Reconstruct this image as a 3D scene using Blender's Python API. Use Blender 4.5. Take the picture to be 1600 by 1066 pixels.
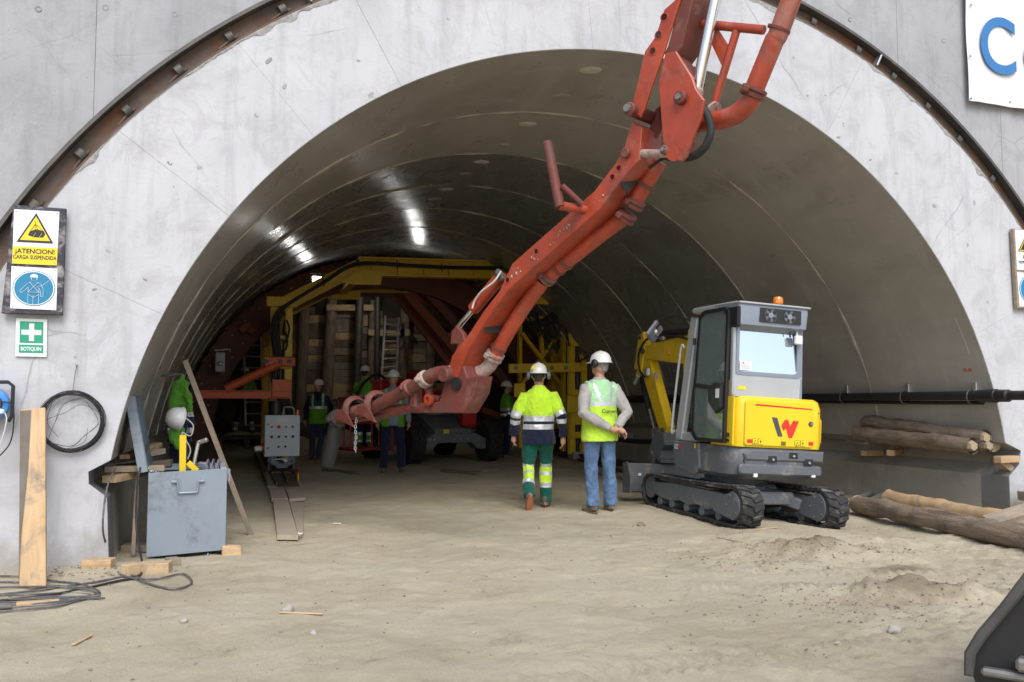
import bpy, math, random
import numpy as np
from mathutils import Vector, Matrix, Euler

# ------------------------------------------------------------------ clean
for o in list(bpy.data.objects): bpy.data.objects.remove(o, do_unlink=True)
scene = bpy.context.scene
COL = scene.collection
random.seed(7); np.random.seed(7)
R = math.radians

# ------------------------------------------------------------------ camera
CAM_H, YAW, PITCH, FPX = 1.32, R(18.48), R(3.844), 1390.0      # FPX: focal length in pixels of a 1600 px wide picture
cd = bpy.data.cameras.new('camera'); cam = bpy.data.objects.new('camera', cd); COL.objects.link(cam)
cam.location = (0, 0, CAM_H); cam.rotation_euler = (R(90) + PITCH, 0, -YAW)
cd.sensor_width = 36; cd.lens = 36 * FPX / 1600; cd.clip_start = 0.05; cd.clip_end = 600
scene.camera = cam

# ------------------------------------------------------------------ sky and sun (hazy overcast, soft light from behind the camera)
SUN_EL, SUN_AZ = R(47), R(188)             # azimuth measured from +Y towards +X: the light comes from behind the camera
w = bpy.data.worlds.new('World'); scene.world = w; w.use_nodes = True
nt = w.node_tree; nt.nodes.clear()
sky = nt.nodes.new('ShaderNodeTexSky'); sky.sky_type = 'NISHITA'; sky.sun_disc = False
sky.sun_elevation = SUN_EL; sky.sun_rotation = SUN_AZ; sky.air_density = 1.0; sky.dust_density = 2.0; sky.ozone_density = 1.0
hs = nt.nodes.new('ShaderNodeHueSaturation'); hs.inputs['Saturation'].default_value = 0.85   # cloud veil: paler than a clear sky
bg = nt.nodes.new('ShaderNodeBackground'); bg.inputs[1].default_value = 0.13
ow = nt.nodes.new('ShaderNodeOutputWorld')
nt.links.new(sky.outputs[0], hs.inputs['Color']); nt.links.new(hs.outputs[0], bg.inputs[0]); nt.links.new(bg.outputs[0], ow.inputs[0])
sd = bpy.data.lights.new('sun', 'SUN'); sd.energy = 1.5; sd.angle = R(38); sd.color = (1, 0.98, 0.96)
so = bpy.data.objects.new('sun', sd); COL.objects.link(so)
sv = Vector((math.sin(SUN_AZ) * math.cos(SUN_EL), math.cos(SUN_AZ) * math.cos(SUN_EL), math.sin(SUN_EL)))
so.rotation_euler = sv.to_track_quat('Z', 'Y').to_euler(); so.location = (0, -10, 20)
scene.view_settings.view_transform = 'Standard'; scene.view_settings.look = 'None'
scene.view_settings.gamma = 1; scene.view_settings.exposure = 0.72; scene.view_settings.use_curve_mapping = False
scene.render.engine = 'CYCLES'
try: scene.cycles.max_bounces = 8; scene.cycles.diffuse_bounces = 6
except Exception: pass

# ------------------------------------------------------------------ survey helpers: a sight line of the photograph met with a real plane of the place
def ray(px, py):
    d = Vector(((px - 800) / FPX, 1, -(py - 533) / FPX))
    return Matrix.Rotation(-YAW, 3, 'Z') @ (Matrix.Rotation(PITCH, 3, 'X') @ d)
EYE = Vector((0, 0, CAM_H))
def gp(px, py, z=0.0): r = ray(px, py); return EYE + r * ((z - CAM_H) / r.z)       # on a level z
def yp(px, py, y): r = ray(px, py); return EYE + r * (y / r.y)                      # on a wall plane y
def xp(px, py, x): r = ray(px, py); return EYE + r * (x / r.x)                      # on a side plane x
def vp(px, py, o, n): r = ray(px, py); return EYE + r * ((Vector(o) - EYE).dot(n) / r.dot(n))  # on any plane

# ------------------------------------------------------------------ noise for shapes
def _h(ix, iy, iz, s):
    n = (ix * 374761393 + iy * 668265263 + iz * 2147483647 + s * 974634777) & 0xffffffff
    n = ((n ^ (n >> 13)) * 1274126177) & 0xffffffff
    return ((n ^ (n >> 16)) & 0xffff) / 65535.0
def vnoise(x, y, z=0.0, s=0):
    x = np.asarray(x, float); y = np.asarray(y, float); z = np.zeros_like(x) + z
    xi, yi, zi = np.floor(x).astype(np.int64), np.floor(y).astype(np.int64), np.floor(z).astype(np.int64)
    f = lambda t: t * t * (3 - 2 * t)
    u, v, q = f(x - xi), f(y - yi), f(z - zi)
    r = 0
    for dz in (0, 1):
        for dy in (0, 1):
            for dx in (0, 1):
                r = r + _h(xi + dx, yi + dy, zi + dz, s) * (u if dx else 1 - u) * (v if dy else 1 - v) * (q if dz else 1 - q)
    return r * 2 - 1
def fbm(x, y, z=0.0, o=4, s=0):
    r = 0; a = 1.0; k = 1.0
    for i in range(o):
        r = r + a * vnoise(np.asarray(x) * k, np.asarray(y) * k, np.asarray(z) * k, s + i); a *= .5; k *= 2.03
    return r

# ------------------------------------------------------------------ a side scene where modifiers and letters are turned into meshes
TMP = bpy.data.scenes.new('workshop')
def eval_mesh(o):
    TMP.collection.objects.link(o); vl = TMP.view_layers[0]; vl.update(); dg = vl.depsgraph; dg.update()
    me = bpy.data.meshes.new_from_object(o.evaluated_get(dg)); bpy.data.objects.remove(o, do_unlink=True); return me
# ------------------------------------------------------------------ mesh builder
class MB:
    def __init__(s): s.v = []; s.f = []; s.m = []; s.M = Matrix(); s.mi = 0
    def add(s, vs, fs, mi=None):
        b = len(s.v); M = s.M
        s.v += [M @ Vector(p) for p in vs]
        s.f += [tuple(i + b for i in f) for f in fs]; s.m += [s.mi if mi is None else mi] * len(fs)
        return s
    def box(s, c, size, rot=None, bev=0.0, mi=None):
        hx, hy, hz = (max(a, 1e-4) / 2 for a in size); b = min(bev, hx * .9, hy * .9, hz * .9)
        T = Matrix.Translation(Vector(c))
        if rot is not None: T = T @ (rot.to_4x4() if not isinstance(rot, (tuple, list)) else Euler(rot).to_matrix().to_4x4())
        if b <= 0:
            vs = [(x, y, z) for x in (-hx, hx) for y in (-hy, hy) for z in (-hz, hz)]
            fs = [(0, 1, 3, 2), (4, 6, 7, 5), (0, 4, 5, 1), (2, 3, 7, 6), (0, 2, 6, 4), (1, 5, 7, 3)]
        else:
            vs = []; idx = {}
            for x in (-1, 1):
                for y in (-1, 1):
                    for z in (-1, 1):
                        for k in range(3):
                            idx[(x, y, z, k)] = len(vs)
                            vs.append((x * (hx - (b if k != 0 else 0)), y * (hy - (b if k != 1 else 0)), z * (hz - (b if k != 2 else 0))))
            fs = []
            for k in range(3):
                a, c2 = [i for i in range(3) if i != k]
                for sg in (-1, 1):
                    q = []
                    for (u, v) in ((-1, -1), (1, -1), (1, 1), (-1, 1)):
                        t = [0, 0, 0]; t[k] = sg; t[a] = u; t[c2] = v; q.append(idx[(*t, k)])
                    fs.append(q if (sg > 0) == (k != 1) else q[::-1])
            for k in range(3):
                a, c2 = [i for i in range(3) if i != k]
                for u in (-1, 1):
                    for v in (-1, 1):
                        t0 = [0, 0, 0]; t1 = [0, 0, 0]
                        t0[k] = -1; t1[k] = 1; t0[a] = t1[a] = u; t0[c2] = t1[c2] = v
                        fs.append((idx[(*t0, a)], idx[(*t1, a)], idx[(*t1, c2)], idx[(*t0, c2)]))
            for x in (-1, 1):
                for y in (-1, 1):
                    for z in (-1, 1): fs.append(tuple(idx[(x, y, z, k)] for k in range(3)))
        return s.add([T @ Vector(p) for p in vs], fs, mi)
    def bar(s, p0, p1, w, h, up=(0, 0, 1), bev=0.004, ext=0.0, mi=None):       # box between two points
        p0, p1 = Vector(p0), Vector(p1); d = p1 - p0; L = d.length
        x = d.normalized(); y = Vector(up).cross(x)
        if y.length < 1e-5: y = Vector((1, 0, 0)).cross(x)
        y.normalize(); z = x.cross(y)
        return s.box((p0 + p1) / 2, (L + 2 * ext, w, h), Matrix((x, y, z)).transposed(), bev, mi)
    def ibeam(s, p0, p1, w, h, t=0.018, up=(0, 0, 1)):
        p0, p1 = Vector(p0), Vector(p1); x = (p1 - p0).normalized(); y = Vector(up).cross(x).normalized(); z = x.cross(y)
        s.bar(p0 + z * (h - t) / 2, p1 + z * (h - t) / 2, w, t, up, .002); s.bar(p0 - z * (h - t) / 2, p1 - z * (h - t) / 2, w, t, up, .002)
        s.bar(p0, p1, t * .8, h - 2 * t, up, 0); return s
    def tube(s, pts, r, n=10, cap=True, mi=None, closed=False, sq=None):
        P = [Vector(p) for p in pts]; k = len(P); rr = r if hasattr(r, '__len__') else [r] * k
        vs = []; fs = []; prev = None
        for i, p in enumerate(P):
            if closed: t = (P[(i + 1) % k] - P[i - 1])
            else: t = (P[min(i + 1, k - 1)] - P[max(i - 1, 0)])
            t.normalize()
            if prev is None:
                a = Vector((0, 0, 1)) if abs(t.z) < .9 else Vector((1, 0, 0)); nrm = (a - t * a.dot(t)).normalized()
            else: nrm = (prev - t * prev.dot(t)).normalized()
            prev = nrm; bn = t.cross(nrm)
            q = rr[i]; ra, rb = (q if hasattr(q, '__len__') else (q, q))
            for j in range(n):
                an = 2 * math.pi * j / n; vs.append(p + nrm * math.cos(an) * ra + bn * math.sin(an) * rb)
        for i in range(k if closed else k - 1):
            for j in range(n):
                a, b = i * n + j, i * n + (j + 1) % n; c, d = ((i + 1) % k) * n + (j + 1) % n, ((i + 1) % k) * n + j
                fs.append((a, b, c, d))
        if cap and not closed: fs.append(tuple(range(n - 1, -1, -1))); fs.append(tuple((k - 1) * n + j for j in range(n)))
        return s.add(vs, fs, mi)
    def cyl(s, p0, p1, r, n=16, bev=0.0, mi=None):
        p0, p1 = Vector(p0), Vector(p1)
        if bev > 0:
            d = (p1 - p0).normalized() * bev
            return s.tube([p0, p0 + d, p1 - d, p1], [r - bev, r, r, r - bev], n, True, mi)
        return s.tube([p0, p1], r, n, True, mi)
    def lathe(s, prof, n=24, M=None, mi=None, arc=None):        # prof: (radius, z) about local z
        vs = []; fs = []; k = len(prof); a0, a1 = arc or (0, 2 * math.pi); m = n if arc is None else n + 1
        for (r, z) in prof:
            for j in range(m):
                an = a0 + (a1 - a0) * j / n; vs.append((r * math.cos(an), r * math.sin(an), z))
        for i in range(k - 1):
            for j in range(n):
                a, b = i * m + j, i * m + (j + 1) % m; fs.append((a, b, (i + 1) * m + (j + 1) % m, (i + 1) * m + j))
        if arc is None:
            if prof[0][0] > 1e-5: fs.append(tuple(range(m - 1, -1, -1)))
            if prof[-1][0] > 1e-5: fs.append(tuple((k - 1) * m + j for j in range(m)))
        if M is not None: vs = [M @ Vector(p) for p in vs]
        return s.add(vs, fs, mi)
    def ell(s, c, r, n=16, m=10, rot=None, mi=None):
        M = Matrix.Translation(Vector(c))
        if rot is not None: M = M @ (Euler(rot).to_matrix().to_4x4() if isinstance(rot, (tuple, list)) else rot.to_4x4())
        vs = []; fs = []
        for i in range(m + 1):
            t = math.pi * i / m
            for j in range(n):
                a = 2 * math.pi * j / n; vs.append(M @ Vector((r[0] * math.sin(t) * math.cos(a), r[1] * math.sin(t) * math.sin(a), r[2] * math.cos(t))))
        for i in range(m):
            for j in range(n):
                a, b, c2, d = i * n + j, i * n + (j + 1) % n, (i + 1) * n + (j + 1) % n, (i + 1) * n + j
                fs.append((d, c2, b) if i == 0 else ((d, b, a) if i == m - 1 else (d, c2, b, a)))
        return s.add(vs, fs, mi)
    def prism(s, poly, o, ux, uy, d, bev=0.0, mi=None):         # polygon in the plane (o, ux, uy), grown by d along ux x uy, centred
        o, ux, uy = Vector(o), Vector(ux).normalized(), Vector(uy).normalized(); un = ux.cross(uy)
        n = len(poly); ar = sum(poly[i][0] * poly[(i + 1) % n][1] - poly[(i + 1) % n][0] * poly[i][1] for i in range(n))
        if ar < 0: poly = poly[::-1]
        def inset(b):
            out = []
            for i in range(n):
                p0, p1, p2 = Vector(poly[i - 1]), Vector(poly[i]), Vector(poly[(i + 1) % n])
                a = (p1 - p0).normalized(); c = (p2 - p1).normalized(); n1 = Vector((-a.y, a.x)); n2 = Vector((-c.y, c.x))
                m = (n1 + n2); m = m / max(m.length_squared, .35) * 2
                out.append(p1 + m * b)
            return out
        L = [(poly, -d / 2), (poly, d / 2)] if bev <= 0 else [(inset(bev), -d / 2), (poly, -d / 2 + bev), (poly, d / 2 - bev), (inset(bev), d / 2)]
        vs = []; fs = []
        for pl, h in L: vs += [o + ux * p[0] + uy * p[1] + un * h for p in pl]
        for k in range(len(L) - 1):
            for i in range(n): fs.append((k * n + i, k * n + (i + 1) % n, (k + 1) * n + (i + 1) % n, (k + 1) * n + i))
        fs.append(tuple(range(n - 1, -1, -1))); fs.append(tuple((len(L) - 1) * n + i for i in range(n)))
        return s.add(vs, fs, mi)
    def wob(s, amp, freq, seed=0):                               # uneven surface
        A = np.array([tuple(p) for p in s.v])
        for k in range(3): A[:, k] += amp * fbm(A[:, 0] * freq + 17 * k, A[:, 1] * freq, A[:, 2] * freq, 3, seed + k * 11)
        s.v = [Vector(p) for p in A]; return s
    def mesh(s, name, mats, M=None, ang=35):
        me = bpy.data.meshes.new(name)
        vs = s.v if M is None else [M @ p for p in s.v]
        me.from_pydata([tuple(p) for p in vs], [], s.f); me.update()
        for m in (mats if isinstance(mats, (list, tuple)) else [mats]): me.materials.append(m)
        if any(s.m): me.polygons.foreach_set('material_index', s.m)
        if ang: me.polygons.foreach_set('use_smooth', [True] * len(me.polygons)); me.set_sharp_from_angle(angle=R(ang))
        return me
    def build(s, name, mats, parent=None, world=True, ang=35):
        M = WM[parent.name].inverted() if (parent is not None and world) else None
        o = bpy.data.objects.new(name, s.mesh(name, mats, M, ang)); COL.objects.link(o)
        if parent is not None: o.parent = parent; WM[o.name] = WM[parent.name].copy()
        else: WM[o.name] = Matrix()
        return o
WM = {}
def tag(o, label=None, cat=None, group=None, kind=None):
    if label: o['label'] = label
    if cat: o['category'] = cat
    if group: o['group'] = group
    if kind: o['kind'] = kind
    return o
def thing(name, label, cat, loc=(0, 0, 0), rotz=0.0, group=None, rot=None):
    o = bpy.data.objects.new(name, None); COL.objects.link(o); o.empty_display_size = .1
    o.location = loc; o.rotation_euler = rot or (0, 0, rotz)
    WM[o.name] = Matrix.Translation(Vector(loc)) @ Euler(rot or (0, 0, rotz)).to_matrix().to_4x4()
    return tag(o, label, cat, group)
def inst(name, me, M, parent=None):                              # one more object on a shared mesh, placed by a world matrix
    o = bpy.data.objects.new(name, me); COL.objects.link(o)
    if parent is not None: o.parent = parent; o.matrix_local = WM[parent.name].inverted() @ M
    else: o.matrix_world = M
    WM[o.name] = M.copy(); return o
def frame(p0, p1, up=(0, 0, 1)):                                 # matrix whose x runs p0 -> p1, origin at the middle
    p0, p1 = Vector(p0), Vector(p1); x = (p1 - p0).normalized(); y = Vector(up).cross(x)
    if y.length < 1e-5: y = Vector((1, 0, 0)).cross(x)
    y.normalize(); z = x.cross(y)
    return Matrix.Translation((p0 + p1) / 2) @ Matrix((x, y, z)).transposed().to_4x4()
def bez(pts, n=8):                                               # smooth curve through points
    P = [Vector(p) for p in pts]; P = [P[0] * 2 - P[1]] + P + [P[-1] * 2 - P[-2]]; out = []
    for i in range(1, len(P) - 2):
        for j in range(n):
            t = j / n; a, b, c, d = P[i - 1], P[i], P[i + 1], P[i + 2]
            out.append(.5 * ((2 * b) + (c - a) * t + (2 * a - 5 * b + 4 * c - d) * t * t + (3 * b - a - 3 * c + d) * t ** 3))
    out.append(P[-2]); return out
def text_mesh(txt, size, depth=0.0015, bold=0.0, font_sx=1.0, align='CENTER'):
    cu = bpy.data.curves.new('lettering', 'FONT'); cu.body = txt; cu.size = size; cu.extrude = depth; cu.offset = bold
    cu.align_x = align; cu.align_y = 'CENTER'; cu.resolution_u = 8 if size > .3 else 3
    me = eval_mesh(bpy.data.objects.new('lettering', cu)); bpy.data.curves.remove(cu)
    if font_sx != 1: me.transform(Matrix.Diagonal((font_sx, 1, 1, 1)))
    return me
def lettering(txt, size, M, mat, parent, name='lettering', bold=0.0, sx=1.0, depth=0.001, align='CENTER'):
    me = text_mesh(txt, size, depth, bold, sx, align); me.materials.clear(); me.materials.append(mat)
    return inst(name, me, M, parent)
# plane matrix: letters read along ux, upright along uy
def plane_m(o, ux, uy):
    ux, uy = Vector(ux).normalized(), Vector(uy).normalized(); return Matrix.Translation(Vector(o)) @ Matrix((ux, uy, ux.cross(uy))).transposed().to_4x4()

# ------------------------------------------------------------------ materials
def nmat(name):
    m = bpy.data.materials.new(name); m.use_nodes = True; n = m.node_tree.nodes; l = m.node_tree.links
    return m, n, l, n['Principled BSDF']
def coords(n, l, scale=(1, 1, 1), rand=True):
    tc = n.new('ShaderNodeTexCoord'); mp = n.new('ShaderNodeMapping'); mp.inputs['Scale'].default_value = scale
    l.new(tc.outputs['Object'], mp.inputs['Vector'])
    if rand:
        oi = n.new('ShaderNodeObjectInfo'); ml = n.new('ShaderNodeMath'); ml.operation = 'MULTIPLY'; ml.inputs[1].default_value = 37.0
        l.new(oi.outputs['Random'], ml.inputs[0]); l.new(ml.outputs[0], mp.inputs['Location'])
    return mp.outputs[0]
def noise(n, l, vec, scale, detail=6, rough=.6, dist=0.0):
    t = n.new('ShaderNodeTexNoise'); t.inputs['Scale'].default_value = scale; t.inputs['Detail'].default_value = detail
    t.inputs['Roughness'].default_value = rough; t.inputs['Distortion'].default_value = dist; l.new(vec, t.inputs['Vector']); return t.outputs['Fac']
def ramp(n, l, fac, stops):
    r = n.new('ShaderNodeValToRGB'); e = r.color_ramp.elements
    while len(e) > 1: e.remove(e[0])
    for i, (p, c) in enumerate(stops):
        q = e[0] if i == 0 else e.new(p); q.position = p; q.color = (*c, 1) if hasattr(c, '__len__') else (c, c, c, 1)
    l.new(fac, r.inputs[0]); return r.outputs[0]
def mix(n, l, fac, a, b, mode='MIX'):
    x = n.new('ShaderNodeMix'); x.data_type = 'RGBA'; x.blend_type = mode
    for s, v in ((0, fac), (6, a), (7, b)):
        if isinstance(v, (int, float)): x.inputs[s].default_value = v if s == 0 else (v, v, v, 1)
        elif hasattr(v, '__len__'): x.inputs[s].default_value = (*v, 1)
        else: l.new(v, x.inputs[s])
    return x.outputs[2]
def bump(n, l, h, strength, dist, bsdf, nrm=None):
    b = n.new('ShaderNodeBump'); b.inputs['Strength'].default_value = strength; b.inputs['Distance'].default_value = dist
    l.new(h, b.inputs['Height'])
    if nrm: l.new(nrm, b.inputs['Normal'])
    l.new(b.outputs[0], bsdf.inputs['Normal']); return b.outputs[0]
def sc(c, k): return tuple(min(1, x * k) for x in c)
def pm(name, col, rough=.5, metal=0.0, var=.12, scale=5, dirt=None, damt=.5, dscale=2.5, bstr=.15, bscale=60, bdist=.003, coat=0.0, spec=.5, grime=None):
    m, n, l, b = nmat(name); v = coords(n, l)
    f = noise(n, l, v, scale, 7, .65); c = ramp(n, l, f, [(.28, sc(col, 1 - var)), (.72, sc(col, 1 + var))])
    if dirt is not None:
        g = noise(n, l, v, dscale, 9, .7, .4); lo = .78 - damt * .55
        k = ramp(n, l, g, [(lo, 0), (min(.99, lo + .16), 1)]); c = mix(n, l, k, c, dirt)
        rr = mix(n, l, k, rough, min(1, rough + .3)); l.new(rr, b.inputs['Roughness'])
    else:
        rr = ramp(n, l, noise(n, l, v, scale * 2.3, 5), [(.3, max(0, rough - .08)), (.7, min(1, rough + .1))]); l.new(rr, b.inputs['Roughness'])
    if grime is not None:
        gc, ga, gs = grime; gg = noise(n, l, coords(n, l, (1.3, 1, .6)), gs, 10, .78, .8); c = mix(n, l, ramp(n, l, gg, [(.70 - ga * .35, 0), (.86 - ga * .25, .85)]), c, gc)
    l.new(c, b.inputs['Base Color']); b.inputs['Metallic'].default_value = metal; b.inputs['Specular IOR Level'].default_value = spec
    b.inputs['Coat Weight'].default_value = coat; b.inputs['Coat Roughness'].default_value = .15
    if bstr: bump(n, l, noise(n, l, v, bscale, 4), bstr, bdist, b)
    return m
def wood(name, c1, c2, grey=0.0, bark=False):
    m, n, l, b = nmat(name); v = coords(n, l, (1.0, 9, 9)); v2 = coords(n, l, (1, 1, 1))
    f = noise(n, l, v, 2.2, 8, .7, .6); c = ramp(n, l, f, [(.25, c1), (.75, c2)])
    g = noise(n, l, v2, 2.6, 8, .75, .5); k = ramp(n, l, g, [(.62 - grey * .45, 0), (.78 - grey * .3, 1)])
    c = mix(n, l, k, c, sc((.17, .16, .145), 1.0 if not bark else .6)); l.new(c, b.inputs['Base Color'])
    b.inputs['Roughness'].default_value = .85; b.inputs['Specular IOR Level'].default_value = .25
    bump(n, l, noise(n, l, v, 9 if not bark else 5, 8, .75, .3), .5 if not bark else .9, .004 if not bark else .02, b); return m
def fabric(name, col, var=.1, rough=.85):
    m, n, l, b = nmat(name); v = coords(n, l)
    c = ramp(n, l, noise(n, l, v, 7, 6, .7), [(.25, sc(col, 1 - var * 2)), (.7, sc(col, 1 + var))]); l.new(c, b.inputs['Base Color'])
    b.inputs['Roughness'].default_value = rough; b.inputs['Sheen Weight'].default_value = .15; b.inputs['Specular IOR Level'].default_value = .2
    wr = mix(n, l, .5, noise(n, l, v, 10, 6, .65, 1.8), noise(n, l, v, 34, 4, .6, .8)); bump(n, l, wr, .85, .022, b); return m

# ------------------------------------------------------------------ material library
def concrete_face(k=1.0, name='portal_concrete'):
    m, n, l, b = nmat(name); v = coords(n, l, rand=False)
    big = noise(n, l, v, .9, 8, .65, .3)
    c = ramp(n, l, big, [(.25, sc((.40, .405, .425), k)), (.5, sc((.50, .505, .53), k)), (.8, sc((.575, .578, .60), k))])
    st = noise(n, l, coords(n, l, (5, 1, .5), False), 1.3, 8, .7)
    c = mix(n, l, ramp(n, l, st, [(.50, 0), (.78, .7)]), c, sc((.31, .305, .30), k))
    cl2 = noise(n, l, v, 2.6, 10, .78, 1.0); c = mix(n, l, ramp(n, l, cl2, [(.48, 0), (.60, .38), (.78, .7)]), c, sc((.34, .333, .33), k))
    cl3 = noise(n, l, coords(n, l, (.8, 1, 1.6), False), 5.5, 9, .8, .6); c = mix(n, l, ramp(n, l, cl3, [(.60, 0), (.72, .5)]), c, sc((.62, .62, .63), k))
    ce = n.new('ShaderNodeTexVoronoi'); ce.feature = 'DISTANCE_TO_EDGE'; ce.inputs['Scale'].default_value = .55; dv_ = n.new('ShaderNodeMix'); dv_.data_type = 'VECTOR'; dv_.inputs[0].default_value = .12; l.new(v, dv_.inputs[4]); nn = n.new('ShaderNodeTexNoise'); nn.inputs['Scale'].default_value = 2.2; nn.inputs['Detail'].default_value = 8; l.new(v, nn.inputs['Vector']); l.new(nn.outputs['Color'], dv_.inputs[5]); l.new(dv_.outputs[1], ce.inputs['Vector'])
    ck_ = mix(n, l, 1.0, ramp(n, l, ce.outputs['Distance'], [(.0015, .55), (.004, 0)]), ramp(n, l, noise(n, l, v, 1.1, 3), [(.50, 0), (.60, 1)]), 'MULTIPLY'); c = mix(n, l, ck_, c, (.2, .19, .18))
    pk = n.new('ShaderNodeTexVoronoi'); pk.inputs['Scale'].default_value = 13; l.new(v, pk.inputs['Vector'])
    pits = ramp(n, l, pk.outputs['Distance'], [(.035, 1), (.06, 0)])
    msk = ramp(n, l, noise(n, l, v, 1.7, 3), [(.44, 0), (.54, 1)]); pits = mix(n, l, 1.0, pits, msk, 'MULTIPLY')
    c = mix(n, l, pits, c, (.22, .215, .21))
    ch = n.new('ShaderNodeTexVoronoi'); ch.inputs['Scale'].default_value = 1.6; l.new(coords(n, l, (1, 1, .8), False), ch.inputs['Vector'])
    wob = noise(n, l, v, 14, 4); ad = n.new('ShaderNodeMath'); ad.operation = 'MULTIPLY_ADD'; ad.inputs[1].default_value = .16
    l.new(wob, ad.inputs[0]); l.new(ch.outputs['Distance'], ad.inputs[2])
    chips = ramp(n, l, ad.outputs[0], [(.106, .8), (.125, 0)])
    c = mix(n, l, chips, c, (.30, .295, .285))
    # splash-up of mud near the ground
    tc = n.new('ShaderNodeTexCoord'); sp = n.new('ShaderNodeSeparateXYZ'); l.new(tc.outputs['Object'], sp.inputs[0])
    hn = n.new('ShaderNodeMath'); hn.operation = 'MULTIPLY_ADD'; hn.inputs[1].default_value = 1.2; l.new(noise(n, l, v, 3, 7, .7), hn.inputs[0]); l.new(sp.outputs['Z'], hn.inputs[2])
    mud = ramp(n, l, hn.outputs[0], [(.55, .75), (.95, 0)]); c = mix(n, l, mud, c, (.30, .27, .23))
    l.new(c, b.inputs['Base Color']); b.inputs['Roughness'].default_value = .8; b.inputs['Specular IOR Level'].default_value = .3
    h = mix(n, l, .5, noise(n, l, v, 30, 6, .7), noise(n, l, v, 3, 4))
    h = mix(n, l, chips, h, 0.0); h = mix(n, l, pits, h, 0.1)
    bump(n, l, h, .5, .014, b); return m
def lining_mat():
    m, n, l, b = nmat('lining_concrete'); v = coords(n, l, (1, .45, 1), False)
    f = noise(n, l, v, 1.1, 9, .66, .8)
    c = ramp(n, l, f, [(.25, (.27, .252, .225)), (.5, (.37, .348, .315)), (.78, (.455, .43, .395))])
    g = noise(n, l, coords(n, l, (1, 3.5, 1), False), .8, 8, .7, 1.2)
    c = mix(n, l, ramp(n, l, g, [(.52, 0), (.68, .55)]), c, (.48, .455, .415))
    d = noise(n, l, coords(n, l, (1, 2, .7), False), 2.2, 9, .75, .5); c = mix(n, l, ramp(n, l, d, [(.6, 0), (.8, .6)]), c, (.22, .20, .175))
    l.new(c, b.inputs['Base Color'])
    rr = ramp(n, l, noise(n, l, v, 2.3, 6, .6, .5), [(.3, .24), (.75, .46)]); l.new(rr, b.inputs['Roughness']); b.inputs['Specular IOR Level'].default_value = .55
    h = mix(n, l, .35, noise(n, l, v, 2.5, 6, .6), noise(n, l, v, 45, 5, .6))
    bump(n, l, h, .32, .014, b); return m
def ground_mat():
    m, n, l, b = nmat('sandy_ground'); v = coords(n, l, rand=False)
    f = noise(n, l, v, .8, 9, .7, .3)
    c = ramp(n, l, f, [(.25, (.38, .33, .235)), (.5, (.50, .448, .338)), (.78, (.58, .53, .425))])
    d = noise(n, l, v, 3.1, 8, .75, .6); c = mix(n, l, ramp(n, l, d, [(.56, 0), (.72, .55)]), c, (.22, .175, .12))
    g = noise(n, l, v, 55, 6, .8); c = mix(n, l, .55, c, ramp(n, l, g, [(.3, (.42, .40, .37)), (.7, (.60, .59, .56))]), 'OVERLAY')
    for (qx, qy, qs) in ((4.85, 6.5, .72), (4.55, 4.9, .8), (5.15, 5.75, .45)):          # turned-up darker soil on the two ridges
        dn = n.new('ShaderNodeVectorMath'); dn.operation = 'DISTANCE'; l.new(coords(n, l, (.55 / qs, 1.1 / qs, .1), False), dn.inputs[0]); dn.inputs[1].default_value = (qx * .55 / qs, qy * 1.1 / qs, 0)
        ma = n.new('ShaderNodeMath'); ma.operation = 'MULTIPLY_ADD'; ma.inputs[1].default_value = .9; l.new(noise(n, l, v, 4, 9, .8, .5), ma.inputs[0]); l.new(dn.outputs['Value'], ma.inputs[2])
        c = mix(n, l, ramp(n, l, ma.outputs[0], [(.58, .8), (.92, 0)]), c, (.22, .17, .11))
    pb = n.new('ShaderNodeTexVoronoi'); pb.inputs['Scale'].default_value = 26; l.new(v, pb.inputs['Vector'])
    peb = ramp(n, l, pb.outputs['Distance'], [(.10, 1), (.2, 0)]); pmk = ramp(n, l, noise(n, l, v, 2.4, 4), [(.53, 0), (.62, 1)]); peb = mix(n, l, 1.0, peb, pmk, 'MULTIPLY')
    c = mix(n, l, peb, c, (.30, .28, .25))
    l.new(c, b.inputs['Base Color']); b.inputs['Roughness'].default_value = .95; b.inputs['Specular IOR Level'].default_value = .15
    h = mix(n, l, .5, noise(n, l, v, 18, 8, .75), noise(n, l, v, 70, 6, .8)); h = mix(n, l, .35, h, peb, 'ADD')
    bump(n, l, h, .9, .028, b); return m
MUD = (.36, .31, .25); DUST = (.42, .37, .31); RUST = (.16, .075, .04)
def damp_shaded_lining():  # deep rings: tunnel gloom put into a darker colour, damp gloss in the roughness
    m = lining_mat(); m.name = 'damp_shaded_lining_concrete'; n = m.node_tree.nodes; l = m.node_tree.links; b = n['Principled BSDF']
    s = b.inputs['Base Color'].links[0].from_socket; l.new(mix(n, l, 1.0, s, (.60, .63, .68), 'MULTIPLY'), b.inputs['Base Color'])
    v = coords(n, l, (1, .6, 1), False); l.new(ramp(n, l, noise(n, l, v, 2.0, 7, .65, .6), [(.3, .17), (.75, .40)]), b.inputs['Roughness']); return m
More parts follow.
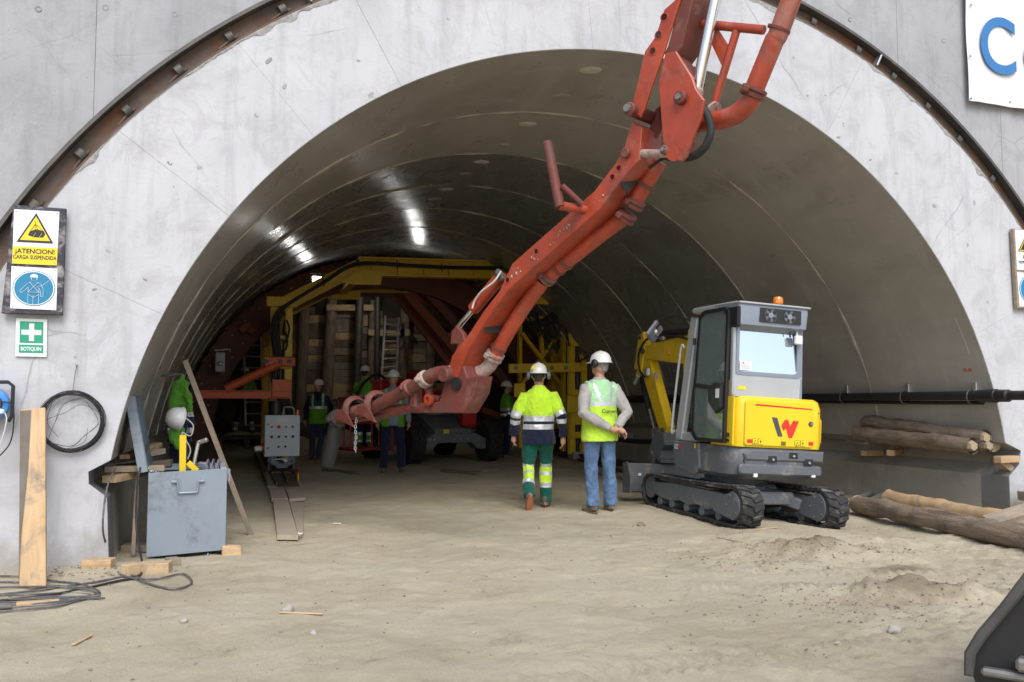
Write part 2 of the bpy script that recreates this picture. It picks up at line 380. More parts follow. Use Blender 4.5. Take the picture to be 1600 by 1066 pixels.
M = {
 'dampshade': damp_shaded_lining(),
 'portal': concrete_face(), 'headwall': concrete_face(.72, 'headwall_concrete'), 'lining': lining_mat(), 'ground': ground_mat(),
 'mortar': pm('pale_mortar', (.50, .46, .39), .9, var=.25, scale=9, bstr=.5, bscale=35, bdist=.01),
 'rag': pm('broken_concrete', (.33, .325, .32), .95, var=.3, scale=14, bstr=.8, bscale=30, bdist=.02),
 'rust': pm('rusted_steel', (.12, .09, .072), .75, .25, .3, 4, (.19, .085, .045), .55, 2.2, .4, 45),
 'darksteel': pm('grimy_steel', (.10, .095, .09), .6, .5, .25, 6, (.2, .16, .13), .45, 3),
 'earth': pm('dark_earth', (.09, .075, .06), .95, var=.4, scale=3, bstr=.9, bscale=9, bdist=.06),
 'formred': pm('formwork_red', (.15, .036, .024), .5, 0, .2, 3, (.10, .06, .045), .5, 2.5, .2, 30),
 'formorange': pm('formwork_orange', (.24, .045, .014), .45, 0, .15, 3, (.25, .1, .05), .42, 3, .15, 40),
 'yellow': pm('gantry_yellow', (.78, .52, .02), .42, 0, .1, 4, (.45, .32, .08), .35, 3, .12, 40, grime=((.12, .10, .06), .25, 5)),
 'orange': pm('bracket_orange', (.72, .13, .045), .45, 0, .1, 4, (.4, .2, .12), .35, 4),
 'boomred': pm('boom_red', (.36, .05, .019), .42, 0, .25, 3, (.33, .135, .10), .42, 2.6, .25, 50, coat=.1, grime=((.07, .042, .032), .55, 3.5)),
 'boomdirty': pm('boom_red_dusty', (.15, .036, .025), .65, 0, .3, 4, (.22, .125, .095), .44, 3.5, .4, 40, grime=((.08, .055, .045), .6, 4)),
 'crust': pm('cement_crust', (.36, .30, .26), .9, 0, .25, 8, (.30, .12, .09), .55, 5, .8, 40, .01),
 'liftred': pm('lift_red', (.45, .02, .015), .4, 0, .15, 4, (.2, .05, .04), .4, 3),
 'grey': pm('machine_grey', (.12, .125, .135), .5, .1, .12, 5, (.24, .21, .18), .4, 4),
 'chassis': pm('chassis_grey', (.15, .16, .18), .5, .1, .15, 5, (.25, .22, .19), .4, 4),
 'hoserubber': pm('hose_rubber', (.016, .016, .016), .7, 0, .3, 6, (.06, .054, .048), .35, 4), 'tyre': pm('tyre_rubber', (.02, .02, .02), .75, 0, .3, 8, (.08, .075, .068), .4, 5), 'rubber': pm('rubber', (.024, .024, .025), .75, 0, .3, 8, (.17, .155, .135), .47, 5, .3, 60),
 'cable': pm('cable_black', (.018, .018, .019), .55, 0, .2, 9, (.12, .11, .1), .3, 6),
 'chrome': pm('piston_chrome', (.75, .74, .72), .18, .95, .05, 8, (.45, .4, .34), .3, 6, .05),
 'galv': pm('galvanised', (.55, .56, .57), .4, .8, .1, 8, (.35, .33, .31), .35, 6),
 'alu': pm('aluminium', (.66, .67, .68), .35, .85, .08, 8),
 'blackp': pm('black_plastic', (.018, .018, .02), .4, 0, .15, 8),
 'white': pm('white_plastic', (.78, .78, .77), .35, 0, .05, 5, (.5, .46, .4), .22, 8, .05),
 'signwhite': pm('sign_white', (.74, .76, .76), .4, 0, .04, 3, (.5, .48, .45), .22, 7, .03),
 'signyellow': pm('sign_yellow', (.78, .60, .02), .4, 0, .05, 4, bstr=.03), 'signblack': pm('sign_black', (.02, .02, .022), .45, 0, .1, 5, bstr=.03),
 'signblue': pm('sign_blue', (.012, .20, .37), .4, 0, .05, 4, bstr=.03), 'signgreen': pm('sign_green', (.015, .30, .17), .4, 0, .05, 4, bstr=.03),
 'bannerblue': pm('banner_blue', (.035, .17, .42), .5, 0, .05, 3, bstr=.05), 'banner': pm('banner_white', (.70, .71, .74), .5, 0, .05, 2, bstr=.1, bscale=8, bdist=.01),
 'bluebox': pm('toolbox_blue_grey', (.225, .27, .315), .5, .1, .08, 3, (.14, .15, .16), .4, 3.5, .12, 30),
 'blueboxin': pm('toolbox_inside', (.15, .21, .27), .5, .1, .1, 4, (.1, .11, .11), .4, 4),
 'cabinet': pm('cabinet_grey', (.60, .67, .74), .45, 0, .05, 4, (.3, .3, .3), .25, 5, .05),
 'plank': wood('plank_wood', (.42, .27, .14), (.62, .45, .27), .25), 'plankpale': wood('pale_wood', (.42, .29, .16), (.58, .44, .28), .18),
 'plankold': wood('weathered_wood', (.25, .19, .135), (.40, .32, .24), .35), 'plankdark': wood('dark_wood', (.10, .078, .058), (.20, .15, .105), .4),
 'bark': wood('log_bark', (.12, .075, .048), (.38, .31, .235), .25, True), 'endgrain': wood('log_end', (.38, .29, .19), (.52, .42, .29), .2),
 'exyellow': pm('excavator_yellow', (.80, .56, .012), .32, 0, .04, 3, (.55, .43, .2), .3, 5, .04, 30, coat=.25, grime=((.45, .36, .2), .25, 6)),
 'exyellowarm': pm('excavator_arm_yellow', (.68, .45, .012), .4, 0, .08, 4, (.4, .31, .16), .38, 4, .08, 30),
 'exgrey': pm('excavator_dark_grey', (.115, .125, .14), .45, 0, .08, 5, (.34, .30, .25), .40, 5, .1, 50),
 'exsilver': pm('cab_silver', (.46, .48, .50), .38, .3, .05, 4, (.4, .37, .33), .22, 5, .04),
 'exsilverd': pm('cab_blue_grey', (.24, .27, .33), .4, .2, .06, 4, (.33, .31, .28), .25, 5, .04),
 'red': pm('signal_red', (.62, .03, .02), .4, 0, .08, 5, bstr=.04), 'logogrey': pm('logo_grey', (.06, .065, .08), .4, bstr=.02),
 'skin': pm('skin', (.50, .27, .18), .55, 0, .1, 14, bstr=.08), 'hairdark': pm('dark_hair', (.03, .022, .018), .7, 0, .3, 30),
 'hairgrey': pm('grey_hair', (.25, .24, .23), .8, 0, .3, 30), 'eye': pm('eye_dark', (.015, .012, .01), .3, bstr=0),
 'lime': fabric('hi_vis_lime', (.56, .88, .045)), 'green': fabric('hi_vis_green', (.14, .42, .03)), 'mint': fabric('vest_mint', (.42, .74, .42)),
 'limeb': fabric('vest_lime', (.58, .88, .07)), 'dkgreen': fabric('vest_dark_green', (.012, .13, .065)), 'navy': fabric('navy_cloth', (.012, .017, .045)),
 'trgreen': fabric('trouser_green', (.006, .105, .075)), 'jeans': fabric('blue_denim', (.12, .21, .37), .3), 'shirtgrey': fabric('grey_shirt', (.42, .40, .39)),
 'shirtblue': fabric('pale_blue_shirt', (.24, .28, .38)), 'workblue': fabric('blue_work_trousers', (.045, .06, .12)), 'navytr': fabric('navy_trousers', (.016, .022, .06)),
 'reflect': pm('reflective_tape', (.62, .64, .66), .35, .3, .05, 12, bstr=.1), 'shoe': pm('dusty_leather', (.14, .10, .07), .8, 0, .2, 9, (.36, .31, .25), .5, 6),
 'sole': pm('orange_sole', (.45, .16, .08), .8, 0, .15, 9), 'purple': fabric('lifting_sling', (.30, .26, .33)), 'rope': pm('white_cord', (.6, .6, .57), .8),
 'stone': pm('pale_stone', (.38, .36, .32), .9, 0, .2, 7, bstr=.6, bscale=25, bdist=.01), 'clod': pm('soil_clod', (.25, .20, .145), .95, 0, .25, 9, bstr=.8, bscale=30, bdist=.01),
 'bolt': pm('bolt_steel', (.26, .25, .24), .5, .7, .15, 8), 'helmet': pm('helmet_white', (.74, .74, .72), .3, 0, .04, 6, (.45, .42, .38), .22, 7, .03),
 'muffgreen': pm('muff_green', (.02, .24, .16), .4), 'cabseat': pm('cab_inside', (.03, .033, .036), .6), 'bluedev': pm('blue_plastic', (.04, .24, .62), .35),
}
def emis(name, col, k):
    m, n, l, b = nmat(name); b.inputs['Base Color'].default_value = (*col, 1); b.inputs['Emission Color'].default_value = (*col, 1); b.inputs['Emission Strength'].default_value = k; return m
def glass(name, col, rough=.03, alpha_mix=.35, dusty=.10):
    m, n, l, b = nmat(name); n.remove(b); out = n['Material Output']
    t = n.new('ShaderNodeBsdfTransparent'); t.inputs[0].default_value = (*col, 1)
    g = n.new('ShaderNodeBsdfGlossy'); g.inputs['Roughness'].default_value = rough; g.inputs['Color'].default_value = (.9, .95, 1, 1)
    fr = n.new('ShaderNodeFresnel'); fr.inputs['IOR'].default_value = 1.5
    mth = n.new('ShaderNodeMath'); mth.operation = 'ADD'; mth.inputs[1].default_value = alpha_mix; l.new(fr.outputs[0], mth.inputs[0])
    df = n.new('ShaderNodeBsdfDiffuse'); df.inputs[0].default_value = (.40, .52, .50, 1); dm = n.new('ShaderNodeMixShader'); dm.inputs[0].default_value = dusty  # pale layer: dust plus the sky's sheen put into the colour, lifting the glass
    l.new(t.outputs[0], dm.inputs[1]); l.new(df.outputs[0], dm.inputs[2]); t = dm
    mx = n.new('ShaderNodeMixShader'); l.new(mth.outputs[0], mx.inputs[0]); l.new(t.outputs[0], mx.inputs[1]); l.new(g.outputs[0], mx.inputs[2]); l.new(mx.outputs[0], out.inputs[0]); return m
M['glass'] = glass('cab_glass', (.80, .93, .89), .03, .12, .34); M['glassback'] = glass('rear_window_glass', (.55, .66, .72), .05, .72)
M['lamp'] = emis('lamp_glow', (1, .98, .95), 20); M['lampin'] = emis('lamp_glow_inner', (1, .95, .88), 52); M['holedark'] = pm('hole_dark', (.06, .012, .01), .7); M['amber'] = pm('amber_lens', (.72, .20, .015), .15, 0, .15, 20, coat=.6, bstr=0)

# ------------------------------------------------------------------ the ground
def sst(a, b, x): t = np.clip((np.asarray(x, float) - a) / (b - a), 0, 1); return t * t * (3 - 2 * t)
def gauss(x, y, cx, cy, sx, sy, rot=0.0):
    c, s = math.cos(rot), math.sin(rot); u = (x - cx) * c + (y - cy) * s; v = -(x - cx) * s + (y - cy) * c
    return np.exp(-(u / sx) ** 2 - (v / sy) ** 2)
MND = gp(1270, 868); MND2 = gp(1450, 935)
def gh(x, y):
    x = np.asarray(x, float); y = np.asarray(y, float)
    z = .012 * fbm(x * .7, y * .7, 0, 3, 3) + .013 * fbm(x * 2.3, y * 2.3, 0, 4, 9) + .006 * fbm(x * 9, y * 9, 0, 3, 21)
    rough = np.clip(gauss(x, y, 5.6, 6.6, 2.2, 1.0, -.35) + .8 * gauss(x, y, 4.2, 4.2, 2.5, .7, .3) , 0, 1)
    z = z + rough * (.022 * np.abs(fbm(x * 5, y * 5, 0, 4, 31)) + .014 * fbm(x * 17, y * 17, 0, 3, 41))
    z = z + .13 * gauss(x, y, MND.x, MND.y, .55, .22, -.5) * (1 + .5 * fbm(x * 6, y * 6, 0, 3, 51)) + .11 * gauss(x, y, MND2.x, MND2.y, .7, .2, -.55) * (1 + .5 * fbm(x * 6, y * 6, 0, 3, 52))
    # crawler and wheel tracks pressed across the near ground
    for (ax, ay, dx, dy, wd, per, dep) in ((4.2, 5.3, .93, -.37, .16, .075, .014), (4.9, 5.75, .93, -.37, .14, .075, .012), (.6, 3.95, 1, .05, .18, .09, .018), (2.6, 4.05, 1, .02, .16, .09, .012)):
        u = (x - ax) * dx + (y - ay) * dy; v = -(x - ax) * dy + (y - ay) * dx
        z = z + dep * np.exp(-(v / wd) ** 4) * np.sin(2 * math.pi * (u / per + .35 * np.abs(v) / wd)) * np.exp(-(u / 1.6) ** 4)
    z = z - .075 * gauss(x, y, 6.55, 8.9, .55, 1.7) * sst(5.4, 6.3, x)                       # the excavator's right track stands lower
    z = z - .02 * sst(.2, .5, x) * (1 - sst(.9, 1.3, x)) * sst(9, 11, y) * (1 - sst(19, 20, y))
    z = z + .05 * (gauss(x, y, -.9, 7.5, .5, .25) ) + .35 * sst(21.6, 24.3, y) * (1 + .5 * fbm(x * 1.5, y * 1.5, 0, 3, 61))
    return z
def g1(x, y): return float(gh(np.array([x]), np.array([y]))[0])
xs = np.concatenate([np.array([-60, -30, -16, -9, -6, -4.5]), np.arange(-3.4, 9.3, .028), np.array([10, 11, 13, 17, 30, 60])])
ys = [-60, -30, -15, -7, -3, 0, 1.5, 2.2]; yv = 2.7
while yv < 26.5: ys.append(yv); yv += max(.022, .0042 * yv)
ys += [30, 40]; ys = np.array(ys)
XX, YY = np.meshgrid(xs, ys); ZZ = gh(XX, YY); nx, ny = len(xs), len(ys)
me = bpy.data.meshes.new('ground'); V = np.stack([XX.ravel(), YY.ravel(), ZZ.ravel()], 1)
I = np.arange(nx * ny).reshape(ny, nx); Q = np.stack([I[:-1, :-1], I[:-1, 1:], I[1:, 1:], I[1:, :-1]], -1).reshape(-1, 4)
me.vertices.add(len(V)); me.vertices.foreach_set('co', V.ravel()); me.loops.add(Q.size); me.loops.foreach_set('vertex_index', Q.ravel())
me.polygons.add(len(Q)); me.polygons.foreach_set('loop_start', np.arange(0, Q.size, 4)); me.polygons.foreach_set('loop_total', np.full(len(Q), 4)); me.update(); me.validate()
me.polygons.foreach_set('use_smooth', [True] * len(Q)); me.materials.append(M['ground'])
go = bpy.data.objects.new('ground', me); COL.objects.link(go); tag(go, 'pale sandy ground with ruts in front of the tunnel', None, None, 'structure')

# ------------------------------------------------------------------ tunnel portal
PY, XC, ZC, RI = 7.78, 3.84, .085, 4.67            # face plane, centre and inner radius
BX, BZ, BR0, BR1 = 3.92, -.57, 6.24, 6.43          # steel arch channel
def arc_pt(a, r=RI, cx=XC, cz=ZC): return (cx + r * math.cos(a), cz + r * math.sin(a))
A_L, A_R = R(170.6), R(9.4)
LFOOT = [(-.768, .845), (-.93, .76), (-.925, .665), (-.79, .555), (-.742, -.35)]
RFOOT = [(8.448, .845), (8.675, .755), (8.64, .60), (8.49, .47), (8.497, -.35)]
portal = thing('tunnel_portal', 'pale grey concrete tunnel portal wall with a wide round arch', 'tunnel portal', (XC, PY, 0))
def outer_pt(a):
    dx, dz = math.cos(a), math.sin(a); ex, ez = XC - BX, ZC - BZ; bb = ex * dx + ez * dz; cc = ex * ex + ez * ez - (BR0 - .004) ** 2
    t = -bb + math.sqrt(bb * bb - cc); return (XC + dx * t, ZC + dz * t)
EXT = (Vector((1, 0, 0)), Vector((0, 0, 1)))       # x, z -> normal = -y (towards the camera)
jo = [R(d) for d in (155.5, 143.4, 130.9, 119.4, 107, 95, 83, 71.5, 60.5, 49.5, 37.5, 25.0)]
GAP = R(.006); TH = .40
for i in range(len(jo) - 1):
    a0, a1 = jo[i] - GAP, jo[i + 1] + GAP; k = 10
    inner = [arc_pt(a0 + (a1 - a0) * j / k, RI + .004) for j in range(k + 1)]; outer = [outer_pt(a1 + (a0 - a1) * j / k) for j in range(k + 1)]
    MB().prism(inner + outer, (0, PY + TH / 2 + random.uniform(-.002, .002), 0), *EXT, TH, .0012).build('collar_panel', M['portal'], portal, ang=30)
k = 16; a0 = jo[0] + GAP
pl = [arc_pt(a0 + (A_L - a0) * j / k, RI + .004) for j in range(k + 1)] + LFOOT[1:]
ao = math.pi - math.asin((-.35 - BZ) / BR0); a_top = math.atan2(outer_pt(a0)[1] - BZ, outer_pt(a0)[0] - BX)
pl += [arc_pt(ao + (a_top - ao) * j / 14, BR0 - .004, BX, BZ) for j in range(15)]
MB().prism(pl, (0, PY + TH / 2, 0), *EXT, TH, .0012).build('collar_panel', M['portal'], portal, ang=30)
a0 = jo[-1] - GAP
pl = [arc_pt(a0 + (A_R - a0) * j / k, RI + .004) for j in range(k + 1)] + RFOOT[1:]
ao = math.asin((-.35 - BZ) / BR0); a_top = math.atan2(outer_pt(a0)[1] - BZ, outer_pt(a0)[0] - BX)
pl += [arc_pt(ao + (a_top - ao) * j / 14, BR0 - .004, BX, BZ) for j in range(15)]
MB().prism(pl, (0, PY + TH / 2, 0), *EXT, TH, .0012).build('collar_panel', M['portal'], portal, ang=30)
# flat head wall outside the steel arch, cast in upright bays
vx = [-12, -5.2, -2.5, -.98, 1.2, 3.9, 5.6, 7.14, 8.59, 10.6, 13, 20]; TOPZ = 9.0
for i in range(len(vx) - 1):
    x0, x1 = vx[i] + .0012, vx[i + 1] - .0012; low = []
    for j in range(25):
        x = x0 + (x1 - x0) * j / 24; q = (BR1 + .004) ** 2 - (x - BX) ** 2; z = BZ + math.sqrt(q) if q > 0 else -.35; low.append((x, max(z, -.35)))
    zs = [z for z in low]
    MB().prism([(x, z) for x, z in zs] + [(x1, TOPZ), (x0, TOPZ)], (0, PY + .03 + TH / 2 + random.uniform(-.002, .002), 0), *EXT, TH, .0015).build('headwall_panel', M['headwall'], portal, ang=30)
# broken mortar along the edge of the collar
for (d0, d1) in ((96, 172), (8, 84)):
    mb = MB(); vs = []; fs = []; n = 420
    for i in range(n + 1):
        a = R(d0 + (d1 - d0) * i / n); nz = float(fbm(np.array([i * .07]), np.array([d0]), 0, 5, 5)[0]); nw = .006 + .05 * max(0, nz + .1); nh = .005 + .007 * abs(float(vnoise(np.array([i * .5]), np.array([2.0]), 0, 4)[0]))
        for r, y in ((BR0 - .002, PY - .001), (BR0 - .002, PY - nh), (BR0 - nw * .6, PY - nh), (BR0 - nw, PY + .001)): x, z = arc_pt(a, r, BX, BZ); vs.append((x, y, z))
    for i in range(n):
        for j in range(3): fs.append((i * 4 + j, (i + 1) * 4 + j, (i + 1) * 4 + j + 1, i * 4 + j + 1))
    mb.add(vs, fs); tag(mb.build('broken_edge', M['rag'], portal, ang=50), 'ragged grey mortar along the edge of the collar')
# form tie holes
tie = MB(); tie.lathe([(.018, -.012), (.022, -.003), (.026, 0), (.020, .002), (.014, -.004), (.012, -.02)], 12); tie_me = tie.mesh('tie_hole', M['rag'])
for (px, py) in ((1328, 30), (1474, 63), (1567, 128), (165, 12), (60, 14), (273, 22)):
    p = yp(px, py, PY + .03); inst('tie_hole', tie_me, Matrix.Translation((p.x, PY + .03 - .004, p.z)) @ Matrix.Rotation(R(90), 4, 'X'), portal)
for (px, py) in ((170, 393), (227, 437), (148, 452), (118, 557), (270, 290), (310, 262), (265, 255), (400, 180), (445, 135), (1240, 90), (1262, 150), (1318, 195), (1310, 215), (1360, 250), (1400, 270), (1460, 322), (1483, 400), (1512, 383), (1550, 360), (1543, 472), (1290, 150), (700, 30), (560, 95), (420, 95)):
    p = yp(px, py, PY); mb = MB(); r0 = random.uniform(.008, .016)
    mb.lathe([(r0 * .3, .0015), (r0 * .8, .0025), (r0 * 1.2, .001), (r0 * 1.4, -.002)], 11, Matrix.Translation((p.x, PY, p.z)) @ Matrix.Rotation(R(90), 4, 'X') @ Matrix.Rotation(random.uniform(0, 3), 4, 'Z') @ Matrix.Diagonal((1, random.uniform(1, 2.2), 1, 1)))
    mb.wob(.003, 60, int(px)); mb.build('spalled_patch', M['rag'], portal, ang=60)

# ------------------------------------------------------------------ steel arch channel round the collar
arch = thing('steel_arch_channel', 'rusty curved steel channel beam running round the concrete collar', 'steel beam', (BX, PY, 0))
def annulus(mb, r0, r1, y0, y1, d0, d1, cx, cz, n=120):
    vs = []; fs = []
    for i in range(n + 1):
        a = R(d0 + (d1 - d0) * i / n)
        for r, y in ((r0, y0), (r1, y0), (r1, y1), (r0, y1)): x, z = arc_pt(a, r, cx, cz); vs.append((x, y, z))
    for i in range(n):
        for j in range(4): fs.append((i * 4 + j, i * 4 + (j + 1) % 4, (i + 1) * 4 + (j + 1) % 4, (i + 1) * 4 + j))
    fs += [(0, 3, 2, 1), (n * 4, n * 4 + 1, n * 4 + 2, n * 4 + 3)]; return mb.add(vs, fs)
annulus(MB(), BR0, BR1, PY + .075, PY + .10, 3, 177, BX, BZ, 160).build('web', M['rust'], arch, ang=50)
annulus(MB(), BR1 - .028, BR1 + .002, PY - .03, PY + .074, 3, 177, BX, BZ, 160).build('outer_flange', M['darksteel'], arch, ang=50)
annulus(MB(), BR0 - .002, BR0 + .02, PY + .005, PY + .074, 3, 177, BX, BZ, 160).build('inner_flange', M['rust'], arch, ang=50)
for (px, py) in ((48, 316), (125, 240), (197, 172), (277, 108), (357, 57), (440, 14), (1268, 36), (1338, 80), (1394, 118), (1447, 165), (1497, 216), (1548, 278)):
    p = yp(px, py, PY + .05); a = math.atan2(p.z - BZ, p.x - BX); rm = (BR0 + BR1) / 2 - .02; x, z = arc_pt(a, rm, BX, BZ)
    T = Matrix.Translation((x, PY + .05, z)) @ Matrix.Rotation(-(a - R(90)), 4, 'Y')
    mb = MB(); mb.M = T; n = 8; vs = []; fs = []
    for j in range(n + 1):
        t = math.pi * j / n
        for (rr, u) in ((.052, -.03), (.052, .03), (.044, .03), (.044, -.03)): vs.append((u, -math.sin(t) * rr, math.cos(t) * rr))
    for j in range(n):
        for q in range(4): fs.append((j * 4 + q, j * 4 + (q + 1) % 4, (j + 1) * 4 + (q + 1) % 4, (j + 1) * 4 + q))
    fs += [(3, 2, 1, 0), (n * 4, n * 4 + 1, n * 4 + 2, n * 4 + 3)]; mb.add(vs, fs); mb.build('clip', M['darksteel'], arch, ang=40)
    mb = MB(); mb.M = T; mb.tube([(-.14, -.02, -.045), (-.05, -.018, -.03), (.06, -.02, -.03)], .011, 8); mb.build('wedge_bar', M['rust'], arch)
for (px, py) in ((1372, 95), (486, 2)):
    p = yp(px, py, PY); a = math.atan2(p.z - BZ, p.x - BX); x0, z0 = arc_pt(a, BR0 + .02, BX, BZ); x1, z1 = arc_pt(a, BR1 - .028, BX, BZ)
    mb = MB(); mb.bar((x0, PY + .02, z0), (x1, PY + .02, z1), .10, .02, (0, 0, 1) if abs(z1 - z0) < .1 else (1, 0, 0)); mb.build('splice_plate', M['galv'], arch)

# ------------------------------------------------------------------ lining rings, footings, rock behind
YJ = [7.786, 9.73, 11.6, 13.5, 15.3, 17.1, 19.05, 20.98]
lin = thing('tunnel_lining', 'smooth grey brown concrete vault of the tunnel, cast in rings', 'tunnel', (XC, PY, 0))
for k in range(len(YJ) - 1):
    y0, y1 = YJ[k] + (.004 if k else 0), YJ[k + 1] - .004; nA, nY = 150, 12; rk = RI + (0 if k == 0 else random.uniform(-.003, .005)); vs = []; fs = []
    aa = np.linspace(A_L, A_R, nA + 1); yy = np.linspace(y0, y1, nY + 1); AA, Y2 = np.meshgrid(aa, yy)
    rr = rk + .0035 * fbm(AA * 4, Y2 * .7, 0, 3, 70 + k) * (0.3 + .7 * sst(0, .15, np.abs(Y2 - y0)))
    # each ring is a touch wider at its far end, as left by the tapered shutter
    rr = rr - .009 * (Y2 - y0) / (y1 - y0)
    vs = [(XC + r * math.cos(a), y, ZC + r * math.sin(a)) for r, a, y in zip(rr.ravel(), AA.ravel(), Y2.ravel())]
    for j in range(nY):
        for i in range(nA): q = j * (nA + 1) + i; fs.append((q, q + 1, q + nA + 2, q + nA + 1))
    b = len(vs)
    for y in (y0, y1):
        for a in aa: vs.append((XC + (RI + .3) * math.cos(a), y, ZC + (RI + .3) * math.sin(a)))
    for i in range(nA):
        fs.append((b + i, b + nA + 1 + i, b + nA + 2 + i, b + i + 1)); fs.append((i, b + i, b + i + 1, i + 1)); q = nY * (nA + 1); fs.append((q + i, q + i + 1, b + nA + 2 + i, b + nA + 1 + i))
    for i in (0, nA): fs.append(tuple(j * (nA + 1) + i for j in range(nY + 1)) + (b + nA + 1 + i, b + i))
    mb = MB(); mb.add(vs, fs); mb.build('lining_ring', M['lining' if k < 2 else 'dampshade'], lin, ang=50)
    if k: # ragged seam left in the joint
        pts = []; rs = []; n = 300
        for i in range(n + 1):
            a = A_L + (A_R - A_L) * i / n; q = float(fbm(np.array([i * .11]), np.array([k * 3.1]), 0, 4, 80)[0]); w0 = max(.004, .013 + .015 * q)
            pts.append((XC + (RI - .007) * math.cos(a), YJ[k] + .006 * float(vnoise(np.array([i * .2]), np.array([k * 1.0]), 0, 3)[0]), ZC + (RI - .007) * math.sin(a))); rs.append((w0, w0 * 1.1))
        mb = MB(); mb.tube(pts, rs, 6); mb.build('joint_seam', M['mortar'], lin, ang=60)
for name, P, sg in (('footing', LFOOT, 1), ('footing', RFOOT, -1)):
    for k in range(0, len(YJ) - 1):
        y0, y1 = YJ[k] + .003, YJ[k + 1] - .003; back = (P[0][0] - sg * .6); poly = list(P) + [(back, P[-1][1]), (back, P[0][1])]
        MB().prism(poly, (0, (y0 + y1) / 2, 0), *EXT, y1 - y0, .003).build(name, M['lining'], lin, ang=30)
# grout plugs in the crown and shutter window prints on the right flank
def on_lining(a, y, off=0.0): return Vector((XC + (RI + off) * math.cos(a), y, ZC + (RI + off) * math.sin(a)))
for (px, py) in ((923, 117), (824, 200), (752, 258), (698, 300), (876, 157), (788, 232), (728, 276), (680, 314)):
    q = gp(px, py, 4.7); a = math.atan2(math.sqrt(max(.1, RI ** 2 - (q.x - XC) ** 2)), q.x - XC); p = on_lining(a, q.y, -.004); big = py > 155 and px not in (824, 752, 698)
    T = plane_m(p, (0, 1, 0), (math.sin(a), 0, -math.cos(a))); mb = MB(); mb.M = T
    mb.lathe([(.0, .012), (.06, .012), (.085, .006), (.10, -.006)], 14, Matrix.Diagonal((1, 1.3, 1, 1))); mb.wob(.006, 25, int(px)); mb.build('grout_plug', M['mortar'] if not big else M['lining'], lin, ang=60)
for (y0, y1, d0, d1) in ((7.95, 8.5, 21.5, 28.5), (8.75, 9.3, 21, 28.5), (10.2, 10.9, 20, 28), (12.2, 12.8, 20, 28)):
    mb = MB(); vs = []; fs = []; n = 8
    for i in range(n + 1):
        a = R(d0 + (d1 - d0) * i / n)
        for y, off in ((y0, .012), (y0 + .008, -.005), (y1 - .008, -.005), (y1, .012)): vs.append(on_lining(a, y, off if 0 < i < n else .012))
    for i in range(n):
        for j in range(3): fs.append((i * 4 + j, i * 4 + j + 1, (i + 1) * 4 + j + 1, (i + 1) * 4 + j))
    mb.add(vs, fs).build('shutter_window_print', M['lining'], lin, ang=30)
a = math.asin((yp(1523, 578, 8.0).z - ZC) / RI); p = on_lining(a, 8.06, -.004)
lettering('TS-86', .055, plane_m(p, (0, -1, 0), (math.cos(a + R(90)), 0, math.sin(a + R(90)))), M['red'], lin, 'painted_mark')
# rock behind the lining
mb = MB(); vs = []; fs = []; n = 48
for y in (PY + TH + .02, 27.0):
    for i in range(n + 1): a = R(186 - 192 * i / n); vs.append((XC + (RI + .62) * math.cos(a), y, ZC + (RI + .62) * math.sin(a)))
for i in range(n): fs.append((i, i + 1, n + 2 + i, n + 1 + i))
vs.append((XC, 27.0, -.5)); fs += [(n + 1 + i, n + 2 + i, 2 * n + 2) for i in range(n)]
mb.add(vs, fs); o = mb.build('rock_face', M['earth']); tag(o, None, None, None, 'structure')

# ------------------------------------------------------------------ red shutter ring at the end of the finished lining
form = thing('formwork_ring', 'dark red steel shutter ring standing at the end of the lining', 'formwork', (XC, 21.05, 0))
annulus(MB(), 3.95, 4.60, 21.02, 21.05, 4, 176, XC, ZC, 90).build('ring_plate', M['formred'], form, ang=50)
annulus(MB(), 4.56, 4.60, 20.9, 24.2, 4, 176, XC, ZC, 90).build('skin_plate', M['formred'], form, ang=50)
annulus(MB(), 3.93, 3.96, 20.95, 21.2, 4, 176, XC, ZC, 90).build('inner_flange', M['formred'], form, ang=50)
for y in (22.2, 23.4): annulus(MB(), 4.15, 4.55, y, y + .03, 4, 176, XC, ZC, 70).build('rib', M['formred'], form, ang=50)
lug = MB().box((0, 0, 0), (.09, .12, .07), None, .008); lug_me = lug.mesh('wedge_lug', M['formred'])
for d in np.arange(12, 171, 3.6): x, z = arc_pt(R(d), 4.585, XC, ZC); inst('wedge_lug', lug_me, Matrix.Translation((x, 20.84, z)) @ Matrix.Rotation(R(90 - d), 4, 'Y'), form)
bl = MB().cyl((0, 0, 0), (0, -.03, 0), .022, 8); bl_me = bl.mesh('bolt', M['bolt'])
for d in np.arange(98, 172, 5.5):
    for r in (4.12, 4.42): x, z = arc_pt(R(d), r, XC, ZC); inst('bolt', bl_me, Matrix.Translation((x, 21.02, z)), form)
h = yp(384, 512, 20.95); MB().box(h, (.32, .14, .2), (0, R(-35), 0), .02).cyl(h + Vector((.12, -.18, -.08)), h + Vector((.12, .1, -.08)), .08, 14, .01).build('hinge_bracket', M['formorange'], form)
for (a, b, y, hh) in (((628, 452), (745, 588), 21.7, .34), ((655, 446), (800, 612), 21.35, .5), ((622, 462), (720, 590), 22.3, .2)):
    MB().ibeam(yp(*a, y), yp(*b, y), .22, hh, .03, (0, 1, 0)).build('haunch_beam', M['formorange' if hh < .4 else 'formred'], form)
p0, p1 = yp(500, 459, 22.0), yp(636, 457, 22.0); MB().ibeam(p0, p1, .3, .16, .02).build('crown_beam', M['formorange'], form)
for i in range(7): q = p0.lerp(p1, (i + .5) / 7); MB().box(q + Vector((0, -.17, .0)), (.16, .02, .11), None, .004).build('stiffener', M['formorange'], form)
for px, py, q in ((716, 462, 60), (770, 520, 40)):
    p = yp(px, py, 21.28); MB().cyl(p, p + Vector((0, -.04, 0)), .035, 8).build('pin', M['bolt'], form)
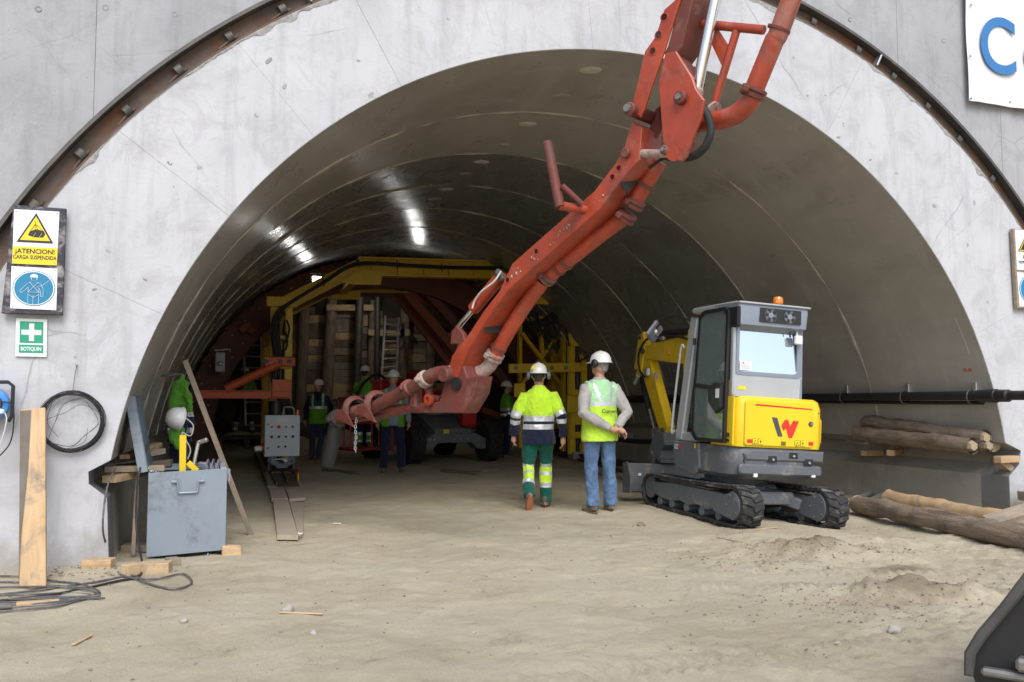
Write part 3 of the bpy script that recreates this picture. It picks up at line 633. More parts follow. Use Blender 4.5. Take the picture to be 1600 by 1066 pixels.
# lower right leg of the shutter
MB().ibeam(yp(790, 640, 21.6), yp(842, 560, 21.6), .2, .5, .03, (0, 1, 0)).build('lower_leg', M['formred'], form)
MB().bar(yp(752, 640, 21.0), yp(800, 655, 21.0), .15, .14).build('foot_beam', M['formorange'], form)

# ------------------------------------------------------------------ timbered heading behind it
FY = 24.6
face = thing('timber_heading', 'rough timber lagging with log props closing the heading', 'timbering', (XC, FY, 0))
earth = MB(); vs = []; fs = []; n = 40; m = 26
for j in range(m + 1):
    for i in range(n + 1):
        x = -1.2 + 10.4 * i / n; z = -.2 + 5.2 * j / m; y = FY + .55 + .3 * float(fbm(np.array([x * .8]), np.array([z * .8]), 0, 4, 5)[0]) - .9 * math.exp(-((z - .1) / .7) ** 2); vs.append((x, y, z))
for j in range(m):
    for i in range(n): q = j * (n + 1) + i; fs.append((q, q + 1, q + n + 2, q + n + 1))
earth.add(vs, fs); tag(earth.build('earth_bank', M['earth'], None, ang=60), None, None, None, 'structure')
plank_ms = []
for k in range(4):
    mb = MB().box((0, 0, 0), (1, .05, .2), None, .006); plank_ms.append(mb.mesh('lagging_plank', M[('plankold', 'plank', 'plankold', 'plankdark')[k]]))
bays = [(415, 430, 500, 0), (432, 472, 497, -18), (480, 512, 494, -16), (516, 556, 490, 2), (558, 596, 492, 0), (600, 640, 500, 4), (640, 676, 512, 6), (680, 742, 520, 9)]
for bi, (xa, xb, ytop, slope) in enumerate(bays):
    yy = ytop
    while yy < 660:
        st = random.uniform(10, 13.5); a, b = yp(xa - 2, yy - slope * -.5, FY), yp(xb + 2, yy + slope * .5, FY)
        L = (b - a).length; hgt = st / FPX * 25.2 * .93
        inst('lagging_plank', random.choice(plank_ms), frame(a, b) @ Matrix.Translation((0, random.uniform(-.02, .02), 0)) @ Matrix.Rotation(R(random.uniform(-1.5, 1.5)), 4, 'Y') @ Matrix.Diagonal((L, 1, hgt / .2, 1)), face); yy += st
def logmesh(name, p0, p1, r0, r1, mat, parent, n=14, seg=14, wob=.012, hew=False):
    p0, p1 = Vector(p0), Vector(p1); L = (p1 - p0).length; T = frame(p0, p1)
    mb = MB(); pts = [(-L / 2 + L * i / seg, 0, 0) for i in range(seg + 1)]; mb.tube(pts, [r0 + (r1 - r0) * i / seg for i in range(seg + 1)], n, False); mb.wob(wob, 5, int(abs(p0.x * 31))); mb.wob(wob * .45, 19, 4)
    me = mb.mesh(name, [mat], None, 60); o = inst(name, me, T, parent)
    for s, r in ((-1, r0), (1, r1)):
        e = MB(); e.lathe([(r * .98, -.004), (r * .97, .004), (0, .006)] if not (hew and s < 0) else [(r * 1.0, -.15), (r * 1.06, -.12), (r * .70, .0), (r * .62, .02), (0, .024)], n if not (hew and s < 0) else 6); e.wob(.006, 14, 3) if hew else None
        inst('cut_end', e.mesh('cut_end', M['endgrain']), T @ Matrix.Translation((s * L / 2, 0, 0)) @ Matrix.Rotation(R(90 * s), 4, 'Y'), o)
    return o
for (xt, yt, xb, yb, r) in ((475, 480, 468, 660, .16), (518, 462, 508, 660, .17), (585, 470, 578, 660, .15), (634, 470, 628, 660, .15), (675, 500, 672, 660, .15), (450, 500, 440, 660, .13)):
    logmesh('prop_log', yp(xb, yb, FY - .22), yp(xt, yt, FY - .22), r, r * .9, M['bark'], face)
for (xt, yt, xb, yb) in ((563, 450, 555, 660), (590, 452, 589, 620)):
    MB().cyl(yp(xb, yb, FY - .5), yp(xt, yt, FY - .5), .11 if xt < 580 else .08, 16, .01).build('steel_prop', M['darksteel'], face)
for (a, b, mm) in (((510, 481), (583, 481), 'plank'), ((575, 520), (632, 520), 'plankpale'), ((625, 520), (640, 520), 'plankpale')):
    MB().bar(yp(*a, FY - .42), yp(*b, FY - .42), .08, .16).build('waling', M[mm], face)
# aluminium ladder
lad = thing('ladder', 'aluminium ladder leaning on the timber heading', 'ladder', yp(610, 600, FY - .7) * 1.0)
a0, a1, b0, b1 = yp(597, 575, FY - 1.3), yp(602, 494, FY - .62), yp(620, 573, FY - 1.3), yp(623, 497, FY - .62)
for q0, q1 in ((a0, a1), (b0, b1)): MB().bar(q0 + (q0 - q1) * .6, q1, .05, .08, (0, 1, 0)).build('rail', M['alu'], lad)
for i in range(9): t = -.5 + i * .168; MB().cyl(a0.lerp(a1, t), b0.lerp(b1, t), .022, 8).build('rung', M['alu'], lad)
# second ladder far left
lad2 = thing('ladder', 'grey ladder at the far left behind the far worker', 'ladder', yp(395, 660, 23.5))
for px in (380, 407): MB().bar(yp(px + 4, 665, 23.2), yp(px, 500, 23.9), .05, .07, (0, 1, 0)).build('rail', M['galv'], lad2)
for i in range(10): t = i / 9.3; MB().cyl(yp(384, 665, 23.2).lerp(yp(380, 500, 23.9), t), yp(411, 665, 23.2).lerp(yp(407, 500, 23.9), t), .02, 8).build('rung', M['galv'], lad2)

# ------------------------------------------------------------------ yellow travelling gantry
G0, G1 = 18.7, 21.6
gan = thing('formwork_gantry', 'yellow steel portal gantry carrying the tunnel formwork', 'gantry', (4.5, G0, 0))
xl = yp(438, 600, G0).x; xr = yp(902, 600, G0).x; xe = .13
for y in (G0, G1):
    tl, tr = yp(560, 417, G0), yp(796, 423, G0); sl, sr = yp(440, 478, G0), yp(903, 484, G0)
    sl.y = sr.y = tl.y = tr.y = y; mt = M['yellow']
    MB().ibeam(tl, tr, .26, .40, .035).build('crossbeam', mt, gan)
    for k in range(6): q = tl.lerp(tr, (k + .5) / 6); MB().box(q, (.02, .2, .27)).build('stiffener', mt, gan)
    MB().ibeam(tl, sl, .24, .30, .03).build('haunch', mt, gan); MB().ibeam(tr, sr, .24, .30, .03).build('haunch', mt, gan)
    for c, s in ((tl, 1), (tr, -1)): MB().prism([(0, 0), (s * .5, 0), (s * .45, -.3), (-s * .12, -.32), (-s * .38, -.28)], c + Vector((0, -.14, -.08)), (1, 0, 0), (0, 0, 1), .02).build('gusset', mt, gan)
    for xx, s in ((xl, 1), (xr, -1)):
        for dx in (-.15, .15):
            MB().ibeam((xx + dx, y, .12), (xx + dx, y, sl.z - .02), .14, .13, .02, (0, 1, 0)).build('leg_post', mt, gan)
        for z, hh in ((.55, .14), (.95, .34), (1.5, .14), (2.05, .16), (2.6, .1)): MB().box((xx, y - .09, z), (.40, .05, hh), None, .008).build('batten_plate', mt, gan)
        MB().box((xx, y, sl.z + .07), (.62, .34, .2), None, .01).build('leg_cap', mt, gan)
        for k in range(4): MB().box((xx - .24 + k * .16, y - .172, sl.z + .07), (.02, .02, .19)).build('stiffener', mt, gan)
        MB().cyl((xx, y, .35), (xx, y, 2.3), .06, 14).cyl((xx, y, .15), (xx, y, .4), .035, 12).build('leg_jack', M['blackp'], gan)
        MB().box((xx, y, .09), (.34, .3, .16), None, .01).build('foot_block', M['galv'], gan)
for xx in (xl, xr):
    for z in (.75, 2.02, sl.z - .12): MB().ibeam((xx, G0 + .12, z), (xx, G1 - .12, z), .16, .18, .02).build('side_rail', M['yellow'], gan)
    mid = (G0 + G1) / 2
    for (ya, za, yb, zb) in ((G0 + .2, .85, mid, 1.95), (mid, 1.95, G1 - .2, .85), (G0 + .2, 3.0, mid, 2.1), (mid, 2.1, G1 - .2, 3.0)): MB().bar((xx, ya, za), (xx, yb, zb), .1, .16).build('side_brace', M['yellow'], gan)
    MB().ibeam((xx, mid, .8), (xx, mid, sl.z - .2), .16, .2, .02, (1, 0, 0)).build('side_post', M['yellow'], gan)
for c in (yp(560, 411, G0), yp(796, 417, G0)): MB().ibeam((c.x, G0 + .15, c.z - .25), (c.x, G1 - .15, c.z - .25), .2, .22, .02).build('roof_rail', M['yellow'], gan)
for z in (2.05,):
    MB().bar(yp(795, 576, 18.5), yp(905, 574, 18.5), .1, .2).build('clamp_beam', M['yellow'], gan)
    for px in (806, 838, 862, 884): p = yp(px, 575, 18.44); MB().cyl(p, p + Vector((0, -.03, 0)), .05, 12).build('bolt', M['bolt'], gan)
for (a_, b_, y_, w_b) in (((812, 500), (812, 700), 19.9, .16), ((846, 486), (846, 700), 19.6, .14), ((880, 482), (880, 705), 19.2, .16), ((815, 520), (875, 600), 19.6, .12), ((875, 520), (815, 600), 19.7, .12), ((806, 655), (884, 660), 19.4, .14), ((806, 500), (884, 494), 19.5, .2)):
    MB().bar(yp(*a_, y_), yp(*b_, y_), .08, w_b, (0, 1, 0), .006).build('right_frame_bar', M['yellow'], gan)
for (px_, py_, w_b, h_b) in ((902, 632, .5, .36), (812, 610, .26, .3), (846, 470, .5, .16)): MB().box(yp(px_, py_, 18.5), (w_b, .04, h_b), None, .008).build('batten_plate', M['yellow'], gan)
# orange bracket frame at the left leg
MB().ibeam(yp(308, 616, 18.45), yp(455, 617, 18.45), .2, .16, .02).build('bracket_beam', M['orange'], gan)
MB().cyl(yp(352, 608, 18.45), yp(441, 566, 18.45), .085, 14).build('bracket_strut', M['orange'], gan)
MB().box(yp(437, 565, 18.42), (.62, .06, .19), None, .02).build('bracket_plate', M['orange'], gan)
for px in (416, 438, 452): p = yp(px, 565, 18.38); MB().cyl(p, p + Vector((0, -.02, 0)), .05, 12).build('bolt_hole', M['blackp'], gan)
MB().box(yp(440, 607, 18.42), (.38, .06, .36), None, .01).build('bracket_plate', M['orange'], gan)
# cable harness over the gantry
cab = thing('cable_harness', 'thick bundle of black cables slung over the yellow gantry', 'cables', yp(440, 560, 18.45))
base = [(456, 655), (446, 618), (432, 590), (436, 555), (431, 515), (438, 488), (452, 475), (505, 442), (558, 413), (640, 415), (700, 418), (770, 419), (800, 421), (860, 452), (897, 476), (911, 492), (916, 520)]
for k in range(14):
    jx, jy = random.uniform(-1, 1), random.uniform(-1, 1); pts = []
    for i, (px, py) in enumerate(base):
        sp = 6 if i < 6 else 1.2; pts.append(yp(px + jx * sp + random.uniform(-1, 1) * (2.5 if i < 5 else .6), py + jy * (1.8 if i >= 6 else 3), 18.46 - .03 * random.random()))
    if k % 3 == 0: pts = pts[:-3]
    MB().tube(bez(pts, 5), .019, 6).build('cable', M['cable'], cab, ang=80)
for k in range(9):
    x0 = random.uniform(806, 840); x1 = random.uniform(850, 884); d = random.uniform(15, 50); y0 = random.uniform(482, 500)
    MB().tube(bez([yp(x0, y0, 18.9), yp(x0 * .7 + x1 * .3, y0 + d * .7, 18.8), yp((x0 + x1) / 2, y0 + d, 18.8), yp(x1, y0 + d * .2, 18.7), yp(x1 + 10, y0 + d * .9, 18.6)], 6), .02, 6).build('cable', M['cable'], cab, ang=80)
for (a, b, c, d) in (((912, 500), (930, 520), (926, 550), (905, 565)), ((915, 490), (938, 500), (930, 560), (912, 548)), ((446, 520), (449, 530), (447, 545), (440, 550)), ((448, 500), (452, 515), (446, 535), (440, 530))):
    MB().tube(bez([yp(*q, 18.45) for q in (a, b, c, d)], 6), .02, 6).build('cable', M['cable'], cab, ang=80)
for i, (px, py) in enumerate(((505, 440), (620, 413), (690, 417), (560, 410))):
    MB().tube([yp(px, py - 6, 18.4), yp(px + 1, py + 8, 18.36)], .012, 6).build('cable_tie', M['cable'], cab)

# ------------------------------------------------------------------ work lamps
def flood(px, py, y, label, tilt, lens='lamp', yawr=0.0):
    p = yp(px, py, y); t = thing('flood_lamp', label, 'lamp', p, 0, 'work lamps in the tunnel', (R(tilt), 0, yawr))
    MB().box((0, .05, 0), (.22, .09, .17), None, .015).build('lamp_housing', M['darksteel'], t, False)
    MB().box((0, -.002, 0), (.19, .012, .14), None, .003).build('lamp_lens', M[lens], t, False)
    MB().tube([(-.13, .05, 0), (-.13, .05, .15), (.13, .05, .15), (.13, .05, 0)], .012, 8).build('lamp_bracket', M['darksteel'], t, False); return t
flood(495, 437, 20.3, 'lit white floodlight on the red shutter ring, left of the gantry roof', -8, 'lamp', R(4))
flood(652, 416, 19.6, 'lit floodlight standing on the gantry roof behind its crossbeam', -12, 'lamp', R(0))
flood(590, 458, 22.45, 'lit floodlight behind the crown beam, turned to the timber heading', 25, 'lampin', R(180))

# ------------------------------------------------------------------ switch cabinet on its stand, with hoses
CY = 16.6
ca = thing('control_cabinet', 'pale grey control cabinet with buttons and coiled hose beneath', 'control cabinet', gp(441, 735))
p0, p1, p2 = yp(414, 649, CY), yp(469, 649, CY), yp(414, 714, CY); cw, chh = (p1 - p0).x, p0.z - p2.z; cx, cz = (p0.x + p1.x) / 2, (p0.z + p2.z) / 2
MB().box((cx, CY + .14, cz), (cw, .26, chh), None, .012).build('cabinet_body', M['cabinet'], ca)
MB().box((cx, CY, cz), (cw * .985, .02, chh * .985), None, .006).build('door', M['cabinet'], ca)
def cpt(fx, fy, d=-.012): return Vector((cx + (fx - .5) * cw, CY + d, cz + (.5 - fy) * chh))
for fx, fy, c, r in ((.2, .28, 'red', .02), (.4, .28, 'red', .032), (.6, .28, 'signblue', .018), (.79, .28, 'blackp', .02), (.2, .52, 'blackp', .026), (.4, .52, 'blackp', .026), (.6, .52, 'blackp', .02), (.8, .52, 'blackp', .026), (.4, .76, 'blackp', .02), (.59, .76, 'blackp', .02), (.1, .22, 'bolt', .02), (.1, .79, 'bolt', .02)):
    MB().cyl(cpt(fx, fy), cpt(fx, fy, -.045), r, 12, .004).build('button', M[c], ca)
for fx, fy in ((.2, .23), (.4, .23), (.6, .23), (.79, .23), (.2, .46), (.4, .46), (.6, .46), (.8, .46), (.4, .71), (.59, .71)): MB().box(cpt(fx, fy, -.013), (.07, .006, .012)).build('name_strip', M['white'], ca)
MB().box(cpt(.5, .12, -.013), (.19, .006, .07)).build('paper_label', M['signwhite'], ca)
for fx in (.15, .85): MB().box((cx + (fx - .5) * cw, CY + .16, p2.z / 2), (.05, .05, p2.z), None, .004).build('stand_leg', M['darksteel'], ca)
MB().box((cx, CY + .16, .03), (cw, .4, .05), None, .006).build('stand_base', M['darksteel'], ca)
MB().cyl((cx - .12, CY + .15, p0.z), (cx - .12, CY + .15, p0.z + .26), .12, 20, .01).build('motor', M['blackp'], ca)
MB().tube(bez([(cx + .02, CY + .1, p0.z), (cx + .03, CY + .1, p0.z + .13), (cx + .12, CY + .1, p0.z + .14), (cx + .2, CY + .1, p0.z + .12), (cx + .21, CY + .1, p0.z)], 4), .014, 8).build('lifting_handle', M['galv'], ca)
MB().lathe([(.035, 0), (.035, .05), (.025, .09), (0, .1)], 12, Matrix.Translation((cx + .27, CY + .1, p0.z))).build('beacon', M['amber'], ca)
for k in range(6):
    pts = [(cx + random.uniform(-.05, .05) + (.19 - k * .01) * math.cos(t) * (1 - .12 * math.sin(t)), CY + .02 + .012 * k, p2.z + .02 + (.22 - .012 * k) * math.sin(t)) for t in np.linspace(math.pi, 2 * math.pi, 14)]
    MB().tube(bez(pts, 2), .016, 7).build('hose', M['bluebox'], ca, ang=80)
MB().cyl(yp(412, 700, CY + .1), yp(398, 702, CY + .1), .05, 12).build('plug_socket', M['white'], ca); MB().cyl(yp(416, 698, CY + .1), yp(409, 700, CY + .1), .07, 12).build('plug_ring', M['red'], ca)
# grey box hung on the lining at the far left
jb = thing('junction_box', 'small grey electrical box on the left tunnel wall', 'junction box', yp(344, 560, 20.2))
c = yp(344, 566, 20.2); MB().box(c, (.2, .14, .42), None, .02).build('box_body', M['cabinet'], jb); MB().lathe([(.06, 0), (.06, .03), (.03, .05), (0, .05)], 14, Matrix.Translation(c + Vector((0, -.07, -.04))) @ Matrix.Rotation(R(90), 4, 'X')).build('dial', M['galv'], jb)
MB().tube([c + Vector((-.12, 0, .25)), c + Vector((.2, -.05, .28)), c + Vector((.2, -.05, .22))], .02, 6).build('hood', M['galv'], jb)
# timber step under the far worker
st = thing('timber_platform', 'low dark timber platform at the far left of the heading', 'platform', yp(385, 672, 23.3))
for i in range(5): a = yp(338, 668, 22.6 + i * .25); b = yp(425, 668, 22.6 + i * .25); a.z = b.z = .42 + random.uniform(-.01, .01); MB().bar(a, b, .22, .05, (0, 0, 1), .006).build('board', M['plankdark'], st)
for px in (345, 385, 420): q = yp(px, 668, 23.1); MB().box((q.x, 23.1, .2), (.14, 1.1, .4), None, .01).build('bearer', M['plankdark'], st)

# ------------------------------------------------------------------ access platform machine (grey chassis, red boom and basket)
fa, fb = Vector((3.98, 18.55, 0)), Vector((5.78, 18.95, 0)); rx = (fb - fa).normalized(); ry = Vector((0, 0, 1)).cross(rx)   # rx: to our right, ry: away from us
lc = (fa + fb) / 2; lift = thing('aerial_lift', 'red and grey boom lift with knobbly tyres parked under the gantry', 'boom lift', lc, math.atan2(rx.y, rx.x))
def wheel(mb_t, mb_r, c, r, wd, lugs=18):
    prof = [(r * .62, -wd / 2), (r * .9, -wd / 2), (r * .965, -wd * .4), (r * .965, wd * .4), (r * .9, wd / 2), (r * .62, wd / 2)]
    T = Matrix.Translation(Vector(c)) @ Matrix.Rotation(R(90), 4, 'Y'); mb_t.lathe(prof, 28, T)
    for k in range(lugs):
        for s in (-1, 1):
            an = 2 * math.pi * (k + (.5 if s > 0 else 0)) / lugs
            L = Matrix.Rotation(an, 4, 'Z') @ Matrix.Translation((r * .985, 0, s * wd * .2)) @ Matrix.Rotation(s * .5, 4, 'X')
            sv = mb_t.M.copy(); mb_t.M = sv @ T @ L; mb_t.box((0, 0, 0), (r * .09, r * .13, wd * .55), None, .006); mb_t.M = sv
    mb_r.lathe([(r * .2, -wd * .3), (r * .55, -wd * .25), (r * .62, -wd * .48), (r * .62, wd * .48), (r * .55, wd * .25), (r * .2, wd * .3)], 24, T)
for (x, y) in ((-.93, 0), (.93, 0), (-.93, 2.2), (.93, 2.2)):
    a, b = MB(), MB(); wheel(a, b, (x, y, .43), .43, .32); w0 = a.build('wheel', M['tyre'], lift, False); b.build('rim', M['chassis'], w0, False)
MB().prism([(-.75, .28), (-.55, .28), (-.4, .42), (.4, .42), (.55, .28), (.75, .28), (.75, .5), (.5, .62), (-.5, .62), (-.75, .5)], (0, -.05, 0), (1, 0, 0), (0, 0, 1), .3, .015).build('front_axle', M['chassis'], lift, False)
MB().prism([(-.75, .28), (.75, .28), (.75, .6), (-.75, .6)], (0, 2.2, 0), (1, 0, 0), (0, 0, 1), .3, .015).build('rear_axle', M['chassis'], lift, False)
MB().prism([(-.1, .55), (2.5, .5), (2.5, .85), (1.7, 1.0), (.6, 1.0), (-.12, .72)], (0, 0, 0), (0, 1, 0), (0, 0, 1), .9, .03).build('chassis', M['chassis'], lift, False)
MB().box((-.2, -.16, .66), (.13, .012, .1)).build('data_plate', M['signyellow'], lift, False)
for x in (-.6, -.5, .12, -.02, .3): MB().cyl((x, -.2, .5), (x, -.215, .5), .014, 8).build('bolt', M['galv'], lift, False)
MB().lathe([(.5, 0), (.5, .12)], 28, Matrix.Translation((0, 1.0, 1.0))).build('slew_ring', M['darksteel'], lift, False)
MB().box((.55, 1.0, 1.35), (.75, 1.5, .5), None, .06).box((-.55, 1.2, 1.3), (.5, 1.3, .42), None, .06).build('turntable', M['liftred'], lift, False)
MB().box((0, 1.7, 1.55), (.36, .5, .9), None, .03).build('tower', M['liftred'], lift, False)
MB().bar((-.05, 1.8, 1.72), (-1.45, .7, 1.62), .24, .28, (0, 0, 1), .02).build('boom', M['liftred'], lift, False)
MB().bar((-1.2, 1.0, 1.66), (-1.65, .95, 1.4), .16, .2, (0, 0, 1), .02).build('jib', M['liftred'], lift, False)
MB().cyl((-.4, 1.35, 1.45), (-1.2, .95, 1.5), .06, 12).build('lift_ram', M['blackp'], lift, False)
MB().box((-1.05, 1.5, 1.3), (.5, .4, .6), None, .03).build('control_housing', M['blackp'], lift, False)
bk = Vector((-1.6, .95, .3)); bw, bd, bh = .95, .75, 1.08
for z in (0, .55, bh):
    MB().tube([bk + Vector(p) for p in ((-bw / 2, -bd / 2, z), (bw / 2, -bd / 2, z), (bw / 2, bd / 2, z), (-bw / 2, bd / 2, z))], .022, 8, closed=True).build('basket_rail', M['liftred'], lift, False)
for (x, y) in ((-.5, -.5), (.5, -.5), (.5, .5), (-.5, .5), (0, -.5), (0, .5), (-.5, 0)): MB().cyl(bk + Vector((x * bw, y * bd, 0)), bk + Vector((x * bw, y * bd, bh)), .02, 8).build('basket_post', M['liftred'], lift, False)
MB().box(bk + Vector((0, 0, -.02)), (bw, bd, .04), None, .005).build('basket_floor', M['darksteel'], lift, False)
MB().box((.35, -.12, 1.05), (.34, .3, .62), None, .07).build('counterweight_cover', M['liftred'], lift, False)
MB().tube(bez([(-.9, 1.3, 1.7), (-1.3, 1.0, 1.9), (-1.7, .8, 1.7), (-1.9, .7, 1.4)], 5), .03, 8).build('hose', M['cable'], lift, False)

# ------------------------------------------------------------------ red concrete placing boom
BE = Vector((3.26, 5.87, 0)); BU = Vector((-.478, .878, 0)).normalized(); BN = BU.cross(Vector((0, 0, 1)))
def bp(px, py, off=0.0): return vp(px, py, BE + BN * off, BN)
def b2(px, py, off): q = bp(px, py, off) - BE; return (q.dot(BU), q.z)
def bpl(pts, off): return [b2(*p, off) for p in pts]
bm = thing('placing_boom', 'long red concrete placing boom reaching from above down into the tunnel', 'concrete boom', (BE.x, BE.y, 0))
def plate(name, pts, off, th, mat, bev=.008):            # outline taken on its near face (off - th/2)
    return MB().prism(bpl(pts, off - th / 2), BE + BN * off, BU, (0, 0, 1), th, bev).build(name, M[mat], bm, ang=30)
plate('lower_arm', [(987, 188), (974, 233), (963, 253), (929, 298), (800, 412), (780, 455), (755, 487), (733, 521), (706, 556), (700, 580), (706, 599), (714, 594), (731, 546), (760, 500), (796, 436), (782, 463), (938, 326), (974, 277), (999, 250), (1003, 200)][:14] + [(795, 452), (938, 326), (974, 277), (999, 250), (1003, 200)], 0, .27, 'boomred', .006)
for (px, py) in ((967, 263), (957, 277), (838, 393), (793, 438)):
    p = bp(px, py, -.135); T = plane_m(p, BU, (0, 0, 1)); T = T @ Matrix.Rotation(R(180), 4, 'X')
    MB().lathe([(.019, -.004), (.023, .006), (.030, .006), (.032, -.004)], 16, T).build('hole_rim', M['boomred'], bm); MB().lathe([(.02, .0015), (0, .0015)], 16, T).build('hole', M['holedark'], bm)
p = bp(980, 240, -.135); MB().cyl(p, p - BN * .04, .04, 14, .008).build('pin', M['boomdirty'], bm)
for (a, b, w0) in (((757, 512), (784, 512), .1), ((973, 292), (1003, 264), .12)):  # first: black strip put in for the arm's dark gap; second: rubber pad
    q0, q1 = bp(*a, -.1), bp(*b, .1); MB().bar(q0, q1, .012, w0, (0, 0, 1), .003).build('pad_gap_strip', M['hoserubber'], bm)
# side bracket tube
MB().cyl(bp(915, 328, -.12), bp(873, 321, -.34), .036, 14).build('side_tube', M['boomred'], bm)
MB().cyl(bp(875, 324, -.34), bp(855, 222, -.34), .04, 14, .006).build('side_post', M['boomdirty'], bm)
MB().cyl(bp(909, 319, -.2), bp(878, 290, -.34), .024, 10).build('side_brace', M['boomdirty'], bm)
# delivery pipe of the lower arm
def pipe(name, pts, r, mat, n=8): return MB().tube(bez(pts, n), r, 16).build(name, M[mat], bm, ang=40)
O = .12
pipe('delivery_pipe', [bp(1030, 252, O), bp(1012, 282, O), bp(990, 318, O)], .066, 'boomred'); pipe('delivery_pipe', [bp(980, 336, O), bp(930, 374, O), bp(856, 432, O)], .064, 'boomred'); pipe('delivery_pipe', [bp(848, 440, O), bp(812, 490, O), bp(772, 556, O)], .066, 'boomred')
def collar(a, b, r, mat, wd=.04, parts=2):
    a, b = Vector(a), Vector(b); d = (b - a).normalized(); mb = MB(); q = d.to_track_quat('Z', 'Y').to_matrix().to_4x4()
    mb.lathe([(r * 1.0, -wd), (r * 1.25, -wd * .8), (r * 1.28, -wd * .3), (r * 1.1, -wd * .15), (r * 1.1, wd * .15), (r * 1.28, wd * .3), (r * 1.25, wd * .8), (r * 1.0, wd)], 20, Matrix.Translation((a + b) / 2) @ q)
    o = mb.build('pipe_coupling', M[mat], bm); s = d.cross(Vector((0, 0, 1))).normalized()
    for k in (-1, 1): MB().box((a + b) / 2 + s * r * 1.4 * k, (.05, .05, .05), q.to_3x3(), .01).build('clamp_ear', M[mat], o)
for (a, b) in (((996, 309), (986, 326)), ((983, 331), (973, 346)), ((862, 427), (849, 438)), ((776, 549), (768, 564))): collar(bp(*a, O), bp(*b, O), .068, 'crust' if a[1] > 500 else 'boomdirty')
for px, py, dx, dy in ((1008, 288, -6, 9), (884, 409, -9, 7), (872, 418, -9, 7), (779, 543, -4, 8)):
    a, b = bp(px, py, O), bp(px + dx, py + dy, O); d = (b - a).normalized(); MB().lathe([(.066, -.016), (.078, -.014), (.078, .014), (.066, .016)], 18, Matrix.Translation(a) @ d.to_track_quat('Z', 'Y').to_matrix().to_4x4()).build('pipe_bracket', M['boomdirty'], bm)
pipe('pipe_elbow', [bp(770, 560, O), bp(764, 572, O), bp(750, 582, .08), bp(725, 584, 0), bp(700, 582, -.12)], .066, 'crust')
# end arm, hinge, elbow and rubber end hose
plate('end_arm', [(698, 584), (712, 560), (722, 566), (730, 590), (746, 588), (741, 615), (722, 646), (656, 645), (656, 630), (686, 628)], -.02, .2, 'boomdirty')
plate('hinge_link', [(713, 508), (705, 518), (703, 538), (715, 538), (708, 556), (700, 572), (706, 598), (714, 592), (722, 566), (728, 545), (724, 522)], -.09, .05, 'boomdirty'); plate('hinge_link', [(713, 508), (705, 518), (703, 538), (715, 538), (708, 556), (700, 572), (706, 598), (714, 592), (722, 566), (728, 545), (724, 522)], .12, .05, 'boomdirty')
p = bp(716, 586, -.02); MB().cyl(p - BN * .2, p + BN * .2, .07, 18, .01).build('hinge_pin', M['boomdirty'], bm); p = bp(727, 600, -.02); MB().cyl(p - BN * .125, p + BN * .1, .06, 18).build('pin_hole', M['blackp'], bm)
MB().cyl(bp(785, 430, -.02), bp(739, 484, -.02), .058, 16, .01).build('ram_body', M['boomred'], bm); MB().cyl(bp(742, 480, -.02), bp(714, 514, -.02), .026, 14).build('ram_rod', M['chrome'], bm)
MB().tube(bez([bp(783, 424, -.1), bp(772, 440, -.12), bp(752, 456, -.12), bp(742, 470, -.1), bp(738, 482, -.1)], 6), .009, 7).build('ram_hose', M['rope'], bm)
for k in range(3): p = bp(778 + k * 4, 426 + k * 5, -.06); MB().box(p, (.05, .05, .06), (k, .4, k), .01).build('ram_fitting', M['darksteel'], bm)
pipe('pipe_elbow', [bp(703, 582, -.1), bp(686, 583, -.12), bp(672, 588, -.12), bp(664, 594, -.12)], .064, 'boomdirty'); collar(bp(668, 590, -.12), bp(660, 596, -.12), .066, 'crust')
pipe('delivery_pipe', [bp(662, 594, -.12), bp(650, 602, -.12), bp(620, 618, -.12), bp(586, 636, -.12)], .062, 'boomdirty'); collar(bp(643, 604, -.12), bp(634, 610, -.12), .066, 'boomdirty')
pipe('delivery_pipe', [bp(586, 636, -.12), bp(560, 643, -.12), bp(536, 650, -.12), bp(526, 655, -.12)], .07, 'boomdirty'); collar(bp(530, 653, -.12), bp(524, 657, -.12), .078, 'rubber')
MB().tube([bp(690, 638, -.05), bp(640, 638, -.05), bp(584, 643, -.05)], .045, 12).build('end_tube', M['boomdirty'], bm)
for (px, py) in ((592, 634), (558, 642)):
    c = bp(px, py, -.12); d = BU; u2 = Vector((0, 0, 1)); pts = [c + BN * .13 * math.cos(t) + u2 * (.115 * math.sin(t) + .02) + BU * .02 for t in np.linspace(-.5, math.pi + .5, 18)]
    mb = MB(); mb.tube(pts, [(.01, .032)] * 18, 8); mb.build('hose_hoop', M['boomdirty'], bm)
    MB().prism([(0, 0), (.16, .03), (.2, -.05), (.07, -.08), (-.12, -.14)], c - BN * .13 + u2 * -.02, BU, u2, .02).build('hoop_lug', M['boomdirty'], bm)
MB().tube(bez([bp(640, 640, -.05), bp(600, 650, -.05), bp(560, 655, -.05)], 5), [(.03, .05)] * 11, 8).build('support_bar', M['boomdirty'], bm)
MB().tube([bp(668, 600, -.06), bp(672, 622, -.06), bp(690, 625, -.06)], .04, 12).build('elbow_stay', M['boomdirty'], bm); MB().box(bp(650, 622, -.06), (.1, .1, .2), (0, 0, .5), .02).build('stay_plate', M['boomdirty'], bm)
p = bp(673, 625, -.13); MB().lathe([(.05, 0), (.055, .04), (.03, .045), (.028, .02), (0, .02)], 16, plane_m(p, BU, (0, 0, 1)) @ Matrix.Rotation(R(180), 4, 'X')).build('pin_boss', M['boomred'], bm)
MB().tube(bez([bp(529, 654, -.12), bp(524, 662, -.12), bp(522, 675, -.12), bp(519, 697, -.12), bp(512, 726, -.12)], 6), [.07] * 24 + [.068], 18).build('end_hose', M['hoserubber'], bm, ang=50)
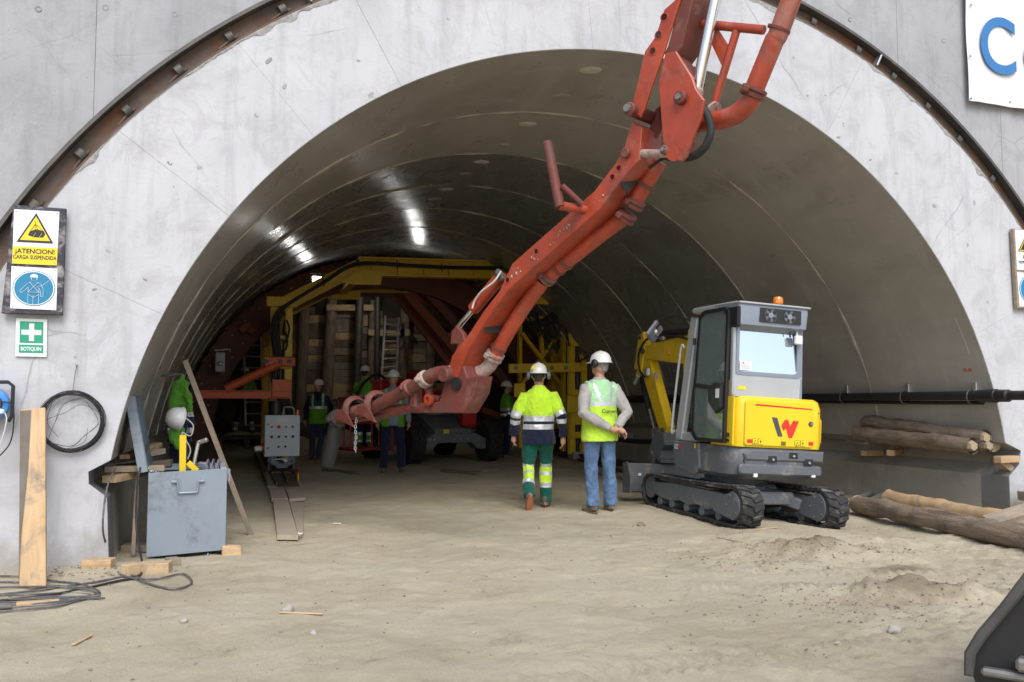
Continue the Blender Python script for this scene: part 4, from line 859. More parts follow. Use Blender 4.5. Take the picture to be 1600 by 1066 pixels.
lk = MB(); lk.tube([(.012 * math.cos(t), 0, .017 * math.sin(t)) for t in np.linspace(0, 2 * math.pi, 10)[:-1]], .004, 6, closed=True); lk_me = lk.mesh('chain_link', M['galv'])
p = bp(556, 650, -.15); zb = bp(556, 706, -.15).z; k = 0; z = p.z
while z > zb: inst('chain_link', lk_me, Matrix.Translation((p.x + .004 * math.sin(k), p.y, z)) @ Matrix.Rotation(R(90 * (k % 2)), 4, 'Z'), bm); z -= .027; k += 1
# upper arm, rocker link, big ram, pipe
UP = -520                                                # carried well above the frame
def ext(px, py, qx, qy, t=UP): k = (t - qy) / (py - qy); return (qx + (px - qx) * k, t)
plate('upper_arm', [(1054, 0), (1037, 15), (1024, 56), (1007, 80), (989, 156), (990, 176), (1000, 184), (1007, 168), (1017, 137), (1037, 80), (1062, 0), (1170, UP), (1150, UP)], -.17, .03, 'boomred')
plate('upper_arm_web', [(1062, 0), (1043, 72), (1037, 84), (1052, 90), (1066, 70), (1082, 0), (1190, UP), (1170, UP)], -.03, .25, 'boomdirty')
plate('upper_arm', [(1096, 0), (1072, 95), (1066, 110), (1060, 92), (1082, 0), (1190, UP), (1210, UP)], .12, .03, 'boomred')
for (px, py) in ((1038, 27), (1029, 55), (1020, 80)):
    p = bp(px, py, -.185); MB().lathe([(.036, -.003), (.034, .004), (.027, .005), (.025, -.002)], 16, plane_m(p, BU, (0, 0, 1)) @ Matrix.Rotation(R(180), 4, 'X')).build('hole_rim', M['boomred'], bm); MB().lathe([(.026, .0015), (0, .0015)], 16, plane_m(p, BU, (0, 0, 1)) @ Matrix.Rotation(R(180), 4, 'X')).build('hole', M['holedark' if py < 40 else 'boomdirty'], bm)
p = bp(988, 172, -.2); MB().cyl(p - BN * .05, p + BN * .3, .052, 18, .01).build('hinge_pin', M['boomdirty'], bm); MB().cyl(p - BN * .08, p - BN * .04, .03, 8).build('pin_nut', M['bolt'], bm)
RK = [(1039, 83), (1056, 80), (1081, 120), (1088, 140), (1100, 156), (1095, 185), (1081, 215), (1072, 245), (1064, 252), (1043, 249), (1035, 220), (1028, 127)]
plate('rocker_link', RK, -.16, .035, 'boomred'); plate('rocker_link', RK, .06, .035, 'boomred')
plate('rocker_web', [(1041, 86), (1056, 83), (1082, 122), (1078, 128), (1050, 100)], -.05, .19, 'boomdirty'); plate('rocker_web', [(1050, 205), (1062, 180), (1072, 200), (1060, 245), (1050, 246)], -.05, .19, 'boomdirty')
for px, py, r in ((1066, 154, .05), (1042, 236, .035)): p = bp(px, py, -.18); MB().cyl(p - BN * .05, p, r, 16, .008).build('pin', M['boomdirty'], bm); MB().cyl(p - BN * .065, p - BN * .04, r * .5, 6).build('pin_nut', M['bolt'], bm)
MB().cyl(bp(1000, 240, -.1), bp(1045, 240, -.1), .032, 14).build('link_rod', M['crust'], bm); MB().cyl(bp(1052, 240, -.2), bp(1064, 240, .1), .055, 16).build('link_boss', M['boomred'], bm)
plate('lower_link', [(1030, 165), (1024, 170), (1003, 235), (1010, 240), (1030, 200)], .06, .05, 'boomdirty')
q0, q1 = bp(1087, 150, -.05), bp(1117, 0, -.05); MB().cyl(q0 + (q1 - q0) * .06, q0 + (q1 - q0) * 4.0, .042, 20).build('ram_rod', M['chrome'], bm); MB().cyl(q0 - (q1 - q0) * .07, q0 + (q1 - q0) * .08, .052, 18, .01).build('ram_eye', M['crust'], bm)
pipe('delivery_pipe', [bp(1180, 136, .05), bp(1208, 68, .05), bp(1236, 0, .05), bp(1420, UP, .05)], .071, 'boomred'); pipe('pipe_elbow', [bp(1179, 142, .05), bp(1172, 158, .05), bp(1153, 177, .05), bp(1124, 188, .05), bp(1085, 192, .06)], .071, 'boomred', 6)
collar(bp(1181, 136, .05), bp(1173, 153, .05), .074, 'boomdirty'); MB().cyl(bp(1088, 37, .05), bp(1194, 47, .05), .034, 14, .004).build('bracket_tube', M['boomred'], bm); MB().cyl(bp(1151, 48, .05), bp(1114, 170, .05), .03, 14).build('bracket_strut', M['boomred'], bm)
plate('bracket_gusset', [(1110, 44), (1122, 46), (1140, 74), (1128, 104), (1111, 68)], .05, .012, 'boomred', .002)
for (px, py, dx, dy) in ((1217, 46, 4, -9), (1113, 176, 6, 3)): a = bp(px, py, .05); d = (bp(px + dx, py + dy, .05) - a).normalized(); MB().lathe([(.07, -.012), (.083, -.01), (.083, .01), (.07, .012)], 20, Matrix.Translation(a) @ d.to_track_quat('Z', 'Y').to_matrix().to_4x4()).build('pipe_bracket', M['boomdirty' if py < 100 else 'crust'], bm)
MB().tube(bez([bp(1092, 160, -.1), bp(1103, 176, -.12), bp(1110, 195, -.12), bp(1109, 214, -.12), bp(1098, 234, -.12), bp(1078, 246, -.1), bp(1040, 247, -.05), bp(1015, 262, -.02)], 6), [.03] * 36 + [.012] * 7, 10).build('hydraulic_hose', M['hoserubber'], bm, ang=60)
# cement splashes on the lower arm
rs_ = np.random.RandomState(3)
for k in range(40):
    t = rs_.uniform(.16, .74); px, py = 985 - 270 * t ** .8 + rs_.normal(0, 5), 225 + 345 * t + rs_.normal(0, 5)
    if t > .15 and t < .75: px, py = 948 - 160 * (t - .15) / .6 + rs_.uniform(-4, 4), 297 + 142 * (t - .15) / .6 + rs_.uniform(0, 9)
    p = bp(px, py, -.136); r = .004 + .012 * rs_.rand() ** 3; MB().ell(p, (r, r * .6, r * rs_.uniform(.6, 1.4)), 7, 5, (0, 0, .5)).build('cement_splash', M['crust'], bm, ang=80)

# ------------------------------------------------------------------ mini excavator
EXO = Vector((5.78, 9.0, -.025))
ex = thing('mini_excavator', 'yellow and grey mini excavator with a closed cab standing on rubber tracks', 'excavator', EXO, 0, None, (R(.6), R(3.0), R(-.5)))
def B(name, mb, mat, par=None, ang=35): return mb.build(name, M[mat] if isinstance(mat, str) else [M[k] for k in mat], par or ex, False, ang)
def rrect(x0, x1, y0, y1, r, n=6):
    rs = r if hasattr(r, '__len__') else [r] * 4; out = []
    for (cx, cy, a0, rr) in ((x1 - rs[0], y1 - rs[0], 0, rs[0]), (x0 + rs[1], y1 - rs[1], 90, rs[1]), (x0 + rs[2], y0 + rs[2], 180, rs[2]), (x1 - rs[3], y0 + rs[3], 270, rs[3])):
        for k in range(n + 1): a = R(a0 + 90 * k / n); out.append((cx + rr * math.cos(a), cy + rr * math.sin(a)))
    return out
def loft(mb, secs):
    n = len(secs[0][0]); vs = []; fs = []
    for pl, z in secs: vs += [(p[0], p[1], z) for p in pl]
    for k in range(len(secs) - 1):
        for i in range(n): fs.append((k * n + i, k * n + (i + 1) % n, (k + 1) * n + (i + 1) % n, (k + 1) * n + i))
    fs.append(tuple(range(n - 1, -1, -1))); fs.append(tuple((len(secs) - 1) * n + i for i in range(n))); return mb.add(vs, fs)
X1, Y1 = Vector((1, 0, 0)), Vector((0, 1, 0)); Z1 = Vector((0, 0, 1))
# crawler tracks
def stadium(y0, y1, r0, r1, zb, step):
    pts = []; c0, c1 = (y0 + r0, zb + r0), (y1 - r1, zb + r1)
    for k in range(13): a = R(270 - 180 * k / 12); pts.append((c0[0] + r0 * math.cos(a), c0[1] + r0 * math.sin(a)))
    dz = (c1[1] + r1) - (c0[1] + r0)
    for k in range(1, 20): t = k / 20; pts.append((c0[0] + (c1[0] - c0[0]) * t, c0[1] + r0 + dz * t - .012 * math.sin(math.pi * t) ))
    for k in range(13): a = R(90 - 180 * k / 12); pts.append((c1[0] + r1 * math.cos(a), c1[1] + r1 * math.sin(a)))
    for k in range(1, 20): t = k / 20; pts.append((c1[0] + (c0[0] - c1[0]) * t, zb))
    return pts
for s in (-1, 1):
    xc = -.50 if s < 0 else .55; wd = .25; P = stadium(-1.02, 1.28, .195, .175, .02, .1)
    vs = []; fs = []; n = len(P)
    for i, (y, z) in enumerate(P):
        a, b = P[i - 1], P[(i + 1) % n]; t = Vector((0, b[0] - a[0], b[1] - a[1])).normalized(); nr = Vector((0, -t.z, t.y))     # outward (path runs clockwise seen from +x)
        for x, off in ((-wd / 2, .012), (wd / 2, .012), (wd / 2, -.014), (-wd / 2, -.014)): q = Vector((xc + x, y, z)) + nr * off; vs.append(q)
    for i in range(n):
        for j in range(4): fs.append((i * 4 + j, ((i + 1) % n) * 4 + j, ((i + 1) % n) * 4 + (j + 1) % 4, i * 4 + (j + 1) % 4))
    tr = B('crawler_track', MB().add(vs, fs), 'rubber', None, 40)
    # lugs
    lens = [0]; 
    for i in range(n): lens.append(lens[-1] + math.hypot(P[(i + 1) % n][0] - P[i][0], P[(i + 1) % n][1] - P[i][1]))
    tot = lens[-1]; N = 56
    lg = MB().box((0, 0, 0), (.13, .05, .02), None, .007); lgm = lg.mesh('track_lug', M['rubber']); W = WM[ex.name]
    ln = MB().box((0, 0, 0), (.05, .03, .03), None, .006); lnm = ln.mesh('track_tooth', M['rubber'])
    for k in range(N):
        for side in (-1, 1):
            d = ((k + (.5 if side > 0 else 0)) / N * tot) % tot; i = max(j for j in range(n) if lens[j] <= d); f = (d - lens[i]) / (lens[i + 1] - lens[i]); p, q = P[i], P[(i + 1) % n]
            y, z = p[0] + (q[0] - p[0]) * f, p[1] + (q[1] - p[1]) * f; t = Vector((0, q[0] - p[0], q[1] - p[1])).normalized(); nr = Vector((0, -t.z, t.y))
            T = Matrix.Translation(Vector((xc + side * .062, y, z)) + nr * .022) @ Matrix((X1, t, X1.cross(t))).transposed().to_4x4() @ Matrix.Rotation(R(18 * side), 4, 'Z')
            inst('track_lug', lgm, W @ T, tr)
            if side > 0: inst('track_tooth', lnm, W @ Matrix.Translation(Vector((xc, y, z)) - nr * .025) @ Matrix((X1, t, X1.cross(t))).transposed().to_4x4(), tr)
    fr = B('track_frame', MB().prism([(-.82, .14), (-.6, .11), (-.45, .15), (-.25, .11), (-.05, .15), (.15, .11), (.35, .15), (.55, .11), (.85, .13), (1.05, .18), (1.05, .3), (.5, .34), (-.55, .33), (-.72, .28)], (xc - .01, 0, 0), Y1, Z1, .19, .012), 'exgrey')
    B('mud_cake', MB().box((xc, .3, .345), (.17, 1.2, .02), None, .008).wob(.012, 8, 3), 'clod', fr)
    for y, r in ((-.825, .155), (1.10, .135)): B('drive_wheel' if y < 0 else 'idler_wheel', MB().lathe([(r * .5, -.1), (r, -.1), (r, -.075), (r * .8, -.07), (r * .8, .07), (r, .075), (r, .1), (r * .5, .1)], 24, Matrix.Translation((xc, y, .23)) @ Matrix.Rotation(R(90), 4, 'Y')), 'exgrey')
    B('hub_cover', MB().prism([(-.98 + .0, .23)] and [(-.815 + .15 * math.cos(a), .225 + .15 * math.sin(a)) for a in np.linspace(R(100), R(440 - 180), 14)] + [(-.45, .13), (-.45, .27)], (xc - .115, 0, 0), Y1, Z1, .03, .006), 'exgrey', fr)
    for a in range(5): B('hub_bolt', MB().cyl((xc - .13, -.815 + .11 * math.cos(a * 1.257), .225 + .11 * math.sin(a * 1.257)), (xc - .14, -.815 + .11 * math.cos(a * 1.257), .225 + .11 * math.sin(a * 1.257)), .011, 8), 'bolt', fr)
    for y in (-.5, -.15, .2, .55, .85): B('track_roller', MB().cyl((xc - .1, y, .085), (xc + .1, y, .085), .055, 14, .008), 'exgrey', fr)
# cross frame
B('undercarriage', MB().box((0, .1, .33), (.62, .75, .16), None, .03).prism([(-.34, -.4), (.34, -.4), (.34, -.34), (.12, .0), (-.12, .0), (-.34, -.34)], (0, -.12, .28), X1, Y1, .14, .015).lathe([(.36, .38), (.36, .47)], 30, Matrix.Translation((0, .12, 0))), 'exgrey')
for s in (-1, 1): B('frame_leg', MB().bar((s * .12, -.1, .36), (s * .44, -.55, .22), .2, .12, (0, 0, 1), .015), 'exgrey')
# dozer blade
bl_ = B('dozer_blade', MB().prism([(1.62, .12), (1.66, .1), (1.78, .09), (1.73, .2), (1.72, .33), (1.79, .47), (1.72, .48), (1.64, .36), (1.62, .22)], (0, 0, 0), Y1, Z1, 1.28, .004), 'exgrey')
for s in (-1, 1): B('blade_cheek', MB().prism([(1.56, .1), (1.80, .08), (1.82, .48), (1.70, .5), (1.58, .3)], (s * .645, 0, 0), Y1, Z1, .014, .003), 'exgrey', bl_); B('blade_arm', MB().bar((s * .2, .45, .3), (s * .22, 1.62, .24), .07, .1, (0, 0, 1), .01), 'exgrey', bl_)
B('blade_label', MB().box((-.5, 1.615, .34), (.04, .008, .035)), 'white', bl_)
# revolving house: dark skirt and counterweight
sk = MB(); loft(sk, [(rrect(-.50, .50, -.62, .50, (.06, .06, .2, .2)), .49), (rrect(-.56, .555, -.70, .56, (.08, .08, .22, .22)), .54), (rrect(-.565, .56, -.725, .57, (.08, .08, .2, .2)), .66), (rrect(-.565, .56, -.725, .57, (.08, .08, .2, .2)), .80), (rrect(-.55, .55, -.71, .55, (.08, .08, .2, .2)), .838)])
skt = B('counterweight_skirt', sk, 'exgrey', None, 28)
B('side_cover', MB().prism([(-.715, .862), (.03, .862), (.03, 1.05), (-.50, 1.37), (-.715, 1.37)], (-.572, 0, 0), Y1, Z1, .02, .006), 'exyellow', None); B('side_step_panel', MB().prism([(.585, .835), (.585, .70), (.50, .52), (.05, .47), (-.05, .56), (-.02, .838)], (-.56, 0, 0), Y1, Z1, .05, .012), 'exgrey', skt)
lettering('EZ', .075, WM[ex.name] @ plane_m((-.5875, .50, .765), (0, -1, 0), (0, 0, 1)), M['cabinet'], skt, bold=.001); lettering('17', .075, WM[ex.name] @ plane_m((-.5875, .39, .765), (0, -1, 0), (0, 0, 1)), M['red'], skt, bold=.002)
B('label_plate', MB().box((-.587, .06, .80), (.004, .03, .05)), 'signyellow', skt)
B('rear_bumper', MB().prism(rrect(-.5, .54, .545, .66, .04, 3), (0, -.715, 0), X1, Z1, .06, .018), 'exgrey', skt)
B('rear_bumper', MB().prism([(-.42, .70), (.55, .70), (.56, .82), (-.34, .82), (-.45, .77)], (0, -.722, 0), X1, Z1, .05, .016), 'exgrey', skt)
for (x, z) in ((-.1, .72), (.16, .765), (.36, .70)):
    B('bolt_pocket', MB().prism([(-.06, -.03), (.06, -.03), (.05, .035), (-.05, .035)], (x, -.747, z), X1, Z1, .012, .004), 'blackp', skt); B('pocket_bolt', MB().cyl((x, -.752, z - .003), (x, -.765, z - .003), .014, 8), 'galv', skt)
B('exhaust_outlet', MB().lathe([(.05, 0), (.062, .012), (.05, .02), (.043, .004), (0, .004)], 20, plane_m((-.38, -.70, .70), (1, 0, 0), (0, 0, 1))), 'blackp', skt)
for (x, z) in ((-.30, .545), (.43, .56)): B('reflector', MB().box((x, -.735, z), (.05, .02, .045), None, .004), 'white', skt)
for z in (.55, .63, .71): B('vent_slot', MB().box((.555, -.45, z), (.03, .3, .025), None, .006), 'blackp', skt)
# yellow engine cover
ec = MB(); loft(ec, [(rrect(-.55, .565, -.735, -.2, (.03, .03, .14, .14)), .842), (rrect(-.55, .57, -.745, -.2, (.03, .03, .14, .14)), .90), (rrect(-.55, .565, -.74, -.2, (.03, .03, .14, .14)), 1.28), (rrect(-.545, .545, -.72, -.2, (.03, .03, .14, .14)), 1.36), (rrect(-.52, .51, -.68, -.2, (.03, .03, .12, .12)), 1.385)])
eng = B('engine_cover', ec, 'exyellow', None, 28)
B('cover_panel', MB().prism(rrect(-.46, .40, .86, 1.34, .03, 3), (0, -.748, 0), X1, Z1, .02, .006), 'exyellow', eng)
B('right_tank_cover', (lambda m: (loft(m, [(rrect(.30, .56, -.2, .52, .06), .842), (rrect(.30, .57, -.2, .53, .06), 1.2), (rrect(.32, .54, -.2, .48, .06), 1.3)]), m)[1])(MB()), 'exyellow', eng)
YR = -.7605
def decal(name, pts, mat, y=YR): return B(name, MB().prism(pts, (0, y, 0), X1, Z1, .003), mat, eng)
k = .0071 / 4
def lg(pts): return [(.035 + (x - 1000) * k, 1.062 - (y - 107) * k) for x, y in pts]
decal('logo_stroke', lg([(904, 45), (942, 47), (984, 160), (952, 160)]), 'logogrey'); decal('logo_stroke', lg([(973, 96), (996, 58), (1020, 55), (1036, 95), (1058, 60), (1098, 62), (1052, 166), (1028, 166), (1006, 108), (990, 124)]), 'red')
decal('stripe', [(-.33, 1.305), (.36, 1.285), (.385, 1.272), (-.35, 1.288)], 'red')
for x in (-.40, .37): decal('rear_reflector', [(x - .03, .885), (x + .03, .885), (x + .03, .925), (x - .03, .925)], 'red')
for x in (-.30, .23):
    for u in (-.035, .035): decal('warning_sticker', rrect(x + u - .032, x + u + .032, .872, .935, .008, 2), 'signblack'); decal('warning_sticker', rrect(x + u - .029, x + u + .029, .875, .932, .007, 2), 'signyellow', YR - .002)
    decal('warning_symbol', [(x - .055, .882), (x - .015, .882), (x - .035, .922)], 'signblack', YR - .004); decal('warning_symbol', [(x - .048, .887), (x - .022, .887), (x - .035, .913)], 'signyellow', YR - .006); decal('warning_symbol', [(x + .03, .885), (x + .038, .885), (x + .038, .905), (x + .046, .905), (x + .034, .922), (x + .022, .905), (x + .03, .905)], 'signblack', YR - .004)
for i in range(4): decal('vent_line', [(-.01, .875 + i * .011), (.05, .875 + i * .011), (.05, .881 + i * .011), (-.01, .881 + i * .011)], 'signblack')
B('lock', MB().cyl((.36, -.74, 1.12), (.36, -.775, 1.12), .027, 16, .004), 'darksteel', eng); B('lock_key', MB().box((.36, -.778, 1.12), (.01, .01, .03)), 'galv', eng)
B('side_grille', MB().prism(rrect(-.66, -.34, .90, 1.18, .03, 3), (.572, 0, 0), Y1, Z1, .012, .004), 'exyellowarm', eng); B('tie_down', MB().box((.47, -.70, 1.24), (.05, .06, .03), None, .008), 'blackp', eng)
lettering('WACKER', .062, WM[ex.name] @ plane_m((-.5845, -.53, .955), (0, -1, 0), (0, 0, 1)), M['signblack'], eng, bold=.0025); lettering('NEUSON', .062, WM[ex.name] @ plane_m((-.5845, -.53, .895), (0, -1, 0), (0, 0, 1)), M['signblack'], eng, bold=.0025)
# cab
CB = [(-.555, -.66), (-.555, .45), (.40, .45), (.40, -.66)]
def pillar(p0, p1, w, d, mat='exsilver'): B('cab_pillar', MB().bar(p0, p1, w, d, (0, 1, 0), .014), mat)
pillar((-.55, -.64, 1.38), (-.55, -.62, 2.36), .05, .07); pillar((.285, -.64, 1.36), (.285, -.62, 2.36), .05, .07, 'exsilverd'); pillar((-.53, .50, .86), (-.515, .26, 2.30), .075, .16); pillar((.29, .48, .86), (.28, .24, 2.30), .06, .1)
B('front_sill', MB().prism([(.58, .842), (.58, .9), (.3, .95), (.1, .86), (.1, .842)], (-.53, 0, 0), Y1, Z1, .06, .01), 'exsilver')
B('cab_roof', (lambda m: (loft(m, [(rrect(-.58, .31, -.68, .26, .05), 2.34), (rrect(-.585, .315, -.70, .30, .06), 2.37), (rrect(-.57, .30, -.70, .27, .06), 2.405), (rrect(-.49, .24, -.6, .15, .05), 2.42)]), m)[1])(MB()), 'exsilver')
B('rear_panel', MB().box((-.13, -.655, 1.50), (.87, .03, .26), None, .01), 'exsilver'); B('side_panel', MB().box((-.545, -.48, 1.2), (.03, .3, .7), None, .01), 'exyellow')
B('vent_sticker', MB().box((-.46, -.673, 1.47), (.10, .004, .04)), 'signyellow')
rw = B('rear_window', MB().prism(rrect(-.53, .24, -.25, .25, .05, 5), (0, -.642, 1.88), X1, Vector((0, .09, 1)), .008), 'glassback')
def ring2(mb, o, i, org, ux, uy, d, mi=None):
    n = len(o); un = Vector(ux).cross(Vector(uy)); vs = []; fs = []
    for pl, h in ((o, -d / 2), (i, -d / 2), (i, d / 2), (o, d / 2)): vs += [Vector(org) + Vector(ux) * p[0] + Vector(uy) * p[1] + un * h for p in pl]
    for k in range(4):
        for j in range(n): fs.append((k * n + j, k * n + (j + 1) % n, ((k + 1) % 4) * n + (j + 1) % n, ((k + 1) % 4) * n + j))
    return mb.add(vs, fs, mi)
B('window_frame', ring2(MB(), rrect(-.545, .27, 1.61, 2.16, .03, 5), rrect(-.51, .225, 1.65, 2.13, .05, 5), (0, -.668, 0), X1, Z1, .02), 'exsilverd', rw)
B('window_sticker', MB().box((-.43, -.682, 1.71), (.145, .003, .10)), 'signwhite', rw); B('sticker_mark', MB().box((-.46, -.6845, 1.74), (.02, .002, .015)), 'red', rw)
for i in range(3): B('sticker_line', MB().box((-.43, -.6845, 1.72 - i * .018), (.11, .002, .005)), 'galv', rw)
B('work_light', MB().box((.20, -.72, 2.03), (.09, .05, .10), None, .012).cyl((.20, -.69, 2.08), (.20, -.69, 2.15), .012, 8), 'white'); B('lamp_wire', MB().tube(bez([(.18, -.7, 2.11), (.14, -.7, 2.13), (.11, -.69, 2.11), (.11, -.68, 2.08)], 5), .005, 6), 'cable')
# air conditioning box at the back of the roof
acb = B('air_conditioner', (lambda m: (loft(m, [(rrect(-.50, .24, -.66, -.3, .03), 2.10), (rrect(-.57, .29, -.755, -.3, .04), 2.15), (rrect(-.58, .30, -.765, -.3, .04), 2.32), (rrect(-.585, .305, -.755, -.3, .04), 2.375)]), m)[1])(MB()), 'exsilverd')
B('roof_lip', MB().prism(rrect(-.59, .32, -.785, -.25, .03, 3), (0, 0, 2.385), X1, Y1, .022, .006), 'exsilver', acb); B('left_cover', MB().box((-.565, -.55, 2.235), (.05, .42, .24), None, .03), 'blackp', acb)
gr = B('fan_grille', MB().prism(rrect(-.33, .19, 2.19, 2.345, .012, 3), (0, -.766, 0), X1, Z1, .012), 'blackp', acb)
for x in (-.20, .04):
    B('fan', MB().lathe([(.02, .004), (.03, .01), (0, .012)], 14, plane_m((x, -.773, 2.268), (1, 0, 0), (0, 0, 1))), 'exsilverd', gr)
    for a in range(5): B('fan_blade', MB().prism([(.02, -.012), (.068, -.022), (.07, .014), (.02, .012)], (0, 0, 0), X1, Z1, .003).__class__() if False else MB().add([plane_m((x, -.7745, 2.268), (1, 0, 0), (0, 0, 1)) @ (Matrix.Rotation(a * 1.257, 4, 'Z') @ Vector(v)) for v in ((.02, -.012, 0), (.066, -.022, .003), (.068, .014, .003), (.02, .012, 0))], [(0, 1, 2, 3)]), 'grey', gr)
    B('fan_guard', MB().tube([(x + .074 * math.cos(t), -.778, 2.268 + .074 * math.sin(t)) for t in np.linspace(0, 2 * math.pi, 25)[:-1]], .0025, 6, closed=True), 'grey', gr)
bc = B('beacon', MB().lathe([(.0, 2.405), (.062, 2.405), (.062, 2.425), (.0, 2.425)], 20, Matrix.Translation((.02, -.58, 0))), 'blackp'); B('beacon_lens', MB().lathe([(.055, 2.425), (.058, 2.44), (.055, 2.485), (.045, 2.505), (0, 2.51)], 20, Matrix.Translation((.02, -.58, 0))), 'amber', bc)
# door, a little ajar, in its dark frame
dr = [(-.60, .865), (-.60, 2.30), (-.53, 2.345), (-.10, 2.345), (.02, 2.30), (.085, 1.5), (.11, 1.42), (.10, .95), (.02, .865)]
def insp(pl, d): # inset polygon
    c = Vector((sum(p[0] for p in pl) / len(pl), sum(p[1] for p in pl) / len(pl))); return [(p[0] + (c.x - p[0]) * d / max(.05, abs(c.x - p[0])) * min(1, abs(c.x - p[0]) / .2), p[1] + (c.y - p[1]) * d / max(.05, abs(c.y - p[1])) * min(1, abs(c.y - p[1]) / .3)) for p in pl]
DX = -.60
door = B('cab_door', ring2(MB(), dr, insp(dr, .038), (DX, 0, 0), Y1, Z1, .035), 'blackp', None, 30)
B('door_glass', MB().prism(insp(dr, .03), (DX, 0, 0), Y1, Z1, .008), 'glass', door); B('door_rail', MB().bar((DX, -.58, 1.44), (DX, .10, 1.50), .03, .05, (0, 0, 1), .008), 'blackp', door)
B('door_latch', MB().prism([(-.56, 1.25), (-.56, 1.5), (-.4, 1.52), (-.28, 1.45), (-.3, 1.3), (-.45, 1.18)], (DX - .03, 0, 0), Y1, Z1, .05, .012), 'blackp', door); B('latch_label', MB().box((DX - .057, -.50, 1.40), (.003, .07, .1)), 'signwhite', door); B('door_sticker', MB().box((DX + .008, -.45, 1.03), (.003, .11, .11)), 'signwhite', door)
for z in (2.0, 1.2): B('door_hinge', MB().cyl((DX - .005, .13, z - .04), (DX - .005, .13, z + .04), .018, 10), 'blackp', door)
B('grab_rail', MB().tube(bez([(-.59, .40, 1.95), (-.60, .46, 1.9), (-.60, .60, 1.0), (-.58, .56, .95)], 6), .015, 8), 'exsilver')
# inside of the cab
B('seat', MB().box((-.05, -.2, 1.2), (.44, .44, .12), None, .04).box((-.05, -.38, 1.55), (.42, .12, .6), None, .05), 'cabseat'); B('seat_base', MB().prism([(-.5, .86), (.1, .86), (.0, 1.06), (-.3, 1.18), (-.5, 1.36)], (-.12, 0, 0), Y1, Z1, .74, .02), 'exyellow'); B('cab_floor', MB().box((-.08, .25, .87), (.9, .6, .04), None, .005), 'grey')
B('steering_console', MB().box((-.3, .1, 1.35), (.1, .3, .12), None, .03).cyl((-.3, .2, 1.4), (-.3, .22, 1.6), .02, 10), 'cabseat'); B('right_window', MB().box((.295, -.1, 1.75), (.008, .95, 1.05)), 'glass'); B('windscreen', MB().bar((-.12, .49, 1.0), (-.12, .27, 2.28), .76, .008, (0, 1, 0), 0), 'glass')
# mirror
mr = B('mirror', MB().box((-.72, .93, 2.16), (.19, .05, .26), (R(8), R(38), R(25)), .03), 'exgrey'); B('mirror_stay', MB().tube(bez([(-.55, .36, 2.27), (-.62, .5, 2.33), (-.68, .75, 2.3), (-.71, .90, 2.2)], 6), .012, 8), 'blackp', mr); B('mirror_pivot', MB().ell((-.715, .90, 2.15), (.03, .03, .04), 10, 8), 'galv', mr)
# digging arm
AX = -.06
def arm(name, pts, th, mat='exyellowarm', x=AX, bev=.012): return B(name, MB().prism(pts, (x, 0, 0), Y1, Z1, th, bev), mat)
arm('swing_post', [(.5, .62), (.78, .6), (.86, .75), (.82, 1.0), (.6, 1.02), (.5, .9)], .2, 'exgrey'); bo = arm('boom', [(.62, .78), (.82, .78), (1.08, 1.40), (1.22, 1.80), (2.32, 1.90), (2.42, 2.0), (2.38, 2.10), (2.2, 2.12), (1.1, 2.17), (.98, 2.08), (.82, 1.5)], .15)
arm('boom_ear', [(.86, 1.45), (1.12, 1.45), (1.2, 1.75), (1.1, 2.24), (1.0, 2.26), (.96, 1.9)], .2, 'exyellowarm'); B('boom_logo', MB().prism([(1.2, 1.95), (1.24, 1.95), (1.19, 1.83), (1.15, 1.83)], (AX - .104, -.13, 0), Y1, Z1, .004), 'red', bo); B('warning_sticker', MB().prism([(1.58, 1.93), (1.68, 1.93), (1.63, 2.03)], (AX - .0765, 0, 0), Y1, Z1, .003), 'orange', bo); B('warning_symbol', MB().prism([(1.60, 1.942), (1.66, 1.942), (1.63, 2.01)], (AX - .0785, 0, 0), Y1, Z1, .003), 'signyellow', bo)
arm('dipper', [(2.54, 2.24), (2.44, 2.30), (2.38, 2.24), (2.30, 2.02), (1.62, .98), (1.66, .88), (1.78, .86), (1.86, .94), (2.46, 1.72), (2.58, 1.70), (2.62, 1.85)], .13); arm('dipper_plate', [(2.56, 2.26), (2.42, 2.3), (2.34, 2.1), (2.46, 1.68), (2.6, 1.66), (2.66, 1.8)], .17, 'exyellowarm', AX, .01)
for (y, z, r) in ((2.4, 2.02, .045), (2.5, 2.22, .03), (2.58, 1.74, .03), (1.72, .93, .035), (1.04, 2.2, .03), (1.0, 1.5, .03)): B('arm_pin', MB().cyl((AX - .10, y, z), (AX + .1, y, z), r, 14, .005), 'darksteel')
B('boom_ram', MB().cyl((AX, 1.05, 2.24), (AX, 1.95, 2.24), .045, 14, .006).cyl((AX, 1.9, 2.24), (AX, 2.48, 2.24), .024, 12), 'blackp'); B('bucket_ram', MB().cyl((AX, 2.62, 1.72), (AX, 2.3, 1.2), .04, 14, .006), 'blackp'); B('bucket_ram_rod', MB().cyl((AX, 2.3, 1.2), (AX, 2.1, .90), .02, 12), 'chrome')
B('bucket_link', MB().bar((AX, 2.1, .90), (AX, 1.75, .98), .1, .06, (0, 0, 1), .01).bar((AX, 2.1, .90), (AX, 1.98, .62), .1, .06, (0, 0, 1), .01), 'exgrey'); B('quick_hitch', MB().prism([(1.64, .9), (1.86, .92), (2.02, .70), (2.0, .52), (1.9, .46), (1.84, .56), (1.74, .48), (1.66, .5), (1.68, .66), (1.58, .74)], (AX, 0, 0), Y1, Z1, .22, .012).cyl((AX - .13, 1.95, .6), (AX + .13, 1.95, .6), .04, 12).cyl((AX - .13, 1.7, .56), (AX + .13, 1.7, .56), .04, 12), 'exgrey')
